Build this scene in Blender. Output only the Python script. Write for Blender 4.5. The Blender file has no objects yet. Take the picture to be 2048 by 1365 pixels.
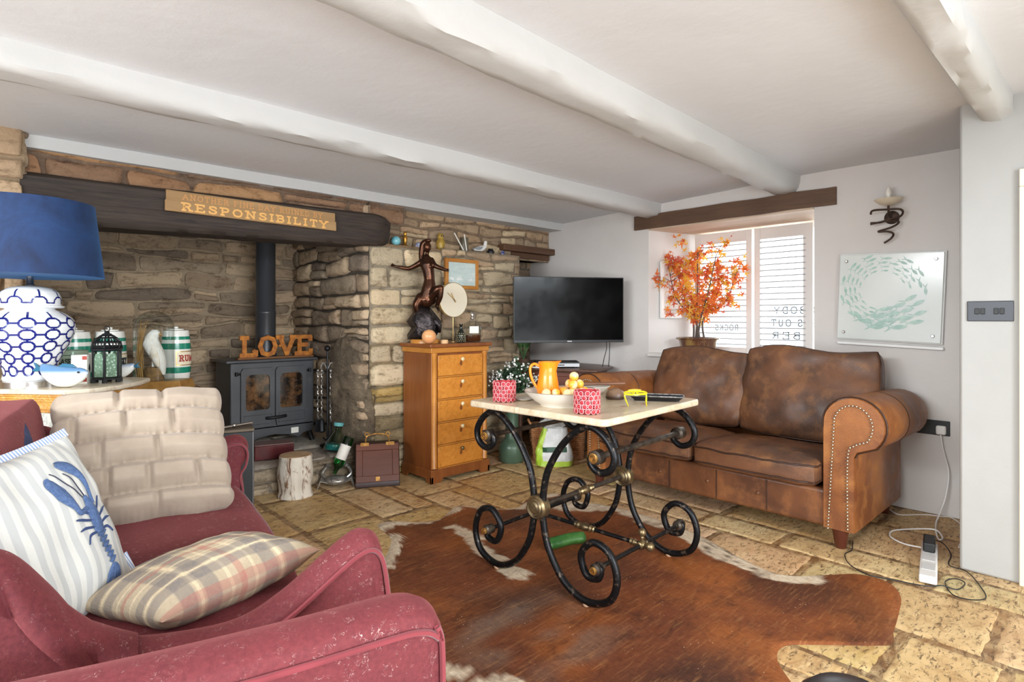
import bpy, bmesh, math, random
from mathutils import Vector, Matrix, noise, Euler
random.seed(7)
R = math.radians
pi = math.pi
SC = bpy.context.scene
COL = SC.collection

# ------------------------------------------------------------------ camera
PHI = math.atan((2245 - 1024) / 1150.0)          # room x axis lies this far right of the view axis
FW = Vector((math.cos(PHI), math.sin(PHI), 0))
cam_d = bpy.data.cameras.new('camera')
cam = bpy.data.objects.new('camera', cam_d)
COL.objects.link(cam)
cam_d.sensor_width = 36.0
cam_d.lens = 36.0 * 1150 / 2048
cam_d.shift_y = -(682.5 - 637) / 2048
cam_d.clip_start = 0.05
cam.location = (0, 0, 1.2)
cam.rotation_euler = (R(90), 0, PHI - R(90))
SC.camera = cam

# ------------------------------------------------------------------ light and exposure
SC.view_settings.view_transform = 'Standard'
SC.view_settings.look = 'None'
SC.view_settings.gamma = 1.0
SC.view_settings.use_curve_mapping = False
SC.view_settings.exposure = 0.42
SC.cycles.adaptive_threshold = 0.02
SC.cycles.max_bounces = 8
SC.cycles.diffuse_bounces = 4
SC.cycles.glossy_bounces = 3
SC.cycles.transmission_bounces = 6
SC.cycles.transparent_max_bounces = 8
SC.cycles.caustics_reflective = False
SC.cycles.caustics_refractive = False
W = bpy.data.worlds.new('sky')
SC.world = W
W.use_nodes = True
W.node_tree.nodes['Background'].inputs[0].default_value = (0.93, 0.97, 1.0, 1)
W.node_tree.nodes['Background'].inputs[1].default_value = 2.4


def area(name, loc, target, sx, sy, power, col=(1, 1, 1)):
    d = bpy.data.lights.new(name, 'AREA')
    d.shape = 'RECTANGLE'
    d.size, d.size_y, d.energy, d.color = sx, sy, power, col
    o = bpy.data.objects.new(name, d)
    COL.objects.link(o)
    o.location = loc
    o.rotation_euler = (Vector(target) - Vector(loc)).to_track_quat('-Z', 'Y').to_euler()
    return o


area('fill_rear_high', (.4, -3.8, 2.3), (1.5, 3.0, .7), 3.6, .5, 205, (0.89, 0.955, 1.0))  # added fill lamp, high behind the camera, brightens objects more than beams
area('fill_rear_low', (.9, -3.8, .2), (1.5, 3.0, 2.8), 4.2, 1.2, 115, (0.90, 0.96, 1.0))  # added fill lamp, low and aimed up to brighten the ceiling
area('fill_left_high', (-3.8, 1.2, 2.3), (3.0, 2.6, .7), 3.0, .5, 185, (0.92, 0.97, 1.0))  # added fill lamp from the left, brightens the window wall
area('fill_left_low', (-3.8, 0.9, .2), (3.0, 1.8, 2.8), 3.8, 1.2, 62, (0.90, 0.96, 1.0))  # added low fill lamp on the left, lifts the ceiling
area('daylight_far_window', (5.3, 2.15, 1.45), (2.5, 2.2, 0.9), 0.95, 0.95, 24, (0.95, 0.98, 1.0))

# ------------------------------------------------------------------ node materials
def lin(c):
    f = lambda v: v / 12.92 if v <= 0.04045 else ((v + 0.055) / 1.055) ** 2.4
    return tuple(f(x / 255.0) for x in c[:3]) + (1,)


class NT:
    def __init__(s, name, rough=0.5, metal=0.0, **kw):
        s.m = bpy.data.materials.new(name)
        s.m.use_nodes = True
        s.t = s.m.node_tree
        s.b = s.t.nodes['Principled BSDF']
        s.b.inputs['Roughness'].default_value = rough
        s.b.inputs['Metallic'].default_value = metal
        for k, v in kw.items():
            s.b.inputs[k.replace('_', ' ')].default_value = v
        s._c = None

    def n(s, typ, **kw):
        nd = s.t.nodes.new('ShaderNode' + typ)
        for k, v in kw.items():
            setattr(nd, k, v)
        return nd

    def link(s, a, b):
        s.t.links.new(a, b)

    def put(s, sock, v):
        if isinstance(v, bpy.types.NodeSocket):
            s.link(v, sock)
        elif v is not None:
            if isinstance(v, tuple) and len(v) == 3 and sock.type == 'RGBA':
                v = lin(v)
            sock.default_value = v

    def coord(s, scale=(1, 1, 1), rot=(0, 0, 0), gen='Object', loc=(0, 0, 0)):
        tc = s.n('TexCoord')
        mp = s.n('Mapping')
        s.link(tc.outputs[gen], mp.inputs[0])
        mp.inputs['Location'].default_value = loc
        mp.inputs['Rotation'].default_value = rot
        mp.inputs['Scale'].default_value = scale
        return mp.outputs[0]

    def noise(s, vec=None, scale=5, detail=4, rough=0.55, dist=0.0):
        nd = s.n('TexNoise')
        s.put(nd.inputs['Vector'], vec if vec is not None else s.coord())
        nd.inputs['Scale'].default_value = scale
        nd.inputs['Detail'].default_value = detail
        nd.inputs['Roughness'].default_value = rough
        nd.inputs['Distortion'].default_value = dist
        return nd.outputs[0]

    def vor(s, vec=None, scale=5, feature='F1', out=0, rnd=1.0):
        nd = s.n('TexVoronoi', feature=feature)
        s.put(nd.inputs['Vector'], vec if vec is not None else s.coord())
        nd.inputs['Scale'].default_value = scale
        nd.inputs['Randomness'].default_value = rnd
        return nd.outputs[out]

    def math(s, op, a, b=None, clamp=False):
        nd = s.n('Math', operation=op, use_clamp=clamp)
        s.put(nd.inputs[0], a)
        s.put(nd.inputs[1], b)
        return nd.outputs[0]

    def ramp(s, fac, lo, hi, a=0.0, b=1.0):
        nd = s.n('MapRange')
        s.put(nd.inputs[0], fac)
        for i, v in enumerate((lo, hi, a, b)):
            nd.inputs[i + 1].default_value = v
        return nd.outputs[0]

    def mix(s, fac, a, b, mode='MIX'):
        nd = s.n('Mix', data_type='RGBA', blend_type=mode)
        s.put(nd.inputs[0], fac)
        s.put(nd.inputs[6], a)
        s.put(nd.inputs[7], b)
        return nd.outputs[2]

    def sep(s, vec):
        nd = s.n('SeparateXYZ')
        s.link(vec, nd.inputs[0])
        return nd.outputs

    def attr(s, name='Col'):
        nd = s.n('Attribute', attribute_name=name)
        return nd.outputs[0]

    def bump(s, h, strength=0.3, dist=0.01):
        nd = s.n('Bump')
        nd.inputs['Strength'].default_value = strength
        nd.inputs['Distance'].default_value = dist
        s.put(nd.inputs['Height'], h)
        s.link(nd.outputs[0], s.b.inputs['Normal'])

    def color(s, v):
        s.put(s.b.inputs['Base Color'], v)
        return s

    def set(s, k, v):
        s.put(s.b.inputs[k], v)
        return s


def simple(name, c, rough=0.5, metal=0.0, c2=None, vs=6, bump=0, bs=60, bd=0.004, **kw):
    n = NT(name, rough, metal, **kw)
    if c2:
        n.color(n.mix(n.ramp(n.noise(scale=vs, detail=5), 0.35, 0.65), c, c2))
    else:
        n.color(c)
    if bump:
        n.bump(n.noise(scale=bs, detail=4), bump, bd)
    return n.m


def wood(name, c1, c2, axis=0, scale=6, rough=0.45, stretch=12, bump=0.15, **kw):
    n = NT(name, rough, **kw)
    sc = [stretch, stretch, stretch]
    sc[axis] = 1.0
    v = n.coord(tuple(sc))
    g = n.noise(v, scale * 0.5, 6, 0.65, 0.6)
    g2 = n.noise(None, 3, 2)
    n.color(n.mix(n.ramp(n.math('ADD', g, n.math('MULTIPLY', g2, 0.4)), 0.45, 0.95), c1, c2))
    n.bump(g, bump, 0.004)
    return n.m


def glass(name, c=(255, 255, 255), rough=0.0, ior=1.45):
    n = NT(name, rough)
    n.color(c)
    n.b.inputs['Transmission Weight'].default_value = 1.0
    n.b.inputs['IOR'].default_value = ior
    return n.m


def thin_glass(name, c=(255, 255, 255), refl=0.1):
    """a window or dome pane: mostly clear, with a weak mirror reflection"""
    m = bpy.data.materials.new(name)
    m.use_nodes = True
    t = m.node_tree
    for x in list(t.nodes):
        if x.type != 'OUTPUT_MATERIAL':
            t.nodes.remove(x)
    out = [x for x in t.nodes if x.type == 'OUTPUT_MATERIAL'][0]
    tr = t.nodes.new('ShaderNodeBsdfTransparent')
    tr.inputs[0].default_value = lin(c)
    gl = t.nodes.new('ShaderNodeBsdfGlossy')
    gl.inputs['Roughness'].default_value = 0.03
    lw = t.nodes.new('ShaderNodeLayerWeight')
    lw.inputs[0].default_value = refl
    mx = t.nodes.new('ShaderNodeMixShader')
    t.links.new(lw.outputs['Facing'], mx.inputs[0])
    t.links.new(tr.outputs[0], mx.inputs[1])
    t.links.new(gl.outputs[0], mx.inputs[2])
    t.links.new(mx.outputs[0], out.inputs[0])
    return m


# ------------------------------------------------------------------ mesh helpers
class G:
    """collects shapes; build() links them as ONE mesh object"""
    def __init__(s):
        s.v, s.f, s.mi, s.c = [], [], [], []
        s.cur = 0
        s.col = None

    def add(s, vs, fs):
        o = len(s.v)
        s.v += [tuple(p) for p in vs]
        s.c += [s.col or (1, 1, 1, 1)] * len(vs)
        for f in fs:
            s.f.append(tuple(i + o for i in f))
            s.mi.append(s.cur)
        return s

    def box(s, c, d, rot=None, taper=1.0):
        x, y, z = d[0] / 2, d[1] / 2, d[2] / 2
        vs = []
        for k in (-1, 1):
            t = taper if k > 0 else 1.0
            for i, j in ((-1, -1), (1, -1), (1, 1), (-1, 1)):
                vs.append(Vector((i * x * t, j * y * t, k * z)))
        if rot:
            m = Euler(rot).to_matrix()
            vs = [m @ p for p in vs]
        c = Vector(c)
        return s.add([p + c for p in vs], [(3, 2, 1, 0), (4, 5, 6, 7), (0, 1, 5, 4), (1, 2, 6, 5), (2, 3, 7, 6), (3, 0, 4, 7)])

    def b2(s, a, b):
        return s.box([(p + q) / 2 for p, q in zip(a, b)], [abs(q - p) for p, q in zip(a, b)])

    def lathe(s, prof, c=(0, 0, 0), seg=32, m=None, sx=1.0, sy=1.0):
        vs, fs = [], []
        n = len(prof)
        for r, z in prof:
            for k in range(seg):
                a = 2 * pi * k / seg
                vs.append(Vector((r * math.cos(a) * sx, r * math.sin(a) * sy, z)))
        for i in range(n - 1):
            for k in range(seg):
                k2 = (k + 1) % seg
                fs.append((i * seg + k, i * seg + k2, (i + 1) * seg + k2, (i + 1) * seg + k))
        closed = prof[0] == prof[-1]
        if prof[0][0] > 1e-5 and not closed:
            fs.append(tuple(reversed(range(seg))))
        if prof[-1][0] > 1e-5 and not closed:
            fs.append(tuple((n - 1) * seg + k for k in range(seg)))
        if m:
            vs = [m @ p for p in vs]
        c = Vector(c)
        return s.add([p + c for p in vs], fs)

    def tube(s, pts, r, seg=10, closed=False, cap=True):
        pts = [Vector(p) for p in pts]
        n = len(pts)
        rr = r if isinstance(r, (list, tuple)) else [r] * n
        vs, fs = [], []
        up = None
        for i, p in enumerate(pts):
            a = pts[(i - 1) % n] if (closed or i > 0) else p
            b = pts[(i + 1) % n] if (closed or i < n - 1) else p
            t = (b - a)
            t = t.normalized() if t.length > 1e-9 else Vector((0, 0, 1))
            if up is None:
                up = Vector((0, 0, 1)) if abs(t.z) < 0.9 else Vector((1, 0, 0))
            u = up - t * up.dot(t)
            u = u.normalized() if u.length > 1e-6 else t.orthogonal().normalized()
            up = u
            w = t.cross(u)
            for k in range(seg):
                an = 2 * pi * k / seg
                vs.append(p + (u * math.cos(an) + w * math.sin(an)) * rr[i])
        for i in range(n if closed else n - 1):
            j = (i + 1) % n
            for k in range(seg):
                k2 = (k + 1) % seg
                fs.append((i * seg + k, j * seg + k, j * seg + k2, i * seg + k2))
        if cap and not closed:
            fs.append(tuple(reversed(range(seg))))
            fs.append(tuple((n - 1) * seg + k for k in range(seg)))
        return s.add(vs, fs)

    def ell(s, c, rad, seg=20, rings=12, m=None):
        rad = rad if isinstance(rad, (list, tuple)) else (rad,) * 3
        vs, fs = [Vector((0, 0, rad[2]))], []
        for i in range(1, rings):
            t = pi * i / rings
            for k in range(seg):
                a = 2 * pi * k / seg
                vs.append(Vector((rad[0] * math.sin(t) * math.cos(a), rad[1] * math.sin(t) * math.sin(a), rad[2] * math.cos(t))))
        vs.append(Vector((0, 0, -rad[2])))
        for k in range(seg):
            fs.append((0, 1 + k, 1 + (k + 1) % seg))
            e = len(vs) - 1
            o = 1 + (rings - 2) * seg
            fs.append((e, o + (k + 1) % seg, o + k))
        for i in range(rings - 2):
            for k in range(seg):
                k2 = (k + 1) % seg
                a = 1 + i * seg
                fs.append((a + k, a + seg + k, a + seg + k2, a + k2))
        if m:
            vs = [m @ p for p in vs]
        c = Vector(c)
        return s.add([p + c for p in vs], fs)

    def prism(s, poly, depth, m=None, z0=0.0):
        """polygon in local xy, extruded along local z, then transformed by m"""
        n = len(poly)
        vs = [Vector((x, y, z0)) for x, y in poly] + [Vector((x, y, z0 + depth)) for x, y in poly]
        fs = [tuple(reversed(range(n))), tuple(range(n, 2 * n))]
        fs += [(i, (i + 1) % n, n + (i + 1) % n, n + i) for i in range(n)]
        if m:
            vs = [m @ p for p in vs]
        return s.add(vs, fs)

    def grid(s, fn, nu, nv, wrap=False):
        vs = [fn(i / nu, j / nv) for j in range(nv + 1) for i in range(nu + 1)]
        fs = []
        for j in range(nv):
            for i in range(nu):
                a = j * (nu + 1) + i
                fs.append((a, a + 1, a + nu + 2, a + nu + 1))
        return s.add(vs, fs)

    def build(s, name, mats, parent=None, smooth=40, bevel=0, bseg=2, sub=0, fix=True, weld=0, loc=None, rot=None):
        me = bpy.data.meshes.new(name)
        me.from_pydata(s.v, [], s.f)
        if not isinstance(mats, (list, tuple)):
            mats = [mats]
        for m in mats:
            me.materials.append(m)
        if len(mats) > 1:
            me.polygons.foreach_set('material_index', s.mi)
        if any(c != (1, 1, 1, 1) for c in s.c):
            a = me.color_attributes.new('Col', 'FLOAT_COLOR', 'POINT')
            a.data.foreach_set('color', [x for c in s.c for x in c])
        if fix:
            bm = bmesh.new()
            bm.from_mesh(me)
            if weld:
                bmesh.ops.remove_doubles(bm, verts=bm.verts, dist=weld)
            bmesh.ops.recalc_face_normals(bm, faces=bm.faces)
            bm.to_mesh(me)
            bm.free()
        if smooth:
            me.shade_smooth()
            if smooth < 180:
                me.set_sharp_from_angle(angle=R(smooth))
        o = bpy.data.objects.new(name, me)
        COL.objects.link(o)
        if parent:
            o.parent = parent
        if loc:
            o.location = loc
        if rot:
            o.rotation_euler = rot
        if bevel:
            b = o.modifiers.new('bevel', 'BEVEL')
            b.width, b.segments, b.limit_method, b.angle_limit = bevel, bseg, 'ANGLE', R(35)
        if sub:
            q = o.modifiers.new('sub', 'SUBSURF')
            q.levels = q.render_levels = sub
        return o


def thing(name, label, cat, loc=(0, 0, 0), rz=0.0, group=None, rot=None):
    o = bpy.data.objects.new(name, None)
    o.empty_display_size = 0.05
    COL.objects.link(o)
    o.location = loc
    o.rotation_euler = rot or (0, 0, rz)
    return tag(o, label, cat, group)


def tag(o, label, cat, group=None):
    o['label'] = label
    o['category'] = cat
    if group:
        o['group'] = group
    return o


def struct(o, label=None):
    o['kind'] = 'structure'
    if label:
        o['label'] = label
    return o


def dup(root, label=None, loc=None, rz=None):
    r = root.copy()
    COL.objects.link(r)
    for ch in list(root.children):
        c = ch.copy()
        COL.objects.link(c)
        c.parent = r
        for g in ch.children:
            d = g.copy()
            COL.objects.link(d)
            d.parent = c
    if label:
        r['label'] = label
    if loc is not None:
        r.location = loc
    if rz is not None:
        r.rotation_euler = (0, 0, rz)
    return r


def lerp(a, b, t):
    return a + (b - a) * t


def spline(pts, n=8, closed=False):
    """Catmull-Rom through points"""
    P = [Vector(p) for p in pts]
    N = len(P)
    out = []
    for i in range(N if closed else N - 1):
        p0 = P[(i - 1) % N] if closed or i > 0 else P[i]
        p1 = P[i]
        p2 = P[(i + 1) % N]
        p3 = P[(i + 2) % N] if closed or i + 2 < N else p2
        for k in range(n):
            t = k / n
            out.append(0.5 * ((2 * p1) + (p2 - p0) * t + (2 * p0 - 5 * p1 + 4 * p2 - p3) * t * t + (3 * p1 - p0 - 3 * p2 + p3) * t ** 3))
    if not closed:
        out.append(P[-1].copy())
    return out


def resample(P, step):
    out, acc = [P[0].copy()], 0.0
    for a, b in zip(P[:-1], P[1:]):
        L = (b - a).length
        while acc + L >= step:
            t = (step - acc) / L
            a = a + (b - a) * t
            out.append(a.copy())
            L = (b - a).length
            acc = 0.0
            if L < 1e-9:
                break
        acc += L
    return out


def nz(x, y, z, s=1.0):
    return noise.noise(Vector((x * s, y * s, z * s)))


def rot_m(axis, deg):
    return Matrix.Rotation(R(deg), 4, axis)


# slab-serif stroke letters: straight strokes and arcs in a box 0..w x 0..1
LET = {
    'A': (0.9, [[(0.08, 0), (0.45, 1)], [(0.45, 1), (0.82, 0)], [(0.22, .36), (0.68, .36)]], [(0.08, 0), (0.82, 0)]),
    'B': (0.75, [[(.15, 0), (.15, 1)], 'arc', [(.15, 1), (.45, 1), (.6, .9), (.62, .75), (.55, .58), (.15, .53)], [(.45, .53), (.62, .45), (.67, .27), (.6, .08), (.42, 0), (.15, 0)]], [(.12, 0), (.12, 1)]),
    'D': (0.8, [[(.15, 0), (.15, 1)], [(.15, 1), (.42, 1), (.62, .85), (.7, .5), (.62, .15), (.42, 0), (.15, 0)]], [(.12, 0), (.12, 1)]),
    'E': (0.75, [[(.15, 0), (.15, 1)], [(.1, 1), (.66, 1), (.66, .82)], [(.15, .52), (.5, .52)], [(.1, 0), (.68, 0), (.68, .2)]], [(.12, 0), (.12, 1)]),
    'F': (0.7, [[(.15, 0), (.15, 1)], [(.1, 1), (.64, 1), (.64, .82)], [(.15, .52), (.48, .52)]], [(.15, 0), (.12, 1)]),
    'H': (0.85, [[(.17, 0), (.17, 1)], [(.68, 0), (.68, 1)], [(.17, .52), (.68, .52)]], [(.17, 0), (.17, 1), (.68, 0), (.68, 1)]),
    'I': (0.4, [[(.2, 0), (.2, 1)]], [(.2, 0), (.2, 1)]),
    'L': (0.72, [[(.17, 0), (.17, 1)], [(.1, 0), (.64, 0), (.64, .22)]], [(.17, 0), (.17, 1)]),
    'N': (0.9, [[(.17, 0), (.17, 1)], [(.17, 1), (.73, 0)], [(.73, 0), (.73, 1)]], [(.17, 0), (.12, 1), (.73, 1)]),
    'O': (0.9, [[(.45, 1), (.7, .9), (.82, .5), (.7, .1), (.45, 0), (.2, .1), (.08, .5), (.2, .9), (.45, 1)]], []),
    'P': (0.75, [[(.17, 0), (.17, 1)], [(.17, 1), (.45, 1), (.64, .9), (.67, .72), (.6, .53), (.42, .46), (.17, .46)]], [(.17, 0), (.12, 1)]),
    'R': (0.82, [[(.17, 0), (.17, 1)], [(.17, 1), (.45, 1), (.62, .9), (.65, .74), (.57, .57), (.17, .5)], [(.42, .52), (.68, 0)]], [(.17, 0), (.12, 1), (.7, 0)]),
    'S': (0.75, [[(.65, .75), (.6, .93), (.38, 1), (.16, .92), (.13, .72), (.3, .56), (.52, .46), (.66, .28), (.6, .08), (.38, 0), (.15, .07), (.1, .26)]], []),
    'T': (0.78, [[(.39, 0), (.39, 1)], [(.08, .8), (.08, 1), (.7, 1), (.7, .8)]], [(.39, 0)]),
    'U': (0.85, [[(.17, 1), (.17, .3), (.28, .05), (.43, 0), (.58, .05), (.68, .3), (.68, 1)]], [(.17, 1), (.68, 1)]),
    'V': (0.88, [[(.1, 1), (.44, 0)], [(.44, 0), (.78, 1)]], [(.1, 1), (.78, 1)]),
    'Y': (0.82, [[(.08, 1), (.41, .48)], [(.74, 1), (.41, .48)], [(.41, .48), (.41, 0)]], [(.08, 1), (.74, 1), (.41, 0)]),
    'M': (1.0, [[(.15, 0), (.15, 1)], [(.15, 1), (.5, .2)], [(.5, .2), (.85, 1)], [(.85, 1), (.85, 0)]], [(.15, 0), (.85, 0)]),
    'C': (0.8, [[(.7, .78), (.58, .95), (.4, 1), (.18, .85), (.1, .5), (.18, .15), (.4, 0), (.6, .06), (.7, .24)]], []),
    'W': (1.15, [[(.08, 1), (.32, 0)], [(.32, 0), (.57, .9)], [(.57, .9), (.82, 0)], [(.82, 0), (1.06, 1)]], [(.08, 1), (1.06, 1)]),
    'G': (0.85, [[(.7, .78), (.58, .95), (.4, 1), (.18, .85), (.1, .5), (.18, .15), (.4, 0), (.6, .06), (.7, .2), (.7, .45), (.5, .45)]], []),
    'K': (0.85, [[(.17, 0), (.17, 1)], [(.7, 1), (.2, .45)], [(.35, .6), (.72, 0)]], [(.17, 0), (.17, 1), (.72, 0)]),
}


def letters(g, text, h, w, depth, m, th=0.16, serif=True, spacing=0.0, width=None):
    """stroke text laid along local x from 0, height h; stroke width th*h; extruded along local z"""
    tot = sum((0.4 if c == ' ' else LET[c][0]) * w for c in text) + spacing * (len(text) - 1)
    k = (width / tot) if width else 1.0
    x0 = 0.0
    for c in text:
        if c == ' ':
            x0 += (0.4 * w + spacing) * k
            continue
        cw, strokes, ser = LET[c]
        W_ = w * k
        t = th * h / 2
        segs = []
        for st in strokes:
            if st == 'arc':
                continue
            for a, b in zip(st[:-1], st[1:]):
                segs.append((a, b))
        for sx, sy in (ser if serif else []):
            segs.append(((sx - .14, sy), (sx + .14, sy)))
        for i, (a, b) in enumerate(segs):
            A = Vector((x0 + a[0] * W_, t + a[1] * (h - 2 * t), 0))
            B = Vector((x0 + b[0] * W_, t + b[1] * (h - 2 * t), 0))
            d = (B - A)
            if d.length < 1e-6:
                continue
            d.normalize()
            nn = Vector((-d.y, d.x, 0)) * t
            e = d * t * 0.6
            q = [A - e - nn, B + e - nn, B + e + nn, A - e + nn]
            g.prism([(p.x, p.y) for p in q], depth + 0.00012 * (i % 5), m)
        x0 += (cw * w + spacing) * k
    return x0

# ------------------------------------------------------------------ shared materials
def m_plaster(name, c, c2):
    n = NT(name, 0.85)
    a = n.noise(scale=1.3, detail=4)
    n.color(n.mix(n.ramp(a, 0.35, 0.7), c, c2))
    h = n.math('ADD', n.noise(scale=2.5, detail=3), n.math('MULTIPLY', n.noise(scale=26, detail=3), 0.12))
    n.bump(h, 0.35, 0.03)
    return n.m


PLASTER = m_plaster('plaster_white', (222, 217, 213), (212, 206, 202))
CEIL = m_plaster('ceiling_white', (222, 223, 226), (216, 217, 220))
BEAMW = m_plaster('beam_white_paint', (204, 204, 203), (197, 197, 195))  # same white as the ceiling, darkened to offset strong direct light


def m_stone(name):
    n = NT(name, 0.9)
    col = n.attr()
    v = n.coord((1, 1, 2.0))
    a = n.noise(v, 9, 8, 0.68, 0.3)
    b = n.noise(None, 45, 5, 0.65)
    f = n.math('ADD', n.math('MULTIPLY', a, 1.1), n.math('MULTIPLY', b, 0.5))
    dark = n.mix(1.0, col, (150, 138, 124), 'MULTIPLY')
    lite = n.mix(0.3, col, (232, 204, 168))
    c = n.mix(n.ramp(f, 0.52, 0.78), dark, col)
    c = n.mix(n.ramp(f, 0.86, 1.15), c, lite)
    n.color(c)
    n.bump(n.math('ADD', n.math('MULTIPLY', a, 1.0), n.math('MULTIPLY', b, 0.35)), 0.9, 0.03)
    return n.m


STONE = m_stone('rubble_stone')


def stones(g, org, U, V, w, h, rows, lens, pal, mortar, depth=0.03, wob=0.02, seed=1, mz=0.0):
    """a rubble-stone face: mortar bed plus individually shaped stones in wandering courses"""
    rnd = random.Random(seed)
    org, U, V = Vector(org), Vector(U).normalized(), Vector(V).normalized()
    N = U.cross(V).normalized()
    g.col = lin(mortar)
    nu, nv = max(2, int(w / 0.06)), max(2, int(h / 0.06))
    g.grid(lambda a, b: org + U * (a * w) + V * (b * h) + N * (mz + 0.006 * nz(a * w * 9, b * h * 9, seed)), nu, nv)
    ys = [0.0]
    while ys[-1] < h - rows[0] * 0.6:
        ys.append(ys[-1] + rnd.uniform(*rows))
    k = h / ys[-1]
    ys = [y * k for y in ys]
    bnd = lambda i, x: ys[i] + (wob * 1.4 * nz(x * 2.3, i * 7.1, seed) if 0 < i < len(ys) - 1 else 0)
    for i in range(len(ys) - 1):
        x = -rnd.uniform(0, lens[0])
        rh = ys[i + 1] - ys[i]
        while x < w:
            L = rnd.uniform(*lens) * rnd.choice((0.6, 1, 1, 1.4))
            x0, x1 = max(x, 0.0), min(x + L, w)
            x += L
            if x1 - x0 < 0.025:
                continue
            parts = [(0, 1)]
            if rh > 0.085 and rnd.random() < 0.22:
                q = rnd.uniform(0.35, 0.65)
                parts = [(0, q), (q, 1)]
            sl0, sl1 = rnd.uniform(-.25, .25) * rh, rnd.uniform(-.25, .25) * rh
            for lo, hi in parts:
                gap = rnd.uniform(0.004, 0.010)
                dp = depth * rnd.uniform(0.45, 1.25)
                c = rnd.choice(pal)
                j = rnd.uniform(0.82, 1.14)
                g.col = tuple(min(1, q * j) for q in lin(c)[:3]) + (1,)
                mu = max(6, min(16, int((x1 - x0) / 0.025)))
                ts = [-1, -0.96, -0.8] + [-0.8 + 1.6 * t / (mu - 2) for t in range(1, mu - 2)] + [0.8, 0.96, 1]
                ss = [-1, -0.93, -0.6, -0.2, 0.2, 0.6, 0.93, 1]
                sd = rnd.uniform(0, 90)
                tilt = rnd.uniform(-.3, .3)
                pw = rnd.uniform(3.0, 7.0)
                vs, fs = [], []
                for b in ss:
                    for a in ts:
                        # round the corners of the block
                        sq = 1.0 - 0.10 * (abs(a) ** pw) * (abs(b) ** pw)
                        aa, bb = a * sq, b * sq
                        e = max(abs(a), abs(b))
                        px = lerp(x0 + gap, x1 - gap, (aa + 1) / 2)
                        fb = lerp(lo, hi, (bb + 1) / 2)
                        y0, y1 = bnd(i, px), bnd(i + 1, px)
                        py = lerp(y0 + gap, y1 - gap, fb)
                        px += (lerp(sl0, sl1, (aa + 1) / 2)) * (fb - .5) * (0 if (x0 <= 0 and a < 0) or (x1 >= w and a > 0) else 1)
                        px += 0.007 * nz(px * 14, py * 14, sd)
                        py += 0.008 * nz(px * 9, py * 14, sd + 5)
                        px, py = min(max(px, 0), w), min(max(py, 0), h)
                        z = dp * (1 - 0.25 * e ** 4) * (1 + .3 * tilt * a)
                        z += 0.008 * nz(px * 16, py * 30, sd + 9) + 0.010 * nz(px * 5, py * 9, sd)
                        if e >= 0.999:
                            z = -0.012
                        elif e > 0.9:
                            z *= 0.72
                        vs.append(org + U * px + V * py + N * (z + mz))
                m_ = len(ts)
                for q in range(len(ss) - 1):
                    for p in range(m_ - 1):
                        a0 = q * m_ + p
                        fs.append((a0, a0 + 1, a0 + m_ + 1, a0 + m_))
                g.add(vs, fs)
    g.col = None


# ------------------------------------------------------------------ floor: limestone flags in rows
def m_flag():
    n = NT('limestone_flags', 0.6)
    col = n.attr()
    v = n.coord((1.0, 2.6, 1.0))
    a = n.noise(v, 7, 7, 0.7, 0.8)
    pits = n.noise(n.coord((14, 34, 14)), 1.7, 7, 0.76, 0.6)
    mot = n.noise(n.coord((1, 1.6, 1)), 11, 6, .7, .4)
    big = n.noise(None, 2.2, 3)
    pale = n.mix(0.55, col, (248, 222, 170))
    c = n.mix(n.ramp(a, 0.42, 0.62), col, pale)
    c = n.mix(n.ramp(big, 0.35, 0.65, 0.1, 0.5), c, (184, 132, 74))
    c = n.mix(n.ramp(mot, .48, .68, 0, .65), c, (148, 104, 60))
    c = n.mix(n.ramp(pits, 0.54, 0.62, 0.0, 0.8), c, (88, 62, 38))
    c = n.mix(n.ramp(n.noise(n.coord((5, 12, 5)), 1.3, 7, .75, 1.2), .58, .72, 0, .5), c, (150, 106, 62))
    n.color(c)
    n.bump(n.math('SUBTRACT', n.math('MULTIPLY', a, 0.4), n.ramp(pits, 0.55, 0.68)), 0.5, 0.006)
    n.set('Roughness', n.ramp(a, 0.3, 0.7, 0.42, 0.7))
    return n.m


def ceil_z(y):
    return 2.215 if y < 1.6 else lerp(2.215, 2.14, min(1, (y - 1.6) / 2.3))


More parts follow.
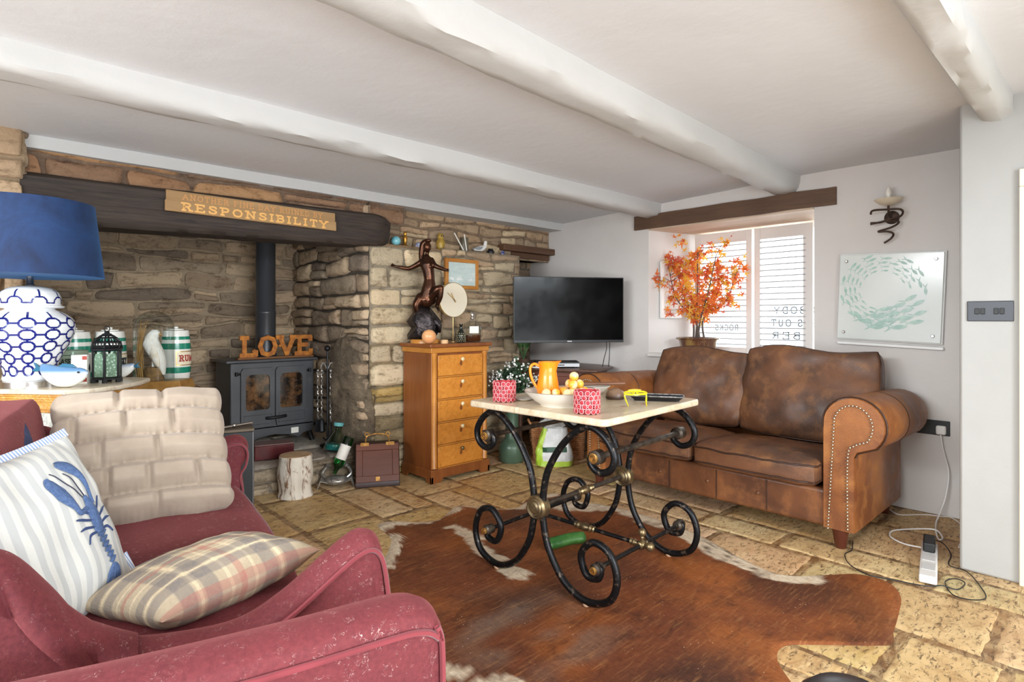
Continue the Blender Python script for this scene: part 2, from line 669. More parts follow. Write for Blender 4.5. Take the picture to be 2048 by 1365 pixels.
g = G()
g.col = lin((84, 64, 48))
g.grid(lambda a, b: Vector((lerp(-1.5, 5.0, a), lerp(-1.5, 5.3, b), -0.004 + 0.002 * nz(a * 60, b * 60, 3))), 60, 60)
rnd = random.Random(21)
XS = [-1.5, -1.0, -0.55, -0.1, 0.35, 0.8, 1.36, 1.80, 2.20, 2.60, 3.09, 3.34, 3.86, 4.32]
for i in range(len(XS) - 1):
    y = -1.5 - rnd.uniform(0, .5)
    fixed = {8: [.57], 9: [.33, 1.05], 10: [1.265, 1.727]}.get(i, [])
    while y < 4.3:
        L = rnd.uniform(.38, .82)
        for fy in fixed:
            if y < fy - .05 < y + L + .2:
                L = fy - y
        y0, y1 = max(y, -1.5), min(y + L, 4.4)
        y += L
        if y1 - y0 < .06:
            continue
        cells = [(XS[i], XS[i + 1])]
        if rnd.random() < .22 and XS[i + 1] - XS[i] > .35:
            q = lerp(XS[i], XS[i + 1], rnd.choice((.4, .6)))
            cells = [(XS[i], q), (q, XS[i + 1])]
        for xa, xb in cells:
            t = rnd.uniform(.0, 1.0)
            base = [(222, 192, 140), (210, 174, 120), (230, 204, 158)][rnd.randrange(3)]
            g.col = tuple(q * rnd.uniform(.9, 1.08) for q in lin(base)[:3]) + (1,)
            gp = rnd.uniform(.010, .016)
            sd = rnd.uniform(0, 99)
            nx_, ny_ = 10, 14

            def fl(a, b, xa=xa, xb=xb, y0=y0, y1=y1, gp=gp, sd=sd):
                x, yy = lerp(xa + gp, xb - gp, a), lerp(y0 + gp, y1 - gp, b)
                ed = a in (0, 1) or b in (0, 1)
                z = 0.0015 * nz(x * 5, yy * 5, sd)
                if ed:
                    z = -0.006
                w_ = .011 * nz(x * 16, yy * 16, sd) + .008 * nz(x * 45, yy * 45, sd)
                if a in (0, 1):
                    x += w_
                if b in (0, 1):
                    yy += w_
                return Vector((x, yy, z))
            ta = [0, .04] + [(k + 1) / 9 for k in range(8)] + [.96, 1]
            tb = [0, .03] + [(k + 1) / 15 for k in range(14)] + [.97, 1]
            vs = [fl(a, b) for b in tb for a in ta]
            m_ = len(ta)
            g.add(vs, [(q * m_ + p, q * m_ + p + 1, (q + 1) * m_ + p + 1, (q + 1) * m_ + p) for q in range(len(tb) - 1) for p in range(m_ - 1)])
g.col = None
struct(g.build('floor', m_flag(), smooth=60))

# ceiling, sagging gently towards the fireplace
g = G()
g.grid(lambda a, b: Vector((lerp(-1.6, 5.0, a), lerp(-1.6, 5.4, b), ceil_z(lerp(-1.6, 5.4, b)) + .006 * nz(a * 8, b * 8, 1))), 40, 40)
g.b2((-1.7, -1.7, 2.26), (5.1, 5.5, 2.4))
struct(g.build('ceiling', CEIL, smooth=60, fix=False))

# ------------------------------------------------------------------ plaster walls
g = G()
Y0, Y1, Y1b, ZS, ZT = 1.48, 2.83, 2.67, 0.88, 1.98
rough_ = lambda x, y, z: 0.008 * nz(x * 2, y * 2, z * 2)
g.b2((4.3, .4, 0), (4.9, Y0, 2.3))
g.b2((4.3, Y0, 0), (4.9, Y1 + .01, ZS))
g.b2((4.3, Y0, ZT + .02), (4.9, Y1 + .01, 2.3))
g.prism([(4.3, Y1), (4.9, Y1b), (4.9, 5.2), (4.3, 5.2)], 2.3)
struct(g.build('wall_right', PLASTER, smooth=30))
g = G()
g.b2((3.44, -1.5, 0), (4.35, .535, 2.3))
struct(g.build('wall_right_pier', m_plaster('plaster_white_darkened', (182, 182, 180), (173, 173, 170)), smooth=30, bevel=.012))  # same white as the other walls, darkened where the lamps overlight it
g = G()
g.b2((-1.6, -1.6, 0), (3.5, -1.5, .12))
g.b2((-1.6, -1.6, 2.1), (3.5, -1.5, 2.3))
g.b2((-1.6, -1.6, .12), (-1.1, -1.5, 2.1))
g.b2((2.3, -1.6, .12), (3.5, -1.5, 2.1))
struct(g.build('wall_rear', PLASTER, smooth=30))  # unseen wall; its wide opening is added and sized for the rear fill
g = G()
g.b2((-1.6, -1.6, 0), (-1.5, 4.0, .12))
g.b2((-1.6, -1.6, 2.1), (-1.5, 4.0, 2.3))
g.b2((-1.6, -1.6, .12), (-1.5, -1.2, 2.1))
g.b2((-1.6, 2.7, .12), (-1.5, 4.0, 2.1))
struct(g.build('wall_left', PLASTER, smooth=30))  # unseen wall, opening added to let the left fill lamps in

# door casing at the right edge of the pier
CREAM = simple('cream_paint', (232, 226, 208), .45)
d = struct(thing('door_1', 'cream painted door casing on the switch wall', 'door', (3.44, .3, 0)))
del d['category']
g = G()
g.b2((-.022, -.08, 0), (-.001, .018, 1.79))
g.b2((-.022, -.95, 1.79), (-.001, .018, 1.87))
g.build('door_casing', CREAM, d, bevel=.004)
g = G()
g.b2((-.012, -.93, 0), (-.001, -.08, 1.79))
g.build('door_panel', CREAM, d, bevel=.004)

# ------------------------------------------------------------------ white painted ceiling beams
def beam(name, x0, x1, ya, yb, wdt, zb, zt_off, seed, amp=.012, sag=0.0):
    """rough-hewn beam along x; ya/yb = near side y at each end"""
    g = G()
    prof = [(0, 1), (-.0, .55), (.02, .22), (.14, .04), (.35, 0), (.65, 0), (.86, .05), (.98, .25), (1, .6), (1, 1)]
    n = 70
    vs, fs = [], []
    for i in range(n + 1):
        t = i / n
        x = lerp(x0, x1, t)
        y = lerp(ya, yb, t)
        zt = ceil_z(y + wdt / 2) + .02
        b = zb + sag * t
        for k, (u, v) in enumerate(prof):
            w_ = amp * (nz(x * 3.1, k * 1.7, seed) + .5 * nz(x * 9, k * 2.2, seed + 4))
            vs.append(Vector((x, y + u * wdt + w_ * (.5 if 0 < k < 9 else .3), lerp(b, zt, v) + (w_ if v < .9 else 0))))
    m = len(prof)
    for i in range(n):
        for k in range(m - 1):
            a = i * m + k
            fs.append((a, a + 1, a + m + 1, a + m))
    fs += [tuple(range(m)), tuple(n * m + k for k in reversed(range(m)))]
    g.add(vs, fs)
    return struct(g.build(name, BEAMW, smooth=50))


beam('trim_1', -1.5, 4.32, 2.66, 2.70, .20, 2.075, 0, 1, .014)
beam('trim_2', -1.5, 4.32, 1.30, 1.575, .20, 2.095, 0, 8, .018)
beam('trim_3', -1.5, 3.46, .36, .34, .125, 2.115, 0, 15, .022)
g = G()
vs = []
g.grid(lambda a, b: Vector((lerp(.14, 4.3, a), [3.83, 3.83, 3.835, 4.05][int(b * 3 + .01)], [2.17, 2.095, 2.075, 2.075][int(b * 3 + .01)] + .004 * nz(a * 12, b, 4))), 60, 3)
g.add([(.14, 3.83, 2.17), (.14, 3.83, 2.095), (.14, 3.835, 2.075), (.14, 4.05, 2.075), (.14, 4.05, 2.17)], [(0, 1, 2, 3, 4)])
struct(g.build('trim_4', BEAMW, smooth=50))

# ------------------------------------------------------------------ stone fireplace wall
TAN = [(230, 206, 168), (222, 198, 162), (210, 190, 158), (234, 212, 176), (200, 182, 152)]
OCH = [(170, 142, 86), (156, 134, 88), (150, 132, 100), (182, 152, 92)]
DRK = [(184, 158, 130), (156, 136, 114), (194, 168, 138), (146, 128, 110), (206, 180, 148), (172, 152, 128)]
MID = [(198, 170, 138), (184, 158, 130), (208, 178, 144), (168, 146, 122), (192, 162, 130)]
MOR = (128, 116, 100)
X_, Y_, Z_ = (1, 0, 0), (0, 1, 0), (0, 0, 1)
g = G()
# pier right of the opening: paler dressed blocks to the left, rubble to the right
stones(g, (2.17, 3.86, 1.0), X_, Z_, .66, .75, (.12, .17), (.35, .75), TAN, (150, 138, 118), .03, .012, 3)
stones(g, (2.17, 3.86, 0.0), X_, Z_, .66, 1.0, (.10, .17), (.3, .7), OCH + TAN[2:], (140, 124, 96), .035, .02, 4)
stones(g, (2.83, 3.86, 0.0), X_, Z_, .90, 1.78, (.07, .13), (.14, .36), TAN[1:3] + MID[:3] + TAN[4:], (150, 136, 116), .03, .03, 5)
# pier cheek towards the stove
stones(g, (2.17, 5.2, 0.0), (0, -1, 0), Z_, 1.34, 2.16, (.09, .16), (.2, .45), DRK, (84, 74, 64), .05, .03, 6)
# right end of pier and the nook behind the television
stones(g, (3.73, 3.86, 0.0), Y_, Z_, .45, 1.78, (.08, .15), (.15, .3), MID, MOR, .02, .02, 7)
stones(g, (3.73, 4.29, 0.0), X_, Z_, .57, 1.9, (.08, .14), (.14, .3), MID, MOR, .02, .02, 8)
# ledge tops
g.col = lin((150, 122, 92))
g.b2((2.2, 3.875, 1.70), (3.72, 4.2, 1.772))
g.b2((2.2, 3.885, 0), (3.72, 4.2, 1.70))
# upper band above the ledge and above the mantel beam
stones(g, (2.36, 4.02, 1.765), X_, Z_, 1.94, .40, (.08, .14), (.16, .42), MID + TAN[1:2], (142, 120, 98), .022, .03, 9)
stones(g, (-.1, 3.90, 1.93), X_, Z_, 2.6, .24, (.11, .15), (.3, .75), [(190, 146, 104), (172, 130, 96), (160, 124, 96), (146, 118, 96)], (128, 106, 88), .035, .02, 10)
g.col = lin((110, 92, 74))
g.b2((2.3, 4.03, 1.78), (4.3, 4.3, 2.2))
g.b2((-.1, 3.91, 1.95), (2.5, 4.1, 2.2))
# left pier
stones(g, (-1.5, 3.80, 0), X_, Z_, 1.7, 2.2, (.12, .2), (.2, .5), MID + TAN[:1], (158, 136, 108), .035, .03, 11)
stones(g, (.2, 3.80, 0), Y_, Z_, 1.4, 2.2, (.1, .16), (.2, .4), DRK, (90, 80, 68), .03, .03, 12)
# inner back wall of the fireplace
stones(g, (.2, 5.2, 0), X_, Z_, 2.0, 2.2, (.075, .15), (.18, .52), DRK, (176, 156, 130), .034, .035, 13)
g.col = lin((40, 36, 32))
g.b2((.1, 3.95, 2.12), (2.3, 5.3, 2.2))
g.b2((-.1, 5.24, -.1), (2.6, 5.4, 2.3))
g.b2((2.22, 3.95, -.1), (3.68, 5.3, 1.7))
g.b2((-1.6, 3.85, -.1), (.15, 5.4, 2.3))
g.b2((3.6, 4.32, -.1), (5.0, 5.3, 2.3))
g.col = None
wf = struct(g.build('wall_back', STONE, smooth=55, fix=False))

# the swelling of the pier towards the stove (old bread oven)
g = G()


def swell(a, b):
    z = lerp(.15, 1.08, b)
    an = lerp(-.1, pi * .62, a)
    r = .12 * math.sqrt(max(0.0, 1 - max(0, (b - .62) / .38) ** 2)) + .015
    r *= 1 + .15 * nz(a * 3, b * 5, 3)
    x = 2.2 - r * math.sin(an) * 1.0
    y = 4.22 - math.cos(an) * .36 * (r / .13)
    return Vector((x + .02 * nz(a * 9, b * 14, 7), y + .02 * nz(a * 8, b * 12, 2), z))


vs_n = len(g.v)
g.col = lin((118, 102, 84))
g.grid(swell, 26, 30)
for i in range(vs_n, len(g.v)):
    p = g.v[i]
    q = .8 + .35 * nz(p[0] * 6, p[1] * 5, p[2] * 9)
    g.c[i] = tuple(min(1, c * q) for c in lin((122, 106, 86))[:3]) + (1,)
struct(g.build('trim_5', STONE, smooth=60))

# mantel beam, charred oak, rounded at its right end
OAKB = wood('charred_oak', (26, 22, 20), (74, 60, 51), 0, 7, .7, 18, .9)
g = G()


def mant(x, k):
    zb = lerp(1.695, 1.745, (x - .18) / 2.2)
    zt = lerp(1.945, 1.985, (x - .18) / 2.2)
    yf = 3.80
    e = max(0, (x - 2.16) / .21)
    if e > 0:
        q = math.sqrt(max(0, 1 - min(1, e) ** 2))
        mz_ = (zb + zt) / 2 + .02
        zt = lerp(mz_, zt, .35 + .65 * q)
        zb = lerp(mz_, zb, .6 + .4 * q)
        yf = lerp(3.9, yf, q)
    pr = [(4.06, zt), (yf + .03, zt), (yf, zt - .02), (yf, lerp(zb, zt, .6)), (yf + .006, lerp(zb, zt, .45)), (yf + .002, lerp(zb, zt, .38)), (yf + .012, zb + .03), (yf + .04, zb), (4.06, zb)]
    y, z = pr[k]
    a = .010 * nz(x * 2.2, k * 3.3, 5) + .004 * nz(x * 11, k * 3.1, 6)
    return Vector((x, y + a, z + a * .6))


n, m = 90, 9
vs = [mant(lerp(.18, 2.37, i / n), k) for i in range(n + 1) for k in range(m)]
fs = [(i * m + k, i * m + k + 1, (i + 1) * m + k + 1, (i + 1) * m + k) for i in range(n) for k in range(m - 1)] + [tuple(range(m)), tuple(n * m + k for k in range(m))]
g.add(vs, fs)
struct(g.build('trim_6', OAKB, smooth=45), 'charred oak mantel beam')

# oak lintels over the nook by the television, window lintel
DOAK = wood('dark_oak', (74, 52, 38), (108, 80, 60), 1, 4, .6, 12, .3)
DOAKX = wood('dark_oak_x', (78, 50, 34), (104, 72, 50), 0, 4, .6, 12, .3)
g = G()
g.b2((3.60, 3.93, 1.835), (4.30, 4.28, 1.895))
g.b2((3.74, 3.98, 1.78), (4.27, 4.28, 1.835))
struct(g.build('trim_7', DOAKX, smooth=30, bevel=.006), 'short dark oak lintels in the corner')
g = G()
n = 40
g.grid(lambda a, b: Vector((4.3 - .022, lerp(1.335, 2.965, a), lerp(1.978, 2.098, b) + .005 * nz(a * 7, b * 2, 2))), 40, 2)
bb = [(4.278, 1.335), (4.278, 2.965)]
g2 = G()
vs = []
for i in range(41):
    y = lerp(1.335, 2.965, i / 40)
    w_ = .005 * nz(y * 4, 1, 2)
    vs += [(4.276 + w_, y, 1.978 + w_), (4.276 - w_, y, 2.098 + w_), (4.32, y, 2.098 + w_), (4.32, y, 1.978 + w_)]
fs = [(i * 4 + k, i * 4 + (k + 1) % 4, (i + 1) * 4 + (k + 1) % 4, (i + 1) * 4 + k) for i in range(40) for k in range(4)] + [(0, 1, 2, 3), (163, 162, 161, 160)]
g2.add(vs, fs)
struct(g2.build('trim_8', DOAK, smooth=30), 'dark oak window lintel')
g = G()
g.prism([(4.30, 1.485), (4.9, 1.485), (4.9, Y1b), (4.3, Y1 - .004)], .03, Matrix.Translation((0, 0, 1.965)))
struct(g.build('trim_9', wood('pale_soffit', (196, 166, 140), (222, 200, 178), 1, 4, .7, 9, .2), smooth=30))
g = G()
g.prism([(4.26, 1.485), (4.9, 1.485), (4.9, Y1b), (4.3, Y1 - .004), (4.26, Y1 - .01)], .03, Matrix.Translation((0, 0, .87)))
struct(g.build('trim_10', simple('sill_paint', (236, 234, 230), .5), smooth=30, bevel=.005))

# ------------------------------------------------------------------ window: frame, panes, lettering on the pane
WHITE = simple('white_paint', (240, 240, 238), .4)
PANE = thin_glass('window_pane', (250, 252, 253), .08)
w1 = thing('window_1', '', 'window', (4.86, 2.14, .9))
struct(w1)
del w1['category'], w1['label']
g = G()
for a, b in ((-.66, -.60), (.47, .53), (-.03, .03)):
    g.b2((0, a, 0), (.05, b, 1.07))
g.b2((.001, -.66, 0), (.049, .53, .05))
g.b2((.001, -.66, 1.02), (.049, .53, 1.07))
g.build('window_frame', WHITE, w1, bevel=.004)
for k, (a, b) in enumerate(((-.60, -.03), (.03, .47))):
    g = G()
    g.b2((.020, a, .05), (.026, b, 1.02))
    g.build('window_pane', PANE, w1, smooth=0)
LETG = simple('grey_lettering', (120, 126, 132), .7)
# lettering is applied to read from outside, so it is mirrored in here
g = G()
for k, (tx, wd) in enumerate((('NOBODY', .40), ('GETS OUT', .42), ('SOBER', .42))):
    letters(g, tx, .062, .05, .0005, Matrix.Translation((.0285, -.54, .335 - k * .105)) @ Matrix(((0, 0, 1, 0), (1, 0, 0, 0), (0, 1, 0, 0), (0, 0, 0, 1))), .13, False, .012, wd)
g.build('lettering', LETG, w1, smooth=0)
g = G()
letters(g, 'ROCKS', .055, .05, .0005, Matrix.Translation((.0285, .16, .19)) @ Matrix(((0, 0, 1, 0), (1, 0, 0, 0), (0, 1, 0, 0), (0, 0, 0, 1))), .13, False, .006, .22)
g.build('lettering', LETG, w1, smooth=0)

# louvred shutters in the window
def m_slat():
    n = NT('slat_backlit_grey', .5)
    n.color((176, 178, 180))  # white slats coloured grey, backlit shade put into the colour
    n.b.inputs['Subsurface Weight'].default_value = 0.0
    tr = n.n('BsdfTranslucent')
    tr.inputs[0].default_value = (1, 1, 1, 1)
    mx = n.n('MixShader')
    mx.inputs[0].default_value = .05
    n.link(n.b.outputs[0], mx.inputs[1])
    n.link(tr.outputs[0], mx.inputs[2])
    out = [x for x in n.t.nodes if x.type == 'OUTPUT_MATERIAL'][0]
    n.link(mx.outputs[0], out.inputs[0])
    return n.m


SLAT = m_slat()
SHUT = simple('shutter_paint', (236, 232, 229), .45)
for (ya, yb, lab) in ((1.655, 2.115, 'white louvred shutter nearest the wall lamp, right half of the window'), (2.135, 2.655, 'white louvred shutter behind the potted maple, left half of the window')):
    t = thing('window_shutter', lab, 'shutter', (4.79, (ya + yb) / 2, .905), 0, 'louvred shutters of the window')
    h_ = (yb - ya) / 2
    zt_ = 1.045
    g = G()
    g.b2((-.014, -h_, 0), (.014, -h_ + (.072 if ya < 1.9 else .05), zt_))
    g.b2((-.014, h_ - .05, 0), (.014, h_, zt_))
    g.b2((-.0135, -h_ + .05, 0), (.0135, h_ - .05, .045))
    g.b2((-.0135, -h_ + .05, zt_ - .095), (.0135, h_ - .05, zt_))
    g.build('shutter_frame', SHUT, t, bevel=.003)
    g = G()
    z = .07
    while z < zt_ - .10:
        g.box((0, 0, z), (.042, 2 * h_ - .102, .008), (0, R(3), 0))
        z += .0475
    o = g.build('louvres', SLAT, t, smooth=30)

# ------------------------------------------------------------------ cowhide rug
def smooth01(x):
    x = min(1, max(0, x))
    return x * x * (3 - 2 * x)


def seg_d(p, a, b):
    ax, ay = a
    bx, by = b
    dx, dy = bx - ax, by - ay
    t = max(0, min(1, ((p[0] - ax) * dx + (p[1] - ay) * dy) / (dx * dx + dy * dy + 1e-12)))
    return math.hypot(p[0] - ax - t * dx, p[1] - ay - t * dy)


def poly_d(p, pts):
    return min(seg_d(p, a, b) for a, b in zip(pts[:-1], pts[1:]))


RUG = [(1.343, 2.36), (1.50, 2.52), (1.66, 2.72), (1.711, 2.95), (1.80, 2.965), (1.90, 2.85), (2.026, 2.79), (2.16, 2.86), (2.281, 2.907), (2.40, 2.70), (2.53, 2.63),
       (2.70, 2.70), (2.92, 2.66), (2.90, 2.45), (2.97, 2.26), (2.985, 1.954), (2.93, 1.606), (2.80, 1.30), (2.757, 1.099), (2.86, .961), (3.02, .842), (3.035, .735), (2.92, .656),
       (2.724, .62), (2.57, .60), (2.46, .585), (2.35, .68), (2.27, .76), (2.17, .845), (2.07, .835), (1.97, .75), (1.85, .62), (1.70, .55), (1.52, .62), (1.36, .60), (1.18, .70), (1.0, .66), (.86, .78), (.90, .98), (1.02, 1.2), (1.10, 1.5), (1.22, 1.75), (1.22, 1.95), (1.20, 2.15)]
out = spline([(x, y, 0) for x, y in RUG], 7, True)
cx, cy = 2.02, 1.62
g = G()
n = len(out)
RN = 64
vs, cs = [], []
BR1, BR2, BR3, WH, GY = lin((116, 60, 30)), lin((156, 88, 38)), lin((70, 40, 26)), lin((232, 216, 190)), lin((96, 84, 72))
white_l = [([(1.34, 2.36), (1.52, 2.55), (1.66, 2.72)], .07), ([(1.70, 2.90), (1.80, 2.95), (1.86, 2.88)], .08), ([(1.88, 2.84), (2.03, 2.80), (2.28, 2.90), (2.42, 2.70), (2.53, 2.63)], .045),
           ([(2.02, 2.62), (1.97, 2.42), (1.88, 2.16), (1.86, 1.92)], .05), ([(2.99, 2.2), (2.97, 1.95), (2.92, 1.62), (2.78, 1.3), (2.76, 1.1), (2.8, 1.02)], .11), ([(2.55, 2.62), (2.92, 2.66)], .05),
           ([(1.12, 1.66), (1.19, 1.53)], .05), ([(1.20, 1.42), (1.28, 1.36)], .05), ([(2.76, 2.45), (2.95, 2.25)], .12)]


def mixc(a, b, t):
    return tuple(lerp(x, y, t) for x, y in zip(a, b))


def hide_col(x, y, rim):
    w = 0
    nn = .045 * nz(x * 9, y * 9, 2) + .03 * nz(x * 26, y * 26, 4)
    for pts, r in white_l:
        w = max(w, smooth01((r - poly_d((x, y), pts) + nn) / .018))
    t = .30 + 1.2 * nz(x * 2.2, y * 2.2, 8) + .5 * nz(x * 7, y * 4, 3)
    c = mixc(BR1, BR2, smooth01(t + .25 * (x - 2.0)))
    c = mixc(c, BR3, smooth01(.1 - 1.3 * nz(x * 1.7 + 4, y * 2.6, 5)) * .8)
    # worn greyish area in front of the table
    gw = smooth01(1.15 - math.hypot((x - 1.55) / .42, (y - 1.55) / .42)) * smooth01(.45 + 1.6 * nz(x * 5, y * 8, 11))
    c = mixc(c, lin((126, 106, 92)), .8 * gw)
    sp = smooth01((nz(x * 30, y * 30, 6) - .12) * 6) * smooth01((2.05 - y) / .2) * (x > 2.6)
    wc = mixc(WH, GY, .75 * sp * smooth01((.16 - poly_d((x, y), [(2.86, 1.42), (2.78, 1.22)])) / .06) + .12 * sp)
    return mixc(c, wc, w)


for k in range(RN + 1):
    t = (k / RN) ** .8
    for p in out:
        x, y = lerp(cx, p.x, t), lerp(cy, p.y, t)
        e = smooth01((1 - t) / .03)
        z = .0015 + e * (.006 + .0025 * nz(x * 3.5, y * 3.5, 2) + .004 * smooth01((nz(x * 1.8, y * 3.2, 12) - .25) * 3))
        if k == RN:
            z = .0005
        vs.append((x, y, z))
        cs.append(hide_col(x, y, t))
fs = [(k * n + i, k * n + (i + 1) % n, (k + 1) * n + (i + 1) % n, (k + 1) * n + i) for k in range(1, RN) for i in range(n)]
fs += [(i, (i + 1) % n + 0, n + (i + 1) % n, n + i) for i in range(n)]
g.add(vs, fs)
g.c = cs


def m_hide():
    n = NT('cowhide', .62)
    a = n.noise(n.coord((14, 5, 5)), 6, 6, .7, .5)
    b = n.noise(None, 55, 4, .7)
    c = n.mix(n.ramp(a, .4, .7, 0, .55), n.attr(), n.mix(1.0, n.attr(), (170, 140, 110), 'MULTIPLY'))
    d2 = n.noise(n.coord((1, 1.8, 1)), 5, 7, .72, .9)
    c = n.mix(n.ramp(d2, .5, .7, 0, .7), c, n.mix(1.0, c, (120, 96, 84), 'MULTIPLY'))
    st_ = n.noise(n.coord((3, 26, 3), rot=(0, 0, .5)), 3, 5, .65, .3)
    c = n.mix(n.ramp(st_, .52, .72, 0, .35), c, (196, 138, 84))
    lint = n.ramp(n.vor(None, 46), .06, .11, 1, 0)
    c = n.mix(n.math('MULTIPLY', lint, n.ramp(n.noise(None, 7), .52, .6)), c, (220, 200, 170))
    n.color(c)
    n.bump(n.math('ADD', n.math('MULTIPLY', a, .6), n.math('MULTIPLY', b, .8)), .5, .006)
    return n.m


tag(g.build('cowhide_rug', m_hide(), smooth=180, weld=.0003), 'brown and white cowhide rug on the flagstones under the marble table', 'rug')

# ------------------------------------------------------------------ bakers table
IRON = NT('worn_black_iron', .38, .75)
IRON.color(IRON.mix(IRON.ramp(IRON.noise(None, 28, 6, .7), .56, .68), (34, 34, 36), (128, 112, 96)))
IRON.bump(IRON.noise(None, 30, 4), .35, .004)
IRON = IRON.m
BRASSW = simple('aged_brass', (150, 128, 92), .38, .85, (104, 92, 72), 30)
BRASSY = simple('yellow_brass', (206, 160, 92), .35, .8, (150, 104, 54), 60)
IRONB = simple('iron_rod_brownish', (96, 86, 76), .42, .7, (52, 46, 42), 22, .3, 40)


def m_travertine():
    n = NT('cream_marble', .28)
    a = n.noise(n.coord((4, 14, 6)), 1.5, 6, .65, .7)
    b = n.noise(n.coord((9, 30, 12)), 2.2, 5, .7)
    c = n.mix(n.ramp(a, .35, .65), (224, 210, 186), (204, 182, 150))
    c = n.mix(n.ramp(b, .52, .68, 0, .65), c, (172, 140, 102))
    # red wax marks near the middle
    red = None
    for cx_, cy_, r_ in ((-.055, -.255, .032), (.075, -.285, .036)):
        q = n.sep(n.coord((1, 1, 1), loc=(-cx_, -cy_, 0)))
        d_ = n.math('SQRT', n.math('ADD', n.math('POWER', n.math('MULTIPLY', q[0], 1.0), 2.0), n.math('POWER', n.math('MULTIPLY', q[1], 1.6), 2.0)))
        k_r = n.ramp(n.math('ADD', d_, n.math('MULTIPLY', n.noise(None, 40), .02)), r_ * .75, r_ * 1.1, 1, 0)
        red = k_r if red is None else n.math('MAXIMUM', red, k_r)
    n.color(n.mix(n.math('MULTIPLY', red, .65), c, (186, 82, 56)))
    n.bump(b, .08, .003)
    return n.m


TBL = thing('bakers_table', 'cream marble topped table on scrolled black iron legs, standing on the cowhide', 'table', (2.185, 1.80, .0125), R(3))
g = G()
hx, hy = .41, .40
poly = []
for sx, sy in ((1, 1), (-1, 1), (-1, -1), (1, -1)):
    a0 = {(1, 1): 0, (-1, 1): 90, (-1, -1): 180, (1, -1): 270}[(sx, sy)]
    for k in range(6):
        a = R(a0 + 18 * k)
        poly.append((sx * (hx - .035) + .035 * math.cos(a), sy * (hy - .035) + .035 * math.sin(a)))
g.prism(poly, .030, Matrix.Translation((0, 0, .760)))
g.build('tabletop', m_travertine(), TBL, bevel=.008, bseg=3)
# the upper and lower scroll curves, in the frame's y-z plane
UP = [(.028, .36), (.030, .42), (.060, .53), (.150, .66), (.262, .738), (.345, .715), (.398, .645), (.385, .585), (.330, .560), (.285, .590), (.290, .628), (.315, .628)]
LOW = [(.028, .34), (.030, .28), (.060, .175), (.145, .062), (.262, .016), (.375, .055), (.412, .15), (.375, .245), (.295, .268), (.236, .205), (.262, .128), (.320, .128), (.335, .17), (.308, .185)]
for fx in (-.345, .345):
    for sy in (1, -1):
        g = G()
        p = spline([(fx, sy * y, z) for y, z in reversed(UP)] + [(fx, sy * y, z) for y, z in LOW], 7)
        n_ = len(p)
        rr = [.0155 - .005 * max(0, 1 - min(i, n_ - 1 - i) / 14) for i in range(n_)]
        g.tube(p, rr, 10)
        g.build('scroll_leg', IRON, TBL, smooth=60)
    g = G()
    my = rot_m('Y', 90)
    g.lathe([(.0, -.040), (.02, -.038), (.028, -.032), (.034, -.034), (.040, -.026), (.046, -.028), (.053, -.018), (.053, .018), (.046, .028), (.040, .026), (.034, .034), (.028, .032), (.02, .038), (0, .040)], (fx, 0, .35), 28, my)
    g.build('medallion', BRASSW, TBL, smooth=30)
    for sy in (1, -1):
        s_ = -1 if fx < 0 else 1
        for (yy, zz, r_, q_) in ((sy * .318, .622, .030, .021), (sy * .318, .168, .024, .016)):
            g = G()
            g.lathe([(0, -.028), (.6 * r_, -.028), (r_, -.020), (r_, .020), (.6 * r_, .028), (0, .028)], (fx, yy, zz), 20, my)
            hub = g.build('scroll_hub', IRONB, TBL, smooth=30)
            g = G()
            prof = [(0, .010), (.25 * q_, .010), (.35 * q_, .004), (.55 * q_, .004), (.62 * q_, .009), (.75 * q_, .009), (.82 * q_, .004), (q_, .003), (q_, -.004)]
            g.lathe([(a, s_ * b) for a, b in prof], (fx + s_ * .030, yy, zz), 20, my)
            g.build('rosette', BRASSY, hub, smooth=30)
        g = G()
        g.lathe([(.008, -.004), (.013, -.002), (.016, .006), (.009, .012), (.008, .020)], (fx, sy * .262, 0), 12)
        g.build('foot_pad', bpy.data.materials.get('cork_pad') or simple('cork_pad', (196, 160, 128), .8), TBL)
for yy, zz, r_, mt in ((.318, .622, .012, IRONB), (-.318, .622, .0135, IRONB), (0, .35, .0115, IRONB), (.318, .168, .010, IRON), (-.318, .168, .010, IRON)):
    g = G()
    g.tube([(-.33, yy, zz), (.33, yy, zz)], r_, 12)
    g.build('stretcher_rod', mt, TBL, smooth=60)
g = G()
g.tube([(0, -.30, .168), (0, .30, .168)], .010, 12)
g.build('cross_rod', IRON, TBL, smooth=60)
mx_, my_ = rot_m('Y', 90), rot_m('X', 90)
ORN = [(.010, -.06), (.016, -.055), (.011, -.045), (.018, -.035), (.012, -.026), (.019, -.012), (.021, 0), (.019, .012), (.012, .026), (.018, .035), (.011, .045), (.016, .055), (.010, .06)]
KN = [(.010, -.03), (.017, -.026), (.013, -.018), (.020, -.008), (.020, .008), (.013, .018), (.017, .026), (.010, .03)]
KS = [(.010, -.03), (.016, -.024), (.011, -.015), (.017, -.006), (.011, .004), (.010, .01)]
for pr, c_, m_ in ((ORN, (0, 0, .35), mx_), (ORN, (0, 0, .168), my_), (KN, (0, .318, .168), mx_), (KN, (0, -.318, .168), mx_), (KS, (0, .285, .168), my_), (KS, (0, -.285, .168), my_)):
    g = G()
    g.lathe(pr, c_, 18, m_)
    g.build('collar', BRASSW, TBL, smooth=35)
for sy in (1, -1):
    g = G()
    g.lathe([(0, .17), (.008, .172), (.006, .19), (.010, .2), (.008, .205), (.0145, .211), (.019, .222), (.0145, .235), (.008, .240), (0, .241)], (0, sy * .318, 0), 16)
    g.build('ball_finial', BRASSW, TBL, smooth=60)
    g = G()
    g.ell((0, sy * .357, .168), .021)
    g.build('ball_finial', BRASSW, TBL, smooth=180)

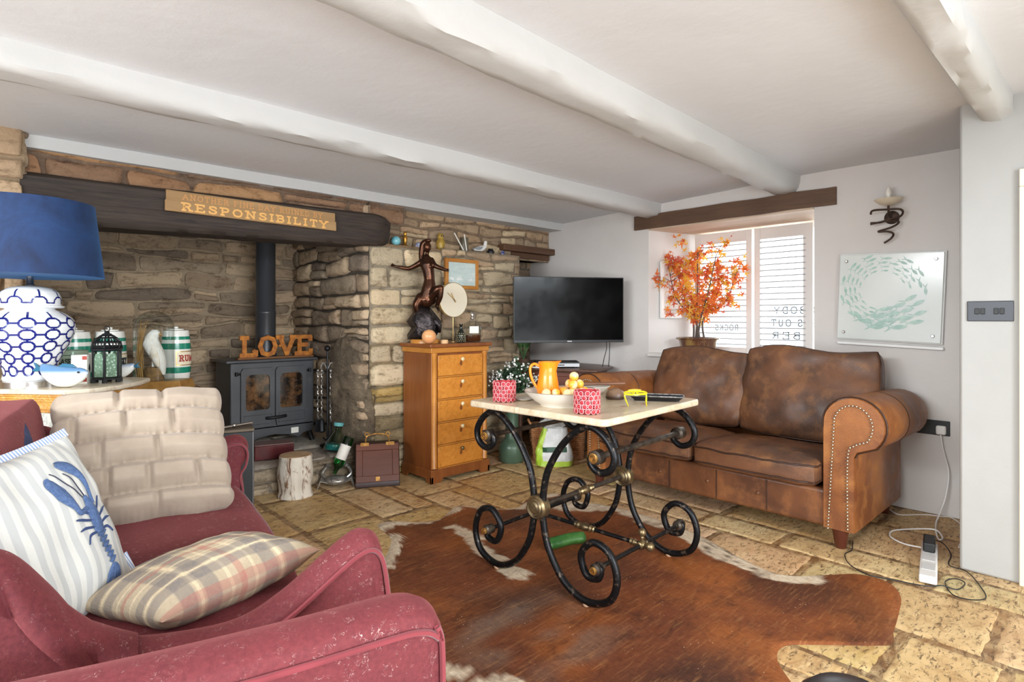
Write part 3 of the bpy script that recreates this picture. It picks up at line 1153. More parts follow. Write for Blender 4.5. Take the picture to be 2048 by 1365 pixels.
# ------------------------------------------------------------------ leather sofa
def m_leather(name, c1, c2, c3):
    n = NT(name, .42)
    a = n.noise(None, 3.2, 4, .6, .4)
    b = n.noise(None, 9, 5, .65)
    fine = n.vor(None, 240)
    c = n.mix(n.ramp(a, .36, .62), c1, c2)
    c = n.mix(n.ramp(b, .5, .72, 0, .6), c, c3)
    n.color(c)
    n.bump(n.math('ADD', n.math('MULTIPLY', fine, .25), n.math('MULTIPLY', b, .6)), .35, .006)
    n.set('Roughness', n.ramp(b, .35, .7, .36, .6))
    return n.m


LEA = m_leather('brown_leather', (130, 80, 46), (92, 56, 36), (160, 102, 54))
LEAT = m_leather('tan_leather', (158, 98, 48), (118, 68, 36), (184, 122, 62))
LEAD = m_leather('cushion_leather', (122, 80, 54), (86, 60, 46), (158, 108, 64))
PIPE = simple('dark_piping', (62, 38, 26), .5)
NAIL = simple('nickel_nails', (196, 184, 164), .3, .9)
LEGW = wood('mahogany_leg', (70, 30, 20), (96, 46, 30), 2, 4, .35, 8, .1)

SOFA = thing('leather_sofa', 'worn brown leather two seat sofa with rolled arms under the window', 'sofa', (3.25, 1.80, 0), 0)
# local: x from front (0) to back (.93), y from -1 (camera right) to +1
H_ = .87


def arm_profile():
    p = [(0, .105), (0, .62)]
    for k in range(1, 19):
        a = R(180 - 12.5 * k)
        p.append((.147 + .147 * math.cos(a), .652 + .147 * math.sin(a)))
    p += [(.165, .512), (.155, .49), (.155, .105)]
    return p


for s in (-1, 1):
    ap = arm_profile()
    g = G()
    n_ = len(ap)
    yb = -.715 if s < 0 else .715
    rows_ = []
    for x, ins in ((.012, .014), (.0, .03), (.012, .008), (.03, 0.0), (.40, .0), (.80, 0), (.90, .004), (.925, .02)):
        row = []
        for (t, z) in ap:
            cx_, cz_ = (.09, .45) if z < .5 else (.147, .652)
            k = 1 - ins / .14 if z >= .5 else 1
            tt = cx_ + (t - cx_) * (1 - ins / .09 * (1 if z < .5 else .6))
            zz = cz_ + (z - cz_) * k if z >= .5 else z
            zz += -.03 * x * (z > .3) - (.012 * nz(x * 3, t * 9, 4) if 0.03 < x < .9 else 0)
            row.append(Vector((x, yb + s * tt, zz)))
        rows_.append(row)
    rows_ = rows_[2:]
    vs = [p for r in rows_ for p in r]
    fs = [(i * n_ + k, i * n_ + (k + 1) % n_, (i + 1) * n_ + (k + 1) % n_, (i + 1) * n_ + k) for i in range(len(rows_) - 1) for k in range(n_)]
    fs += [tuple(range(n_)), tuple((len(rows_) - 1) * n_ + k for k in reversed(range(n_)))]
    g.add(vs, fs)
    arm = g.build('arm', LEAT, SOFA, smooth=45)
    # front panel edge and nail trim
    inset = []
    for (t, z) in ap:
        cx_, cz_ = (.0775, 0) if z < .5 else (.147, .652)
        inset.append((cx_ + (t - cx_) * .60, cz_ + (z - cz_) * .70 if z >= .5 else z))
    path = resample(spline([(.006, yb + s * t, z) for t, z in inset], 6), .0175)
    g = G()
    g.ell((0, 0, 0), .0062, 8, 6)
    nail = g.build('nail_head', NAIL, arm, smooth=180)
    nail.location = path[0]
    for p in path[1:]:
        q = nail.copy()
        COL.objects.link(q)
        q.location = p
    g = G()
    g.tube([(.018, yb + s * t * 1.01, z) for t, z in ap[1:-1]], .004, 6)
    g.build('seam', PIPE, arm, smooth=60)
    g = G()
    g.tube([(.45, yb + s * t, z - .0137) for t, z in ap[2:-3]], .0035, 6)
    g.build('seam', PIPE, arm, smooth=60)

# base, front rail with stitched panels
g = G()
ny = 40
vs = []
g.b2((.03, -.74, .10), (.90, .74, .30))
g.build('base', LEA, SOFA, bevel=.02, bseg=3)
for y in (-.42, -.12, .2, .5):
    g = G()
    g.tube([(.028, y, .115), (.026, y, .285)], .003, 6)
    g.build('rail_seam', PIPE, SOFA, smooth=60)
for y, z in ((-.37, .20), (-.06, .205), (.27, .2)):
    g = G()
    g.ell((.028, y, z), (.008, .012, .012), 12, 8)
    g.build('button', LEA, SOFA, smooth=180)
# back frame
g = G()
g.grid(lambda a, b: Vector((.78 + .06 * b, lerp(-.74, .72, a), .2 + .64 * b)), 8, 6)
g.b2((.80, -.74, .12), (.93, .72, .85))
g.build('back_frame', LEAT, SOFA, bevel=.03, bseg=4)


def cushion(g, fn, w, d, h, nu=26, nv=20, crown=.03, seed=1, wr=.006, pw=.22):
    """soft box cushion: fn(a,b,c) maps local w/d/h offsets to world"""
    def pt(u, v, side):
        a, b = 2 * u - 1, 2 * v - 1
        ea = max(0, 1 - abs(a) ** 10) ** .5
        eb = max(0, 1 - abs(b) ** 10) ** .5
        e = ea * eb
        t = h / 2 * (.62 + .38 * e) + crown * (1 - a * a) * (1 - b * b)
        if abs(a) > .999 or abs(b) > .999:
            t = h / 2 * .60
        q = wr * nz(a * 2.6, b * 2.6, seed + side * 7) + wr * .6 * nz(a * 7, b * 4, seed + 3)
        rnd_ = 1 - .03 * (abs(a) ** 6) * (abs(b) ** 6)
        bl = .02 * (1 - abs(b) ** 2) * (abs(a) ** 8) * (1 if a > 0 else -1)
        bd = .02 * (1 - abs(a) ** 2) * (abs(b) ** 8) * (1 if b > 0 else -1)
        return fn(a * w / 2 * rnd_ + bl, b * d / 2 * rnd_ + bd, side * (t + q))
    c = lambda k: .5 - .5 * math.cos(pi * k)
    g.grid(lambda u, v: pt(c(u), c(v), 1), nu, nv)
    g.grid(lambda u, v: pt(c(u), c(v), -1), nu, nv)
    # boxing strip round the edge
    loop = [(c(i / nu), 0) for i in range(nu)] + [(1, c(j / nv)) for j in range(nv)] + [(1 - c(i / nu), 1) for i in range(nu)] + [(0, 1 - c(j / nv)) for j in range(nv)]
    m = len(loop)
    vs = []
    for k in range(5):
        sd = 1 - 2 * k / 4
        for u, v in loop:
            top, bot = pt(u, v, 1), pt(u, v, -1)
            mid = (top + bot) / 2
            bulge = 1 + .012 * (1 - sd * sd)
            p = mid + (top - mid) * sd
            vs.append(p)
    fs = [(k * m + i, k * m + (i + 1) % m, (k + 1) * m + (i + 1) % m, (k + 1) * m + i) for k in range(4) for i in range(m)]
    g.add(vs, fs)
    return [pt(u, v, 1) for u, v in loop], [pt(u, v, -1) for u, v in loop]


for i, (ya, yb, dz) in enumerate(((-.71, .0, 0), (.01, .715, .005))):
    yc = (ya + yb) / 2
    g = G()
    tl = R(2.5)
    f = lambda a, b, c, yc=yc, dz=dz: Vector((-.055 + .33 + b, yc + a, .372 + dz + c - b * .05 - .018 * max(0, (b + .1)) + (-.008 if b < -.28 else 0)))
    up, lo = cushion(g, f, .70, .66, .145, crown=.022, seed=3 + i * 5, wr=.010)
    sc = g.build('seat_cushion', LEAD, SOFA, smooth=60, weld=.0006)
    g = G()
    for lp in (up, lo):
        g = G()
        g.tube(lp, .0055, 6, True)
        g.build('piping', PIPE, sc, smooth=60)
for i, (ya, yb, hh, off) in enumerate(((-.80, -.005, .565, 0), (.0, .70, .545, .02))):
    yc = (ya + yb) / 2
    g = G()
    ang = R(17)

    def f(a, b, c, yc=yc, hh=hh, off=off, i=i):
        # a across, b up the cushion, c thickness (towards the room is +c)
        top = .5 + b / hh
        sag = .02 * math.sin(a * 9 + i) * top + (-.025 * (1 - (2 * a / .75) ** 2)) * top * (1 if i else .6)
        thick = 1.0 + .25 * (1 - top)
        slump = .02 * nz(a * 4, b * 5, 7 + i)
        x = .70 + off + math.sin(ang) * b - math.cos(ang) * c * thick - .03 * max(0, top - .8) * 3
        z = .43 + hh / 2 + math.cos(ang) * b + math.sin(ang) * c + sag
        return Vector((x + slump, yc + a, z))
    up, lo = cushion(g, f, yb - ya - .005, hh, .15, nu=30, nv=26, crown=.04, seed=11 + i * 5, wr=.014)
    bc = g.build('back_cushion', LEAD, SOFA, smooth=60, weld=.0006)
    g = G()
    g.tube(up, .006, 6, True)
    g.build('piping', PIPE, bc, smooth=60)
for x, y in ((.06, -.79), (.86, -.79), (.06, .79), (.86, .79)):
    g = G()
    g.lathe([(.022, 0), (.026, .01), (.040, .095), (.042, .106)], (x, y, 0), 20)
    g.build('leg', LEGW, SOFA, smooth=40)

# ------------------------------------------------------------------ red velvet seats
def m_velvet():
    n = NT('red_velvet', .8)
    a = n.noise(None, 3, 4, .6)
    b = n.noise(n.coord((1, 1, 1)), 120, 3, .6)
    c = n.mix(n.ramp(a, .35, .65), (86, 25, 33), (101, 34, 40))
    c = n.mix(n.ramp(b, .3, .7, 0, .25), c, (152, 68, 71))
    # pale pet hairs: thin curved lines, in patches
    h1 = n.noise(n.coord((1, 1, 1)), 40, 1.0, .4, 2.5)
    h2 = n.noise(n.coord((1, 1, 1), loc=(3, 1, 2)), 52, 1.0, .4, 2.0)
    l1 = n.ramp(n.math('ABSOLUTE', n.math('SUBTRACT', h1, .5)), .004, .010, 1, 0)
    l2 = n.ramp(n.math('ABSOLUTE', n.math('SUBTRACT', h2, .52)), .004, .010, 1, 0)
    msk = n.ramp(n.noise(None, 42, 3, .7), .55, .60)
    msk2 = n.ramp(n.noise(n.coord(loc=(5, 5, 5)), 5, 3), .42, .62, .25, 1)
    hair = n.math('MULTIPLY', n.math('MULTIPLY', n.math('MAXIMUM', l1, l2), msk), msk2)
    c = n.mix(n.math('MULTIPLY', hair, .55), c, (240, 214, 206))
    n.color(c)
    n.b.inputs['Sheen Weight'].default_value = .24
    n.b.inputs['Sheen Tint'].default_value = lin((220, 130, 130))
    n.bump(n.math('ADD', b, n.math('MULTIPLY', a, 2)), .2, .004)
    return n.m


VEL = m_velvet()
VELP = simple('red_piping', (128, 46, 54), .8, Sheen_Weight=.2)


def arm_sweep(g, prof, w, base, s0, rnd_=.028):
    """upholstered arm: top line prof [(f, z)] swept over width w (local y from s0), closed down to z=base"""
    n = len(prof)
    cross = [(0, -rnd_ * 1.2), (.0, -rnd_ * .5), (.06, -.006), (.2, .004), (.5, .012), (.8, .004), (.94, -.006), (1, -rnd_ * .5), (1, -rnd_ * 1.2)]
    vs = []
    nor = []
    for i in range(n):
        a, b = prof[max(0, i - 1)], prof[min(n - 1, i + 1)]
        t = Vector((b[0] - a[0], b[1] - a[1]))
        t.normalize()
        nor.append(Vector((-t.y, t.x)))
    for i, (f, z) in enumerate(prof):
        for u, d in cross:
            q = Vector((f, z)) + nor[i] * d
            vs.append(Vector((q.x, s0 + u * w, q.y)))
    m = len(cross)
    fs = [(i * m + k, i * m + k + 1, (i + 1) * m + k + 1, (i + 1) * m + k) for i in range(n - 1) for k in range(m - 1)]
    g.add(vs, fs)
    # flat sides
    for u in (0, 1):
        ring = [Vector((Vector((f, z)) + nor[i] * cross[0][1]).to_tuple() + (0,)) for i, (f, z) in enumerate(prof)]
        side = []
        rows = 8
        for r in range(rows + 1):
            for p in ring:
                side.append(Vector((p.x, s0 + u * w + (.008 * math.sin(pi * r / rows) * (1 if u else -1)), lerp(p.y, min(base, p.y), r / rows))))
        k = len(ring)
        g.add(side, [(r * k + i, r * k + i + 1, (r + 1) * k + i + 1, (r + 1) * k + i) for r in range(rows) for i in range(k - 1)])


RZ = R(-10)
LOV = thing('red_loveseat', 'dark red velvet loveseat with sweeping arms, heaped with cushions', 'sofa', (.76, 2.2, 0), RZ)
near = [(p.x, p.y) for p in spline([(-.80, .80, 0), (-.68, .785, 0), (-.59, .728, 0), (-.52, .638, 0), (-.46, .565, 0), (-.39, .503, 0), (-.29, .478, 0), (-.16, .472, 0), (-.06, .512, 0), (.03, .572, 0), (.10, .618, 0), (.142, .630, 0), (.170, .604, 0), (.184, .535, 0), (.194, .42, 0), (.205, .12, 0)], 5)]
far_ = [(p.x, p.y) for p in spline([(-.80, .80, 0), (-.66, .74, 0), (-.52, .675, 0), (-.36, .63, 0), (-.18, .605, 0), (-.06, .61, 0), (.01, .632, 0), (.055, .628, 0), (.080, .59, 0), (.072, .53, 0), (.048, .48, 0), (.06, .40, 0), (.065, .12, 0)], 5)]
for prof, s0, nm in ((near, -.862, 0), (far_, .665, 1)):
    g = G()
    arm_sweep(g, prof, .11, .09, s0)
    arm = g.build('arm', VEL, LOV, smooth=50)
    for u in (0, .11):
        g = G()
        pp = [Vector((f, s0 + u + (.004 if u else -.004), z - .026)) for f, z in prof if f > -.42]
        pp = [p for p in pp]
        g.tube(pp, .0065, 6)
        g.build('piping', VELP, arm, smooth=60)
g = G()
g.b2((-.72, -.751, .10), (-.02, .664, .30))
g.build('base', VEL, LOV, bevel=.02, bseg=3)
g = G()
f = lambda a, b, c: Vector((-.33 + b * 1.0, a - .0435, .375 + c))
up, lo = cushion(g, f, 1.412, .72, .13, crown=.03, seed=5, wr=.006)
sc = g.build('seat_cushion', VEL, LOV, smooth=60, weld=.0006)
g = G()
g.tube(up, .007, 6, True)
g.build('piping', VELP, sc, smooth=60)
g = G()


def backf(a, b, c):
    # wide soft back with wings that rise at the ends
    wing = .05 * (abs(a) / .7) ** 3
    return Vector((-.70 + .12 * (b + .2) * -1 + c, a, .62 + b + wing * (b + .2)))


up, lo = cushion(g, lambda a, b, c: backf(a, b, c), 1.33, .50, .16, crown=.03, seed=9, wr=.01)
bk = g.build('backrest', VEL, LOV, smooth=60, weld=.0006)
for x, y in ((-.0, -.80), (.0, .70), (-.70, -.80), (-.70, .70)):
    g = G()
    g.lathe([(.02, 0), (.03, .092)], (x, y, 0), 16)
    g.build('leg', LEGW, LOV)

# soft gathered puffs where the near arm meets the back
g = G()


def puff(u, v):
    f_ = lerp(-.80, -.36, u)
    z0 = near[0][1]
    for p, q in zip(near[:-1], near[1:]):
        if p[0] <= f_ <= q[0]:
            z0 = lerp(p[1], q[1], (f_ - p[0]) / max(1e-6, q[0] - p[0]))
            break
    an = lerp(-.15, pi + .15, v)
    r = .066 * (1 - .25 * u) + .030 * abs(math.sin(u * 3.1 * pi + 1.1 * math.sin(v * 2.6) + .9)) ** .55
    return Vector((f_, -.807 - r * 1.0 * math.cos(an), z0 - .055 + r * .95 * math.sin(an)))


g.grid(puff, 120, 28)
g.build('gathered_padding', VEL, LOV, smooth=180)

# armchair nearest the camera: only its far arm is in the frame
ARC = thing('red_armchair', 'faded red velvet armchair in the near foreground, its piped arm strewn with pet hair', 'armchair', (.62, .965, 0), R(-8))
g = G()
ap_ = [(p.x, p.y) for p in spline([(-.80, .700, 0), (-.6, .680, 0), (-.4, .663, 0), (-.2, .652, 0), (-.06, .648, 0), (.0, .643, 0), (.035, .628, 0), (.058, .595, 0), (.064, .54, 0), (.064, .40, 0), (.064, .10, 0)], 6)]
arm_sweep(g, ap_, .115, .09, -.055, .03)
arm = g.build('arm', VEL, ARC, smooth=50)
for u in (-.059, .064):
    g = G()
    g.tube([Vector((f, u, z - .034)) if f < .05 else Vector((f - .012, u, z)) for f, z in ap_], .0065, 6)
    g.build('piping', VELP, arm, smooth=60)
g = G()
g.b2((-.78, -.62, .10), (.02, -.06, .28))
g.build('base', VEL, ARC, bevel=.02, bseg=3)
g = G()
cushion(g, lambda a, b, c: Vector((-.36 + b, -.34 + a, .35 + c)), .54, .72, .13, crown=.02, seed=15)
g.build('seat_cushion', VEL, ARC, smooth=60, weld=.0006)
g = G()
g.b2((-.90, -.64, .10), (-.79, .06, .78))
g.build('backrest', VEL, ARC, bevel=.04, bseg=4)
for x, y in ((.0, .0), (.0, -.56), (-.80, .0), (-.80, -.56)):
    g = G()
    g.lathe([(.02, 0), (.03, .10)], (x, y, 0), 16)
    g.build('leg', LEGW, ARC)


# ------------------------------------------------------------------ cushions
class Pillow:
    """square cushion from corner BL, edges U and V, bulging along N"""
    def __init__(s, BL, BR, TL, th, pinch=.06, seed=1, wr=.006, bend=0.0):
        s.BL, s.U, s.V = Vector(BL), Vector(BR) - Vector(BL), Vector(TL) - Vector(BL)
        s.N = s.U.cross(s.V).normalized()
        s.th, s.pinch, s.seed, s.wr, s.bend = th, pinch, seed, wr, bend

    def pt(s, u, v, side=1, off=0.0):
        a, b = 2 * u - 1, 2 * v - 1
        k = s.pinch
        uu = .5 + a / 2 * (1 - k * (1 - b * b) * abs(a) ** 3)
        vv = .5 + b / 2 * (1 - k * (1 - a * a) * abs(b) ** 3)
        t = s.th / 2 * max(0, (1 - abs(a) ** 2.6)) ** .55 * max(0, (1 - abs(b) ** 2.6)) ** .55
        t += s.wr * (nz(a * 2.2, b * 2.2, s.seed) + .5 * nz(a * 5 + 3, b * 3, s.seed)) * min(1, t / (s.th * .2))
        z = side * t + off + s.bend * (1 - a * a)
        return s.BL + s.U * uu + s.V * vv + s.N * z

    def mesh(s, n=40):
        g = G()
        c = lambda k: .5 - .5 * math.cos(pi * k)
        for sd in (1, -1):
            g.grid(lambda u, v: s.pt(c(u), c(v), sd), n, n)
        return g

    def rim(s, n=24, r=0):
        c = lambda k: .5 - .5 * math.cos(pi * k)
        e = [(c(i / n), 0) for i in range(n)] + [(1, c(j / n)) for j in range(n)] + [(1 - c(i / n), 1) for i in range(n)] + [(0, 1 - c(j / n)) for j in range(n)]
        return [s.pt(u, v) for u, v in e]


def uvcol_mat(name, fn, rough=.9):
    return


def pillow_uv(o, g, n):
    """store the cushion's own u,v in a uv layer so fabrics follow the cloth"""
    me = o.data
    uv = me.uv_layers.new(name='UVMap')
    return uv


def cloth_pillow(name, P, mat, n=44):
    g = G()
    c = lambda k: .5 - .5 * math.cos(pi * k)
    uvs = []
    for sd in (1, -1):
        g.grid(lambda u, v: P.pt(c(u), c(v), sd), n, n)
        uvs += [(c(i / n), c(j / n)) for j in range(n + 1) for i in range(n + 1)]
    me = bpy.data.meshes.new(name)
    me.from_pydata(g.v, [], [f if f[0] < (n + 1) ** 2 else tuple(reversed(f)) for f in g.f])
    me.materials.append(mat)
    uv = me.uv_layers.new(name='UVMap')
    for lp in me.loops:
        uv.data[lp.index].uv = uvs[lp.vertex_index]
    me.shade_smooth()
    o = bpy.data.objects.new(name, me)
    COL.objects.link(o)
    return o


def ribbon(g, P, pts, wds, off=.004, across=4):
    """flat embroidered strip lying on the front of pillow P; pts in (u, v) metres-from-centre fractions"""
    pts = [Vector((p[0], p[1], 0)) for p in pts]
    n = len(pts)
    vs = []
    for i, p in enumerate(pts):
        a, b = pts[max(0, i - 1)], pts[min(n - 1, i + 1)]
        t = (b - a).normalized()
        m = Vector((-t.y, t.x, 0))
        for k in range(across + 1):
            q = p + m * wds[i] * (2 * k / across - 1) / 2
            e = 1 - (2 * k / across - 1) ** 2
            vs.append(P.pt(q.x, q.y, 1, off * (.35 + .65 * e)))
    m_ = across + 1
    g.add(vs, [(i * m_ + k, i * m_ + k + 1, (i + 1) * m_ + k + 1, (i + 1) * m_ + k) for i in range(n - 1) for k in range(across)])


def taper(pts, w, n=6):
    p = spline([(x, y, 0) for x, y in pts], n)
    N = len(p)
    k = len(w) - 1
    return [(q.x, q.y) for q in p], [lerp(w[min(k, int(i / (N - 1) * k))], w[min(k, int(i / (N - 1) * k) + 1)], (i / (N - 1) * k) % 1 if i < N - 1 else 1) for i in range(N)]


# lobster cushion: blue-grey ticking stripe with an embroidered lobster
n = NT('ticking_stripe', .92)
u = n.sep(n.coord(gen='UV'))
st = n.math('PINGPONG', n.math('ADD', n.math('MULTIPLY', u[0], 12.5), n.math('MULTIPLY', u[1], 0.0)), .5)
c = n.mix(n.ramp(st, .22, .27), (220, 220, 214), (196, 198, 197))
wv = n.noise(n.coord((1, 1, 1)), 300, 2)
c = n.mix(n.ramp(wv, .3, .7, 0, .12), c, (190, 188, 180))
n.color(c)
n.bump(n.noise(None, 12, 4), .35, .01)
TICK = n.m
PL = Pillow((.05, 1.585, .43), (.335, 1.90, .465), (-.075, 1.865, .815), .16, .05, 3, .012)
o = tag(cloth_pillow('lobster_cushion', PL, TICK), 'white striped cushion embroidered with a blue lobster', 'cushion')
EMB = NT('blue_embroidery', .85)
w_ = EMB.noise(EMB.coord((1, 1, 1)), 160, 2, .6)
EMB.color(EMB.mix(EMB.ramp(w_, .35, .65), (70, 94, 138), (92, 116, 158)))
EMB.bump(w_, .6, .003)
EMB = EMB.m
EMBD = simple('dark_blue_thread', (56, 74, 118), .85)
# the lobster runs up the cushion, tail at lower right; u to the right, v up
LB = lambda x, y: (.715 + x * 1.03, .405 + y * 1.03)
g = G()
pt, wd = taper([LB(-.005, .16), LB(0, .08), LB(.004, -.03), LB(.004, -.06)], [.03, .085, .10, .085])
ribbon(g, PL, pt, wd, .008)
g.build('carapace', EMB, o, smooth=180, fix=False)
for k in range(6):
    g = G()
    y = -.068 - k * .030
    w = .088 - k * .008
    pt, wd = taper([LB(-w / 2 + .006, y + .004), LB(.006, y - .006), LB(w / 2 + .006, y + .004)], [.018, .034, .018])
    ribbon(g, PL, pt, wd, .008)
    g.build('tail_segment', EMB, o, smooth=180, fix=False)
for dx, w in ((-.05, .036), (-.026, .04), (.008, .042), (.042, .04), (.066, .036)):
    g = G()
    pt, wd = taper([LB(.008, -.245), LB(.008 + dx * .7, -.285), LB(.008 + dx, -.325)], [.018, w, .012])
    ribbon(g, PL, pt, wd, .007)
    g.build('tail_fan', EMB, o, smooth=180, fix=False)
for sgn, pts_, ws in ((-1, [(-.03, .09), (-.10, .085), (-.125, .13), (-.17, .22), (-.20, .30), (-.205, .34)], [.03, .034, .05, .092, .075, .02]),
                      (1, [(.03, .10), (.055, .19), (.045, .27), (.0, .345), (-.05, .385), (-.09, .40)], [.028, .032, .05, .088, .07, .02])):
    g = G()
    pt, wd = taper([LB(*p) for p in pts_], ws, 7)
    ribbon(g, PL, pt, wd, .008)
    g.build('claw', EMB, o, smooth=180, fix=False)
for sx in (-1, 1):
    for k, (y0, ex, ey) in enumerate(((.06, .10, .13), (.02, .125, .06), (-.02, .12, -.005), (-.05, .10, -.09))):
        g = G()
        pt, wd = taper([LB(sx * .035, y0), LB(sx * (.035 + ex * .55), y0 + (ey - y0) * .3 + .012), LB(sx * (.03 + ex), ey)], [.014, .016, .007])
        ribbon(g, PL, pt, wd, .005, 2)
        g.build('walking_leg', EMBD, o, smooth=180, fix=False)
for pts_ in ([(-.015, .15), (-.05, .20), (-.10, .26), (-.13, .33), (-.16, .36)], [(.0, .155), (-.01, .21), (-.04, .28), (-.075, .33)]):
    g = G()
    pt, wd = taper([LB(*p) for p in pts_], [.006, .005, .004])
    ribbon(g, PL, pt, wd, .004, 2)
    g.build('antenna', simple('dark_thread', (52, 52, 70), .8), o, smooth=180, fix=False)
n = NT('blue_stripe_trim', .9)
uu = n.sep(n.coord())
n.color(n.mix(n.ramp(n.math('PINGPONG', n.math('MULTIPLY', n.math('ADD', uu[0], uu[1]), 70), .5), .22, .28), (232, 236, 242), (150, 172, 212)))
for edge in (0, 1):
    g = G()
    pts_ = [PL.pt(k / 30, 1.0) for k in range(31)] if edge == 0 else [PL.pt(1.0, k / 30) for k in range(0, 6)]
    out_ = (PL.V if edge == 0 else PL.U).normalized() * .022
    vs = []
    for p in pts_:
        vs += [p - out_ * .3 + PL.N * .006, p + out_ + PL.N * .002, p + out_ - PL.N * .004, p - out_ * .3 - PL.N * .006]
    m_ = len(pts_)
    g.add(vs, [(i * 4 + k, i * 4 + (k + 1) % 4, (i + 1) * 4 + (k + 1) % 4, (i + 1) * 4 + k) for i in range(m_ - 1) for k in range(4)] + [(0, 1, 2, 3), (m_ * 4 - 1, m_ * 4 - 2, m_ * 4 - 3, m_ * 4 - 4)])
    g.build('edging', n.m, o, smooth=60)

# quilted beige cushion leaning on the far arm
n = NT('beige_suede', .85)
a = n.noise(None, 7, 4, .6)
n.color(n.mix(n.ramp(a, .35, .65), (168, 151, 134), (180, 164, 147)))
n.bump(n.noise(None, 30, 4), .25, .006)
n.b.inputs['Sheen Weight'].default_value = .2
BEI = n.m
QB = Pillow((.185, 2.46, .475), (.742, 2.362, .475), (.235, 2.832, .905), .16, .02, 8, .006)
rowsq = [(0, .16, [.0, .27, .56, 1]), (.16, .36, [0, .30, .52, .80, 1]), (.36, .56, [0, .26, .58, 1]), (.56, .78, [0, .12, .40, .68, 1]), (.78, 1, [0, .36, .62, 1])]
g = G()
g.c = []


def quilt(u, v):
    d = 1.0
    for (lo, hi, cuts) in rowsq:
        if lo <= v <= hi + 1e-9:
            dv = min((v - lo), (hi - v)) * .44 / .5
            for a0, b0 in zip(cuts[:-1], cuts[1:]):
                if a0 <= u <= b0 + 1e-9:
                    du = min(u - a0, b0 - u)
                    d = min(max(0, dv) / .055, 1) * min(max(0, du) / .045 + (.35 if 0 < a0 or b0 < 1 else 0), 1)
                    # puckers along the seams
                    d += .12 * nz(u * 40, v * 6, 4) * (1 - min(1, dv / .05))
    return -.040 + .058 * max(0, d) ** .55


NQ = 130
def qpt(u, v, side=1):
    # each course of the quilting swells out past the side seams, corners rounded off
    sw = 0
    for (lo, hi, cuts) in rowsq:
        if lo <= v <= hi + 1e-9:
            sw = math.sqrt(max(0, 1 - ((v - lo) / (hi - lo) * 2 - 1) ** 2))
    a, b = 2 * u - 1, 2 * v - 1
    cr = 1 - .055 * abs(a) ** 12 * abs(b) ** 12
    uu = .5 + a / 2 * cr * (1 + .045 * sw * abs(a) ** 6)
    vv = .5 + b / 2 * cr * (1 + .02 * abs(b) ** 8 * math.sin(u * 19))
    base = QB.pt(u, v, side, quilt(u, v) if side > 0 else -.02)
    lin_ = QB.U * (uu - u) + QB.V * (vv - v)
    return base + lin_


vs_f = [qpt(i / NQ, j / 110) for j in range(111) for i in range(NQ + 1)]
g.add(vs_f, [(j * (NQ + 1) + i, j * (NQ + 1) + i + 1, (j + 1) * (NQ + 1) + i + 1, (j + 1) * (NQ + 1) + i) for j in range(110) for i in range(NQ)])
g.grid(lambda u, v: qpt(u, v, -1), 40, 40)
rim = [(i / 40, 0) for i in range(40)] + [(1, i / 40) for i in range(40)] + [(1 - i / 40, 1) for i in range(40)] + [(0, 1 - i / 40) for i in range(40)]
vs = [qpt(u, v) for u, v in rim] + [qpt(u, v, -1) for u, v in rim]
m_ = len(rim)
g.add(vs, [(i, (i + 1) % m_, m_ + (i + 1) % m_, m_ + i) for i in range(m_)])
o = tag(g.build('quilted_cushion', BEI, smooth=180), 'large beige quilted cushion leaning on the far arm of the red loveseat', 'cushion')

# tartan wool cushion lying flat
n = NT('tartan_wool', .95)
uv_ = n.sep(n.coord(gen='UV'))


def band(x, centers, w):
    r = None
    for c_ in centers:
        q = n.ramp(n.math('ABSOLUTE', n.math('SUBTRACT', x, c_)), w * .75, w, 1, 0)
        r = q if r is None else n.math('MAXIMUM', r, q)
    return r


c = n.mix(0.0, (190, 174, 148), (190, 174, 148))
gry = (106, 104, 108)
for ax in (0, 1):
    c = n.mix(n.math('MULTIPLY', band(uv_[ax], (.16, .30, .66, .80), .05), .6), c, gry)
    c = n.mix(n.math('MULTIPLY', band(uv_[ax], (.23, .73), .012), .75), c, (232, 214, 178))
    c = n.mix(n.math('MULTIPLY', band(uv_[ax], (.48,) if ax == 0 else (.5, .02), .022), .5), c, (176, 96, 90))
    c = n.mix(n.math('MULTIPLY', band(uv_[ax], (.41, .56), .012), .6), c, (232, 214, 178))
fz = n.noise(n.coord((1, 1, 1)), 110, 4, .7)
c = n.mix(n.ramp(fz, .35, .75, 0, .5), c, (170, 150, 124))
n.color(c)
n.bump(fz, .5, .005)
PT = Pillow((.325, 1.535, .490), (.745, 1.605, .525), (.185, 1.765, .490), .165, .05, 5, .008)
tag(cloth_pillow('tartan_cushion', PT, n.m), 'beige and grey tartan wool cushion lying flat on the red loveseat', 'cushion')

# navy cushion behind
NAV = simple('navy_cloth', (48, 58, 92), .9, 0, (62, 74, 110), 30, .4, 200)
PN = Pillow((-.02, 2.02, .50), (.21, 2.42, .50), (-.10, 2.10, .86), .12, .05, 6, .008)
tag(cloth_pillow('navy_cushion', PN, NAV, 24), 'plain navy blue cushion tucked behind the lobster cushion', 'cushion')

# ------------------------------------------------------------------ marble console with lamp and ornaments
def m_marble(name, c1, c2, vein, sc=2.0, rough=.25):
    n = NT(name, rough)
    a = n.noise(None, sc * 2, 6, .6, 1.2)
    v = n.ramp(n.math('ABSOLUTE', n.math('SUBTRACT', n.noise(None, sc * 3, 5, .6, 1.5), .5)), .0, .03, 1, 0)
    c = n.mix(n.ramp(a, .35, .65), c1, c2)
    n.color(n.mix(n.math('MULTIPLY', v, .6), c, vein))
    return n.m


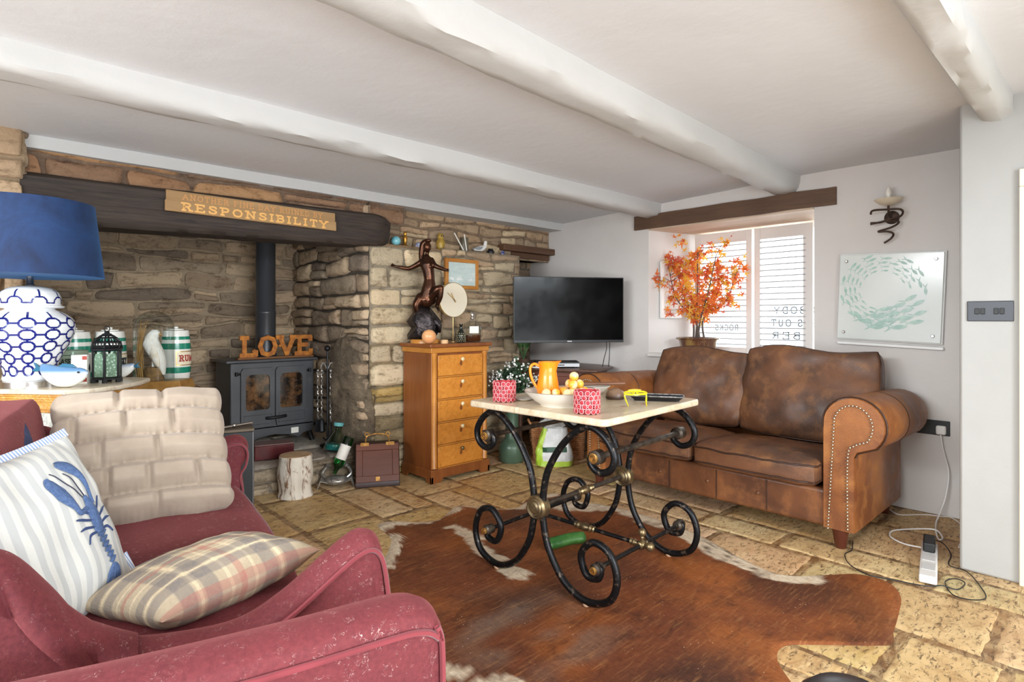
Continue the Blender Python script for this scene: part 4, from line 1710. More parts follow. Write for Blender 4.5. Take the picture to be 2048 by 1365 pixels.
MCRM = m_marble('cream_marble_top', (226, 214, 194), (214, 198, 172), (186, 166, 140))
MOCH = m_marble('sienna_marble', (214, 162, 84), (186, 126, 62), (232, 200, 150), 5)
MWHT = m_marble('white_marble', (222, 224, 218), (208, 212, 206), (150, 154, 150), 3)
CT = .893
CP = [(-.25, 3.70), (.093, 3.327), (.290, 3.092), (.35, 3.080), (.41, 3.088), (.50, 3.15), (.61, 3.29), (.676, 3.437), (.62, 3.55), (.35, 3.73), (.0, 3.74)]
cc = Vector((.2, 3.45))
CON = thing('marble_console', 'bow fronted console with cream marble top, ochre frieze and white body under the blue lamp', 'console table', (.2, 3.45, 0))


def cpoly(k):
    out_ = []
    for x, y in CP:
        d = Vector((x, y)) - cc
        d = d * (1 - k / d.length)
        out_.append((d.x, d.y if y < 3.65 else y - cc.y))
    return out_


g = G()
g.prism(cpoly(0), .022, Matrix.Translation((0, 0, CT - .022)))
g.build('tabletop', MCRM, CON, bevel=.007, bseg=3)
g = G()
for k, (ins, z0, z1) in enumerate(((.022, CT - .034, CT - .022), (.030, CT - .046, CT - .034), (.040, CT - .056, CT - .046), (.055, CT - .092, CT - .056), (.046, CT - .104, CT - .092))):
    g.prism(cpoly(ins), z1 - z0, Matrix.Translation((0, 0, z0)))
g.build('frieze', MOCH, CON, bevel=.003)
g = G()
g.prism(cpoly(.075), CT - .104 - .08, Matrix.Translation((0, 0, .08)))
g.build('body', MWHT, CON, bevel=.003)
g = G()
g.prism(cpoly(.05), .08)
g.build('plinth', MCRM, CON, bevel=.004)

# lamp
LAMP = thing('table_lamp', 'blue and white ginger jar lamp with a navy velvet drum shade on the console', 'lamp', (.197, 3.398, CT))
PORC = simple('white_porcelain', (236, 238, 240), .12)
NAVYP = simple('navy_glaze', (30, 38, 112), .15)
BODY = [(.0, .03), (.095, .03), (.098, .04), (.094, .06), (.104, .10), (.124, .15), (.149, .20), (.163, .245), (.1655, .275), (.155, .305), (.125, .33), (.093, .345), (.090, .352)]


def jar_r(z):
    for (r0, z0), (r1, z1) in zip(PROF[:-1], PROF[1:]):
        if z0 <= z <= z1 and z1 > z0:
            return lerp(r0, r1, (z - z0) / (z1 - z0))
    return .09


bs = [(p.x, p.y) for p in spline([(r, z, 0) for r, z in BODY[1:]], 4)]
PROF = bs
g = G()
g.lathe([(0, .03)] + bs + [(0, .352)], seg=48)
g.cur = 1


def surf(phi, z, off=.0012):
    r = jar_r(z) + off
    return Vector((r * math.cos(phi), r * math.sin(phi), z))


def jar_line(p0, p1, w=.0045, n_=4):
    """flat painted line on the jar between (phi, z) points"""
    vs = []
    for k in range(n_ + 1):
        t = k / n_
        ph, z = lerp(p0[0], p1[0], t), lerp(p0[1], p1[1], t)
        r = jar_r(z)
        d = Vector(((p1[0] - p0[0]) * r, p1[1] - p0[1]))
        d.normalize()
        vs += [surf(ph - d.y * w / r, z + d.x * w), surf(ph + d.y * w / r, z - d.x * w)]
    g.add(vs, [(2 * k, 2 * k + 1, 2 * k + 3, 2 * k + 2) for k in range(n_)])


NC = 11
zr = [.075, .130, .183, .235, .286]
for ri, z in enumerate(zr):
    for k in range(NC):
        ph = 2 * pi * k / NC + (-.55 if ri % 2 else -.55)
        a_, b_ = .30 * 2 * pi / NC, .0205
        oc = [(ph + a_ * x, z + b_ * y) for x, y in ((1, .4), (.5, 1), (-.5, 1), (-1, .4), (-1, -.4), (-.5, -1), (.5, -1), (1, -.4))]
        for i in range(8):
            jar_line(oc[i], oc[(i + 1) % 8], .0042, 2)
        jar_line((ph + a_, z), (ph + 2 * pi / NC - a_, z), .0042, 2)
        if ri < 4:
            jar_line((ph, z + b_), (ph, zr[ri + 1] - b_), .0042, 2)
        else:
            jar_line((ph, z + b_), (ph, .335), .0042, 3)
g.build('jar', [PORC, NAVYP], LAMP, smooth=40, fix=False)
LID = [(.115, .352), (.125, .357), (.124, .362), (.113, .366), (.112, .372), (.113, .40), (.104, .425), (.08, .443), (.045, .452), (.0, .453)]
PROF = LID[2:-1]
g = G()
g.lathe([(.0, .352)] + LID, seg=40)
g.cur = 1
for k in range(8):
    ph = 2 * pi * k / 8 - .55
    a_ = .24
    pts = [(ph - a_, .374), (ph - a_, .388), (ph - a_ * .5, .402), (ph + a_ * .5, .402), (ph + a_, .388), (ph + a_, .374)]
    for i in range(5):
        jar_line(pts[i], pts[i + 1], .0035, 2)
    jar_line((ph + a_, .376), (ph + 2 * pi / 8 - a_, .376), .0035, 3)
    jar_line((ph, .402), (ph, .436), .0035, 3)
g.build('jar_lid', [PORC, NAVYP], LAMP, smooth=40, fix=False)
CHROME = simple('brushed_chrome', (200, 198, 194), .22, 1.0)
g = G()
g.lathe([(0, 0), (.112, 0), (.112, .026), (.10, .030), (0, .030)], seg=40)
g.build('base', CHROME, LAMP)
g = G()
g.lathe([(.016, .452), (.018, .458), (.013, .464), (.013, .53), (.016, .535), (0, .56)], seg=20)
g.build('neck', CHROME, LAMP)
n = NT('navy_velvet', .75)
a = n.noise(None, 5, 5, .65, .6)
n.color(n.mix(n.ramp(a, .35, .7), (10, 30, 66), (24, 58, 106)))
n.b.inputs['Sheen Weight'].default_value = .35
n.b.inputs['Sheen Tint'].default_value = lin((90, 150, 215))
n.bump(n.noise(None, 60, 3), .2, .003)
g = G()
g.lathe([(.277, .498), (.240, .832), (.236, .832), (.273, .498), (.277, .498)], seg=64)
g.lathe([(.278, .497), (.2785, .503), (.274, .503)], seg=64)
g.build('lamp_shade', n.m, LAMP, smooth=40)

# tin, card box, fish, lantern
TINM = simple('green_tin', (176, 200, 176), .4, .2, (164, 186, 168), 14)
INK = simple('dark_ink', (40, 46, 48), .6)
t = tag(G().box((0, 0, .075), (.235, .10, .15)).build('first_aid_tin', TINM, bevel=.008), 'pale green first aid tin behind the lamp jar and the white card box', 'tin')
t.location, t.rotation_euler = (.318, 3.605, CT), (0, 0, R(-47))
g = G()
letters(g, 'FIRST AID CASE', .028, .02, .0006, Matrix.Translation((-.115, -.0505, .082)) @ rot_m('X', 90), .17, True, .001, .225)
g.build('tin_lettering', INK, t, smooth=0)
g = G()
g.b2((-.116, -.0506, .125), (.116, -.0503, .128))
g.build('tin_line', INK, t, smooth=0)

CARDW = simple('white_card', (240, 236, 226), .6)
REDC = simple('red_print', (160, 60, 50), .6)
t = tag(G().box((0, 0, .068), (.062, .062, .136)).build('card_box', CARDW, bevel=.002), 'white playing card box with red squares and a black spade on the console', 'box')
t.location, t.rotation_euler = (.378, 3.355, CT), (0, 0, R(-20))
for z in (.02, .122):
    g = G()
    g.b2((.012, -.0318, z - .009), (.0305, -.0312, z + .009))
    g.build('red_square', REDC, t, smooth=0)
g = G()
sp = [(0, .02), (.012, .004), (.016, -.006), (.012, -.013), (.004, -.011), (.006, -.022), (-.006, -.022), (-.004, -.011), (-.012, -.013), (-.016, -.006), (-.012, .004)]
g.prism(sp, .0006, Matrix.Translation((.0312, .008, .075)) @ rot_m('Z', 90) @ rot_m('X', 90))
g.build('spade', INK, t, smooth=0)


def fish(name, label, loc, rz, k=1.0):
    t = thing(name, label, 'ornament', loc, rz, 'porcelain fish')
    g = G()
    fw = simple('fish_glaze', (230, 230, 224), .2) if 'fish_glaze' not in bpy.data.materials else bpy.data.materials['fish_glaze']
    if 'fish_back' not in bpy.data.materials:
        n = NT('fish_back', .18)
        z = n.sep(n.coord())[2]
        n.color(n.mix(n.ramp(z, .052, .078), (232, 232, 226), (96, 134, 172)))
        n.noise()
    fb = bpy.data.materials['fish_back']
    cen = spline([(-.105, 0, .085), (-.075, 0, .066), (-.03, 0, .050), (.03, 0, .048), (.075, 0, .058), (.10, 0, .066)], 6)
    n_ = len(cen)
    vs = []
    for i, p in enumerate(cen):
        u = i / (n_ - 1)
        h = .046 * (math.sin(pi * min(1, u * .93 + .09)) ** .7)
        w = .030 * (math.sin(pi * min(1, u * .93 + .09)) ** .7)
        for q in range(16):
            a = 2 * pi * q / 16
            vs.append(Vector((p.x, w * math.cos(a), max(.0015, p.z + h * math.sin(a)))) * k)
    g.add(vs, [(i * 16 + q, i * 16 + (q + 1) % 16, (i + 1) * 16 + (q + 1) % 16, (i + 1) * 16 + q) for i in range(n_ - 1) for q in range(16)] + [tuple(range(16)), tuple((n_ - 1) * 16 + q for q in range(16))])
    g.build('body', fb, t, smooth=60)
    g = G()
    pl = [(0, .0), (-.03, .022), (-.05, .040), (-.036, .012), (-.055, -.004), (-.03, -.006)]
    g.prism([(x * k, y * k) for x, y in pl], .012 * k, Matrix.Translation(Vector((-.092, .006, .078)) * k) @ rot_m('X', 90))
    g.build('tail_fin', bpy.data.materials.get('teal_glaze') or simple('teal_glaze', (44, 100, 128), .2), t, bevel=.002)
    g = G()
    g.prism([(x * k, y * k) for x, y in ((-.04, 0), (-.01, .018), (.03, .014), (.05, 0))], .008 * k, Matrix.Translation(Vector((0, .004, .090)) * k) @ rot_m('X', 90))
    g.build('dorsal_fin', bpy.data.materials['teal_glaze'], t, bevel=.002)
    for s in (-1, 1):
        g = G()
        g.ell(Vector((.072, s * .022, .070)) * k, .005 * k, 10, 6)
        g.build('eye', INK, t, smooth=180)
    return t


fish('porcelain_fish', 'white and blue porcelain fish in front of the lamp base, largest of two', (.306, 3.200, CT), R(-43))
fish('porcelain_fish', 'small white and blue porcelain fish half hidden behind the lantern', (.548, 3.525, CT), R(150), .72)

BLKM = simple('black_iron', (38, 38, 40), .45, .6)
LAN = thing('moroccan_lantern', 'black pierced metal lantern with pale green glass panes on the console', 'lantern', (.478, 3.348, CT), R(12))
g = G()
g.lathe([(0, .014), (.066, .014), (.066, .022), (.058, .026), (.0, .026)], seg=6)
g.build('base', BLKM, LAN, smooth=0)
for k in range(6):
    a = 2 * pi * k / 6
    g = G()
    g.box((.056 * math.cos(a), .056 * math.sin(a), .009), (.016, .016, .018))
    g.build('foot', BLKM, LAN, smooth=0)
    g = G()
    g.tube([(.058 * math.cos(a), .058 * math.sin(a), .02), (.058 * math.cos(a), .058 * math.sin(a), .152)], .0055, 6)
    g.build('post', BLKM, LAN, smooth=0)
GRN = NT('ribbed_green_glass', .25)
GRN.color((150, 186, 156))
GRN.b.inputs['Transmission Weight'].default_value = .55
GRN.bump(GRN.vor(None, 70), .6, .006)
GRN = GRN.m
for k in range(6):
    a = 2 * pi * (k + .5) / 6
    g = G()
    ar = [(-.022, 0), (.022, 0), (.022, .09), (.016, .108), (.0, .118), (-.016, .108), (-.022, .09)]
    g.prism(ar, .003, Matrix.Translation((.048 * math.cos(a), .048 * math.sin(a), .028)) @ Matrix.Rotation(a + pi / 2, 4, 'Z') @ rot_m('X', 90))
    g.build('glass_pane', GRN, LAN, smooth=0)
g = G()
g.lathe([(.060, .150), (.068, .154), (.070, .162), (.062, .168)], seg=6)
for k in range(6):
    for j in range(2):
        a = 2 * pi * k / 6
        pr = [(.064, .166), (.060, .185), (.048, .205), (.030, .220), (.016, .228)]
        g.tube([(r * math.cos(a), r * math.sin(a), z) for r, z in pr], .004, 6)
        break
for r, z in ((.061, .172), (.056, .192), (.040, .213), (.026, .223)):
    g.tube([(r * math.cos(2 * pi * q / 24), r * math.sin(2 * pi * q / 24), z) for q in range(24)], .0035, 5, True)
for k in range(24):
    a = 2 * pi * k / 24
    g.tube([(.061 * math.cos(a), .061 * math.sin(a), .172), (.056 * math.cos(a + .13), .056 * math.sin(a + .13), .192), (.040 * math.cos(a), .040 * math.sin(a), .213)], .0022, 5)
g.lathe([(.018, .224), (.020, .232), (.010, .236), (.012, .242), (.0, .246)], seg=12)
g.build('pierced_dome', BLKM, LAN, smooth=30)
g = G()
g.tube([(.012 * math.cos(2 * pi * q / 16), 0, .256 + .012 * math.sin(2 * pi * q / 16)) for q in range(16)], .0025, 6, True)
g.build('ring', BLKM, LAN)

# ------------------------------------------------------------------ low cabinet in the fireplace corner with barrels and bird dome
CABW = wood('dark_red_wood', (86, 48, 34), (116, 70, 48), 0, 4, .4, 10, .15)
LC = thing('low_cabinet', 'dark reddish low cabinet in the fireplace corner under the barrels and bird dome', 'cabinet', (.645, 4.07, 0))
g = G()
g.b2((-.39, -.32, .755), (.39, .32, .78))
g.build('top', CABW, LC, bevel=.005)
g = G()
g.b2((-.37, -.295, .06), (.37, .31, .755))
g.build('carcass', CABW, LC, bevel=.004)
for s in (-1, 1):
    g = G()
    g.b2((s * .185 - .17, -.312, .10), (s * .185 + .17, -.296, .74))
    dr = g.build('door', CABW, LC, bevel=.004)
    g = G()
    g.ell((s * .04, -.322, .43), .012, 12, 8)
    g.build('knob', BRASSY, dr, smooth=180)
g = G()
g.b2((-.36, -.28, 0), (.36, .30, .06))
g.build('plinth', CABW, LC)

CER = simple('cream_ceramic', (236, 234, 226), .2)
GRB = simple('green_glaze', (26, 132, 106), .2)
GOLD = simple('gilding', (206, 170, 104), .3, .6)
LABC = simple('cream_label', (238, 226, 200), .4)


def barrel(loc, label, text, rz):
    t = thing('ceramic_barrel', label, 'barrel', loc, rz, 'white and green ceramic spirit barrels')
    H = .345
    rf = lambda z: .070 + .014 * math.sin(pi * min(1, max(0, z / H))) ** .8
    g = G()
    zs = [0, .004, .02, .05, .08, .11, .14, .17, .20, .23, .26, .29, .32, .335, .342]
    g.lathe([(0, 0)] + [(rf(z), z) for z in zs] + [(.062, .345), (.05, .339), (0, .339)], seg=36)
    g.build('body', CER, t, smooth=50)
    for z0, z1 in ((.285, .305), (.225, .262), (.075, .112)):
        g = G()
        zz = [lerp(z0, z1, k / 4) for k in range(5)]
        g.lathe([(rf(z0) - .001, z0)] + [(rf(z) + .0012, z) for z in zz] + [(rf(z1) - .001, z1)], seg=36)
        g.build('green_band', GRB, t, smooth=60)
    if text:
        for (mt, hw, z0, z1, off) in ((GOLD, .80, .122, .213, .0012), (LABC, .74, .128, .207, .002)):
            g = G()
            g.grid(lambda u, v: Vector(((rf(lerp(z0, z1, v)) + off) * math.sin(lerp(-hw, hw, u)), -(rf(lerp(z0, z1, v)) + off) * math.cos(lerp(-hw, hw, u)), lerp(z0, z1, v))), 16, 4)
            lb = g.build('label_border' if mt is GOLD else 'label', mt, t, smooth=60)
        g = G()
        W_ = .10
        letters(g, text, .042, .034, .0006, None, .2, True, .004, W_)
        R0 = rf(.167) + .0024
        g.v = [(R0 * math.sin((x - W_ / 2) / R0) * (1 + z), -R0 * math.cos((x - W_ / 2) / R0) * (1 + z * 8), .147 + y) for x, y, z in g.v]
        g.build('lettering', INK if text != 'RUM' else REDC, t, smooth=0)
    g = G()
    g.lathe([(0, .340), (.045, .340), (.045, .352), (.012, .356), (.014, .366), (0, .37)], seg=24)
    g.build('lid', CER, t, smooth=40)
    return t


barrel((.43, 4.08, .78), 'white and green ceramic barrel behind the first aid tin, leftmost of three', '', R(0))
barrel((.60, 4.10, .78), 'white and green ceramic barrel behind the lantern, middle one of three', 'WHISKY', R(25))
barrel((.955, 4.14, .78), 'white and green ceramic barrel labelled RUM, right of the bird dome', 'RUM', R(32))

DOM = thing('bird_dome', 'glass dome with a mounted white bird on a gilt wood base', 'ornament', (.790, 3.925, .78), R(-36))
GILT = simple('gilt_wood', (196, 150, 84), .4, .3, (166, 120, 62), 14)
g = G()
g.box((.045, 0, .0275), (.30, .20, .055), taper=.88)
g.build('base', GILT, DOM, bevel=.003)
g = G()
pr = [(.105, .056)] + [(.105, z) for z in (.12, .2, .3, .36)] + [(.105 * math.cos(a), .36 + .105 * math.sin(a)) for a in [R(k) for k in range(10, 91, 10)]]
g.lathe(pr, seg=40)
g.build('glass_dome', thin_glass('dome_glass', (246, 249, 248), .12), DOM, smooth=60)
STRAW = simple('dry_grass', (186, 146, 84), .8, 0, (150, 112, 60), 20)
g = G()
g.lathe([(0, .056), (.052, .056), (.046, .08), (.05, .11), (.04, .13), (0, .134)], seg=16)
g.v = [(x + .006 * nz(x * 40, y * 40, z * 40), y + .006 * nz(x * 40, y * 40, 9), z) for x, y, z in g.v]
g.build('stump', simple('moss_stump', (112, 84, 56), .9, 0, (150, 116, 70), 24, .8, 60, .02), DOM)
g = G()
rnd = random.Random(4)
for k in range(22):
    a0, rr = rnd.uniform(0, 6.28), rnd.uniform(0, .02)
    x0, y0 = -.070 + rr * math.cos(a0), rr * math.sin(a0)
    h = rnd.uniform(.2, .36)
    g.tube([(x0, y0, .056), (x0 - .012 + rnd.uniform(-.01, .01), y0 + rnd.uniform(-.01, .01), .056 + h * .5), (x0 + rnd.uniform(-.005, .02), y0 + rnd.uniform(-.02, .02), .056 + h)], [.0022, .002, .0012], 5)
g.build('dried_grass', STRAW, DOM)
FEA = simple('white_feathers', (240, 238, 232), .85, 0, (226, 220, 210), 22, .5, 60, .01)
g = G()
cen = [((.055, 0, .085), .006, .012), ((.045, 0, .125), .020, .024), ((.028, 0, .175), .036, .040), ((.005, 0, .225), .046, .048), ((-.012, 0, .265), .046, .046), ((-.014, 0, .295), .036, .036), ((-.008, 0, .315), .034, .034), ((.002, 0, .335), .030, .032), ((.004, 0, .352), .014, .016)]
sp_c = spline([c_[0] for c_ in cen], 4)
sp_r = spline([(c_[1], c_[2], 0) for c_ in cen], 4)
vs = []
for p, r_ in zip(sp_c, sp_r):
    for q in range(18):
        a = 2 * pi * q / 18
        vs.append(Vector((p.x + max(.002, r_.x) * math.cos(a), p.y + max(.002, r_.y) * math.sin(a), p.z)))
n_ = len(sp_c)
g.add(vs, [(i * 18 + q, i * 18 + (q + 1) % 18, (i + 1) * 18 + (q + 1) % 18, (i + 1) * 18 + q) for i in range(n_ - 1) for q in range(18)] + [tuple(range(18)), tuple((n_ - 1) * 18 + q for q in range(18))])
bird = g.build('bird_body', FEA, DOM, smooth=180)
for s in (-1, 1):
    g = G()
    g.ell((.018, s * .036, .205), (.022, .014, .075), 14, 10, rot_m('Y', -18))
    g.build('wing', simple('buff_feathers', (220, 200, 170), .85, 0, (236, 230, 220), 30), bird, smooth=180)
    g = G()
    g.tube([(.0, s * .014, .19), (.0, s * .014, .134)], .006, 8)
    g.build('bird_leg', FEA, bird)
g = G()
g.lathe([(.008, 0), (.004, .012), (0, .02)], (.030, 0, .326), 10, rot_m('Y', 110))
g.build('beak', STRAW, bird)

# ------------------------------------------------------------------ hearth and stove
g = G()
ASH = (176, 164, 150)
stones(g, (.95, 4.0, 0), X_, Z_, 1.25, .175, (.08, .10), (.25, .5), [(168, 150, 126), (150, 134, 110), (182, 164, 138)], (150, 136, 118), .03, .01, 31)
stones(g, (.95, 5.2, 0), (0, -1, 0), Z_, 1.2, .175, (.08, .10), (.25, .5), [(168, 150, 126), (150, 134, 110)], (150, 136, 118), .02, .01, 32)
stones(g, (.95, 3.985, .172), X_, Y_, 1.25, 1.21, (.26, .42), (.35, .6), [(186, 174, 160), (172, 160, 146), (196, 186, 172)], (170, 158, 144), .016, .02, 33)
g.col = lin((160, 148, 132))
g.b2((.97, 4.02, 0), (2.2, 5.2, .17))
g.col = None
struct(g.build('trim_11', STONE, smooth=55, fix=False), 'raised stone hearth')

HZ = .19
STV = thing('wood_stove', 'black twin door wood burning stove on the hearth', 'stove', (1.748, 4.6, HZ))
# local: x -.328 .. .328, y 0 front .. .36, z up
SGR = NT('stove_iron', .45, .25)
SGR.color(SGR.mix(SGR.ramp(SGR.noise(None, 3, 4), .35, .65), (88, 89, 92), (70, 71, 74)))
SGR.bump(SGR.noise(None, 90, 3), .12, .002)
SGR = SGR.m
BLK = simple('black_matt', (22, 22, 24), .5, .3)
g = G()
g.b2((-.365, -.035, .668), (.345, .37, .690))
g.build('top_plate', SGR, STV, bevel=.006)
g = G()
g.b2((-.325, .0, .14), (.325, .36, .668))
g.build('body', SGR, STV, bevel=.008)
g = G()
pl = [(-.325, .16), (-.325, .09), (-.24, .075), (-.20, .045), (-.12, .075), (0, .09), (.12, .075), (.20, .045), (.24, .075), (.325, .09), (.325, .16)]
g.prism(pl, .02, Matrix.Translation((0, .02, 0)) @ rot_m('X', 90))
g.build('apron', SGR, STV, bevel=.004)
for x, y in ((-.29, .04), (.29, .04), (-.29, .32), (.29, .32)):
    g = G()
    g.tube([(x, y, .15), (x * 1.04, y, .08), (x * 1.12, y - .01 if y < .1 else y, .0)], [.026, .02, .022], 10)
    g.build('leg', BLK, STV)
FIRE = NT('sooty_fire_glass', .06)
FIRE.color(FIRE.mix(FIRE.ramp(FIRE.noise(None, 9, 5, .7), .45, .65), (26, 22, 20), (120, 84, 54)))
FIRE.b.inputs['Coat Weight'].default_value = .5
for s in (-1, 1):
    g = G()
    x0, x1 = (-.255, -.006) if s < 0 else (.006, .255)
    z0, z1, gz0, gz1 = .165, .625, .30, .575
    xa, xb = x0 + .035, x1 - .035
    # door frame ring around an arched pane
    outer = [(x0, z0), (x1, z0), (x1, z1), (x0, z1)]
    inner = [(xa, gz0), (xb, gz0), (xb, gz1 - .035)] + [(xb - .035 + .035 * math.cos(R(a)), gz1 - .035 + .035 * math.sin(R(a))) for a in (30, 60, 90)] + [(xa + .035 - .035 * math.sin(R(a)), gz1 - .035 + .035 * math.cos(R(a))) for a in (0, 30, 60)] + [(xa, gz1 - .035)]
    bm_v, k_ = [], 48

    def loop_pts(poly):
        P_ = [Vector((a, b, 0)) for a, b in poly]
        c_ = Vector(((xa + xb) / 2, (gz0 + gz1) / 2, 0))
        outp = []
        for q in range(k_):
            an = 2 * pi * q / k_
            d = Vector((math.cos(an), math.sin(an), 0))
            best = None
            for a, b in zip(P_, P_[1:] + P_[:1]):
                e = b - a
                den = d.x * e.y - d.y * e.x
                if abs(den) < 1e-9:
                    continue
                w = a - c_
                t_ = (w.x * e.y - w.y * e.x) / den
                u_ = (w.x * d.y - w.y * d.x) / den
                if t_ > 0 and -1e-6 <= u_ <= 1 + 1e-6 and (best is None or t_ < best):
                    best = t_
            outp.append(c_ + d * (best or .1))
        return outp
    lo_, li_ = loop_pts(outer), loop_pts(inner)
    vs = []
    for lp, y in ((lo_, 0.0), (lo_, -.022), (li_, -.022), (li_, -.006)):
        vs += [Vector((p.x, y, p.y)) for p in lp]
    g.add(vs, [(r * k_ + q, r * k_ + (q + 1) % k_, (r + 1) * k_ + (q + 1) % k_, (r + 1) * k_ + q) for r in range(3) for q in range(k_)])
    door = g.build('door', SGR, STV, smooth=35)
    g = G()
    g.b2((xa - .01, -.012, gz0 - .01), (xb + .01, -.004, gz1 + .01))
    g.build('fire_glass', FIRE.m, door, smooth=0)
    g = G()
    ring = [(x0 + .02, .19), (x1 - .02, .19), (x1 - .02, .262), (x0 + .02, .262)]
    g.tube([(a, -.0235, b) for a, b in ring], .003, 6, True)
    g.build('raised_panel', SGR, door)
    g = G()
    hx_ = -.285 if s < 0 else .285
    g.tube([(hx_, -.012, .57), (hx_, -.012, .60)], .011, 10)
    g.tube([(hx_, -.012, .585), (x0 if s < 0 else x1, -.018, .585)], .008, 8)
    g.build('hinge', BLK, door)
g = G()
g.tube([(-.07, -.028, .232), (-.05, -.05, .232), (.05, -.05, .235), (.08, -.04, .236)], .012, 10)
g.build('handle', BLK, STV)
g = G()
g.b2((.13, -.016, .085), (.19, -.012, .13))
g.build('paper_tag', CARDW, STV, smooth=0)

g = G()
g.lathe([(.086, .0), (.086, .03), (.077, .035), (.077, .355), (.0795, .36), (.0795, .375), (.0755, .38), (.0755, 1.235)], (1.752, 4.79, HZ + .690), 36)
tag(g.build('flue_pipe', simple('flue_black', (70, 71, 75), .32, .3), smooth=40), 'black stove pipe rising from the stove up the chimney', 'stove pipe')

# LOVE sign in rusted metal
RUST = simple('rusted_metal', (204, 130, 44), .6, .25, (150, 84, 34), 26, .4, 60, .006)
LV = thing('love_sign', 'rusty orange metal LOVE letters on a bar on top of the stove', 'sign', (1.50, 4.66, HZ + .690))
g = G()
g.b2((-.01, -.02, 0), (.59, .025, .014))
g.build('bar', simple('rusty_bar', (126, 82, 46), .6, .3), LV)
x0 = .012
for ch, wd in (('L', .130), ('O', .145), ('V', .145), ('E', .135)):
    g = G()
    letters(g, ch, .170, .15, .016, Matrix.Translation((x0, .008, .014)) @ rot_m('X', 90), .2, True, 0, wd)
    # spurs and curls of the western style
    if ch in 'LVE':
        c_ = {'L': (.105, .045), 'V': (.118, .150), 'E': (.118, .145)}[ch]
        g.tube([(x0 + c_[0] + .016 * math.cos(a) * (1 - a / 9), 0, .014 + c_[1] + .016 * math.sin(a) * (1 - a / 9)) for a in [k * .5 for k in range(11)]], .006, 6)
    for hz_ in (.085,):
        g.box((x0 + (.026 if ch in 'LE' else .017), 0, .014 + hz_), (.018, .014, .018), (0, R(45), 0))
    if ch == 'O':
        g.box((x0 + .128, 0, .014 + .085), (.018, .014, .018), (0, R(45), 0))
    g.build('letter', RUST, LV, smooth=0, bevel=.0015)
    x0 += wd + .006

# companion set
PWT = simple('pewter', (188, 184, 178), .3, .7, (140, 136, 130), 24)
CS = thing('fireside_companion_set', 'black iron fireside tool stand with twisted tools beside the stove', 'fire tools', (2.055, 4.31, HZ), R(-43))
g = G()
g.lathe([(0, .003), (.06, .003), (.06, .012), (.012, .02), (0, .02)], seg=24)
g.build('base', BLKM, CS)
g = G()
g.tube([(0, 0, .02), (0, 0, .755)], .008, 8)
g.build('pole', BLKM, CS)
g = G()
g.ell((0, 0, .772), .024, 18, 12)
g.build('ball_finial', BLKM, CS, smooth=180)
g = G()
for s in (-1, 1):
    g.tube(spline([(0, 0, .60), (s * .03, 0, .66), (s * .05, 0, .62), (s * .03, 0, .58), (s * .07, 0, .565), (s * .085, 0, .585)], 6), .005, 6)
g.build('hanger', PWT, CS)
for k, (dx, dy, L) in enumerate(((-.075, .0, .50), (-.035, -.03, .48), (.035, -.03, .52), (.075, .01, .50))):
    g = G()
    zt = .585
    pts = [(dx + .004 * math.cos(q * 1.3), dy + .004 * math.sin(q * 1.3), zt - q / 40 * L * .75) for q in range(41)]
    g.tube(pts, .005, 6)
    g.ell((dx, dy, zt + .012), .012, 10, 8)
    tool = g.build('tool_shaft', PWT, CS)
    g = G()
    zb = zt - L * .75
    if k == 0:
        g.box((dx, dy, zb - .05), (.055, .012, .10), taper=.5)
    elif k == 1:
        g.lathe([(.018, zb - .11), (.03, zb - .10), (.02, zb - .02), (.006, zb)], (dx, dy, 0), 14)
    elif k == 2:
        g.tube(spline([(dx, dy, zb), (dx + .005, dy - .01, zb - .08), (dx - .03, dy - .03, zb - .13), (dx - .05, dy - .035, zb - .11)], 5), .006, 6)
    else:
        g.tube([(dx, dy, zb), (dx, dy, zb - .10)], [.006, .003], 6)
    g.build('tool_head', BLKM, tool)

# small things on and before the hearth
t = tag(G().box((0, 0, .05), (.26, .16, .10)).build('red_box', simple('oxblood_lacquer', (92, 26, 28), .25, 0, (70, 20, 24), 9), bevel=.004), 'dark red lacquered box on the hearth in front of the stove', 'box')
t.location, t.rotation_euler = (1.60, 4.22, HZ + .004), (0, 0, R(-16))
g = G()
g.b2((-.128, -.078, .1005), (.128, .078, .108))
g.build('lid', simple('box_lid', (122, 92, 84), .35), t, bevel=.002)

LOG = NT('whitewashed_bark', .85)
v_ = LOG.coord((6, 6, 1.2))
a = LOG.noise(v_, 3.5, 6, .7, .8)
LOG.color(LOG.mix(LOG.ramp(a, .52, .62), (226, 216, 200), (128, 92, 68)))
LOG.bump(a, .8, .02)
LG = thing('log', 'whitewashed birch log standing upright before the hearth', 'log', (1.605, 3.845, 0))
g = G()
pr = [(0, 0)] + [(.112 - .006 * math.sin(k * .6) + .004 * (k < 2), .27 * k / 14) for k in range(15)] + [(.104, .274)]
g.lathe(pr, seg=40)
g.v = [(x * (1 + .06 * nz(x * 14, y * 14, z * 5)), y * (1 + .06 * nz(x * 14, y * 14, z * 5)), z) for x, y, z in g.v]
g.build('bark', LOG.m, LG, smooth=50)
g = G()
g.lathe([(.1035, .2735), (.10, .277), (.05, .278), (0, .278)], seg=40)
g.build('cut_face', simple('sawn_wood', (206, 176, 140), .8, 0, (178, 146, 110), 12), LG)

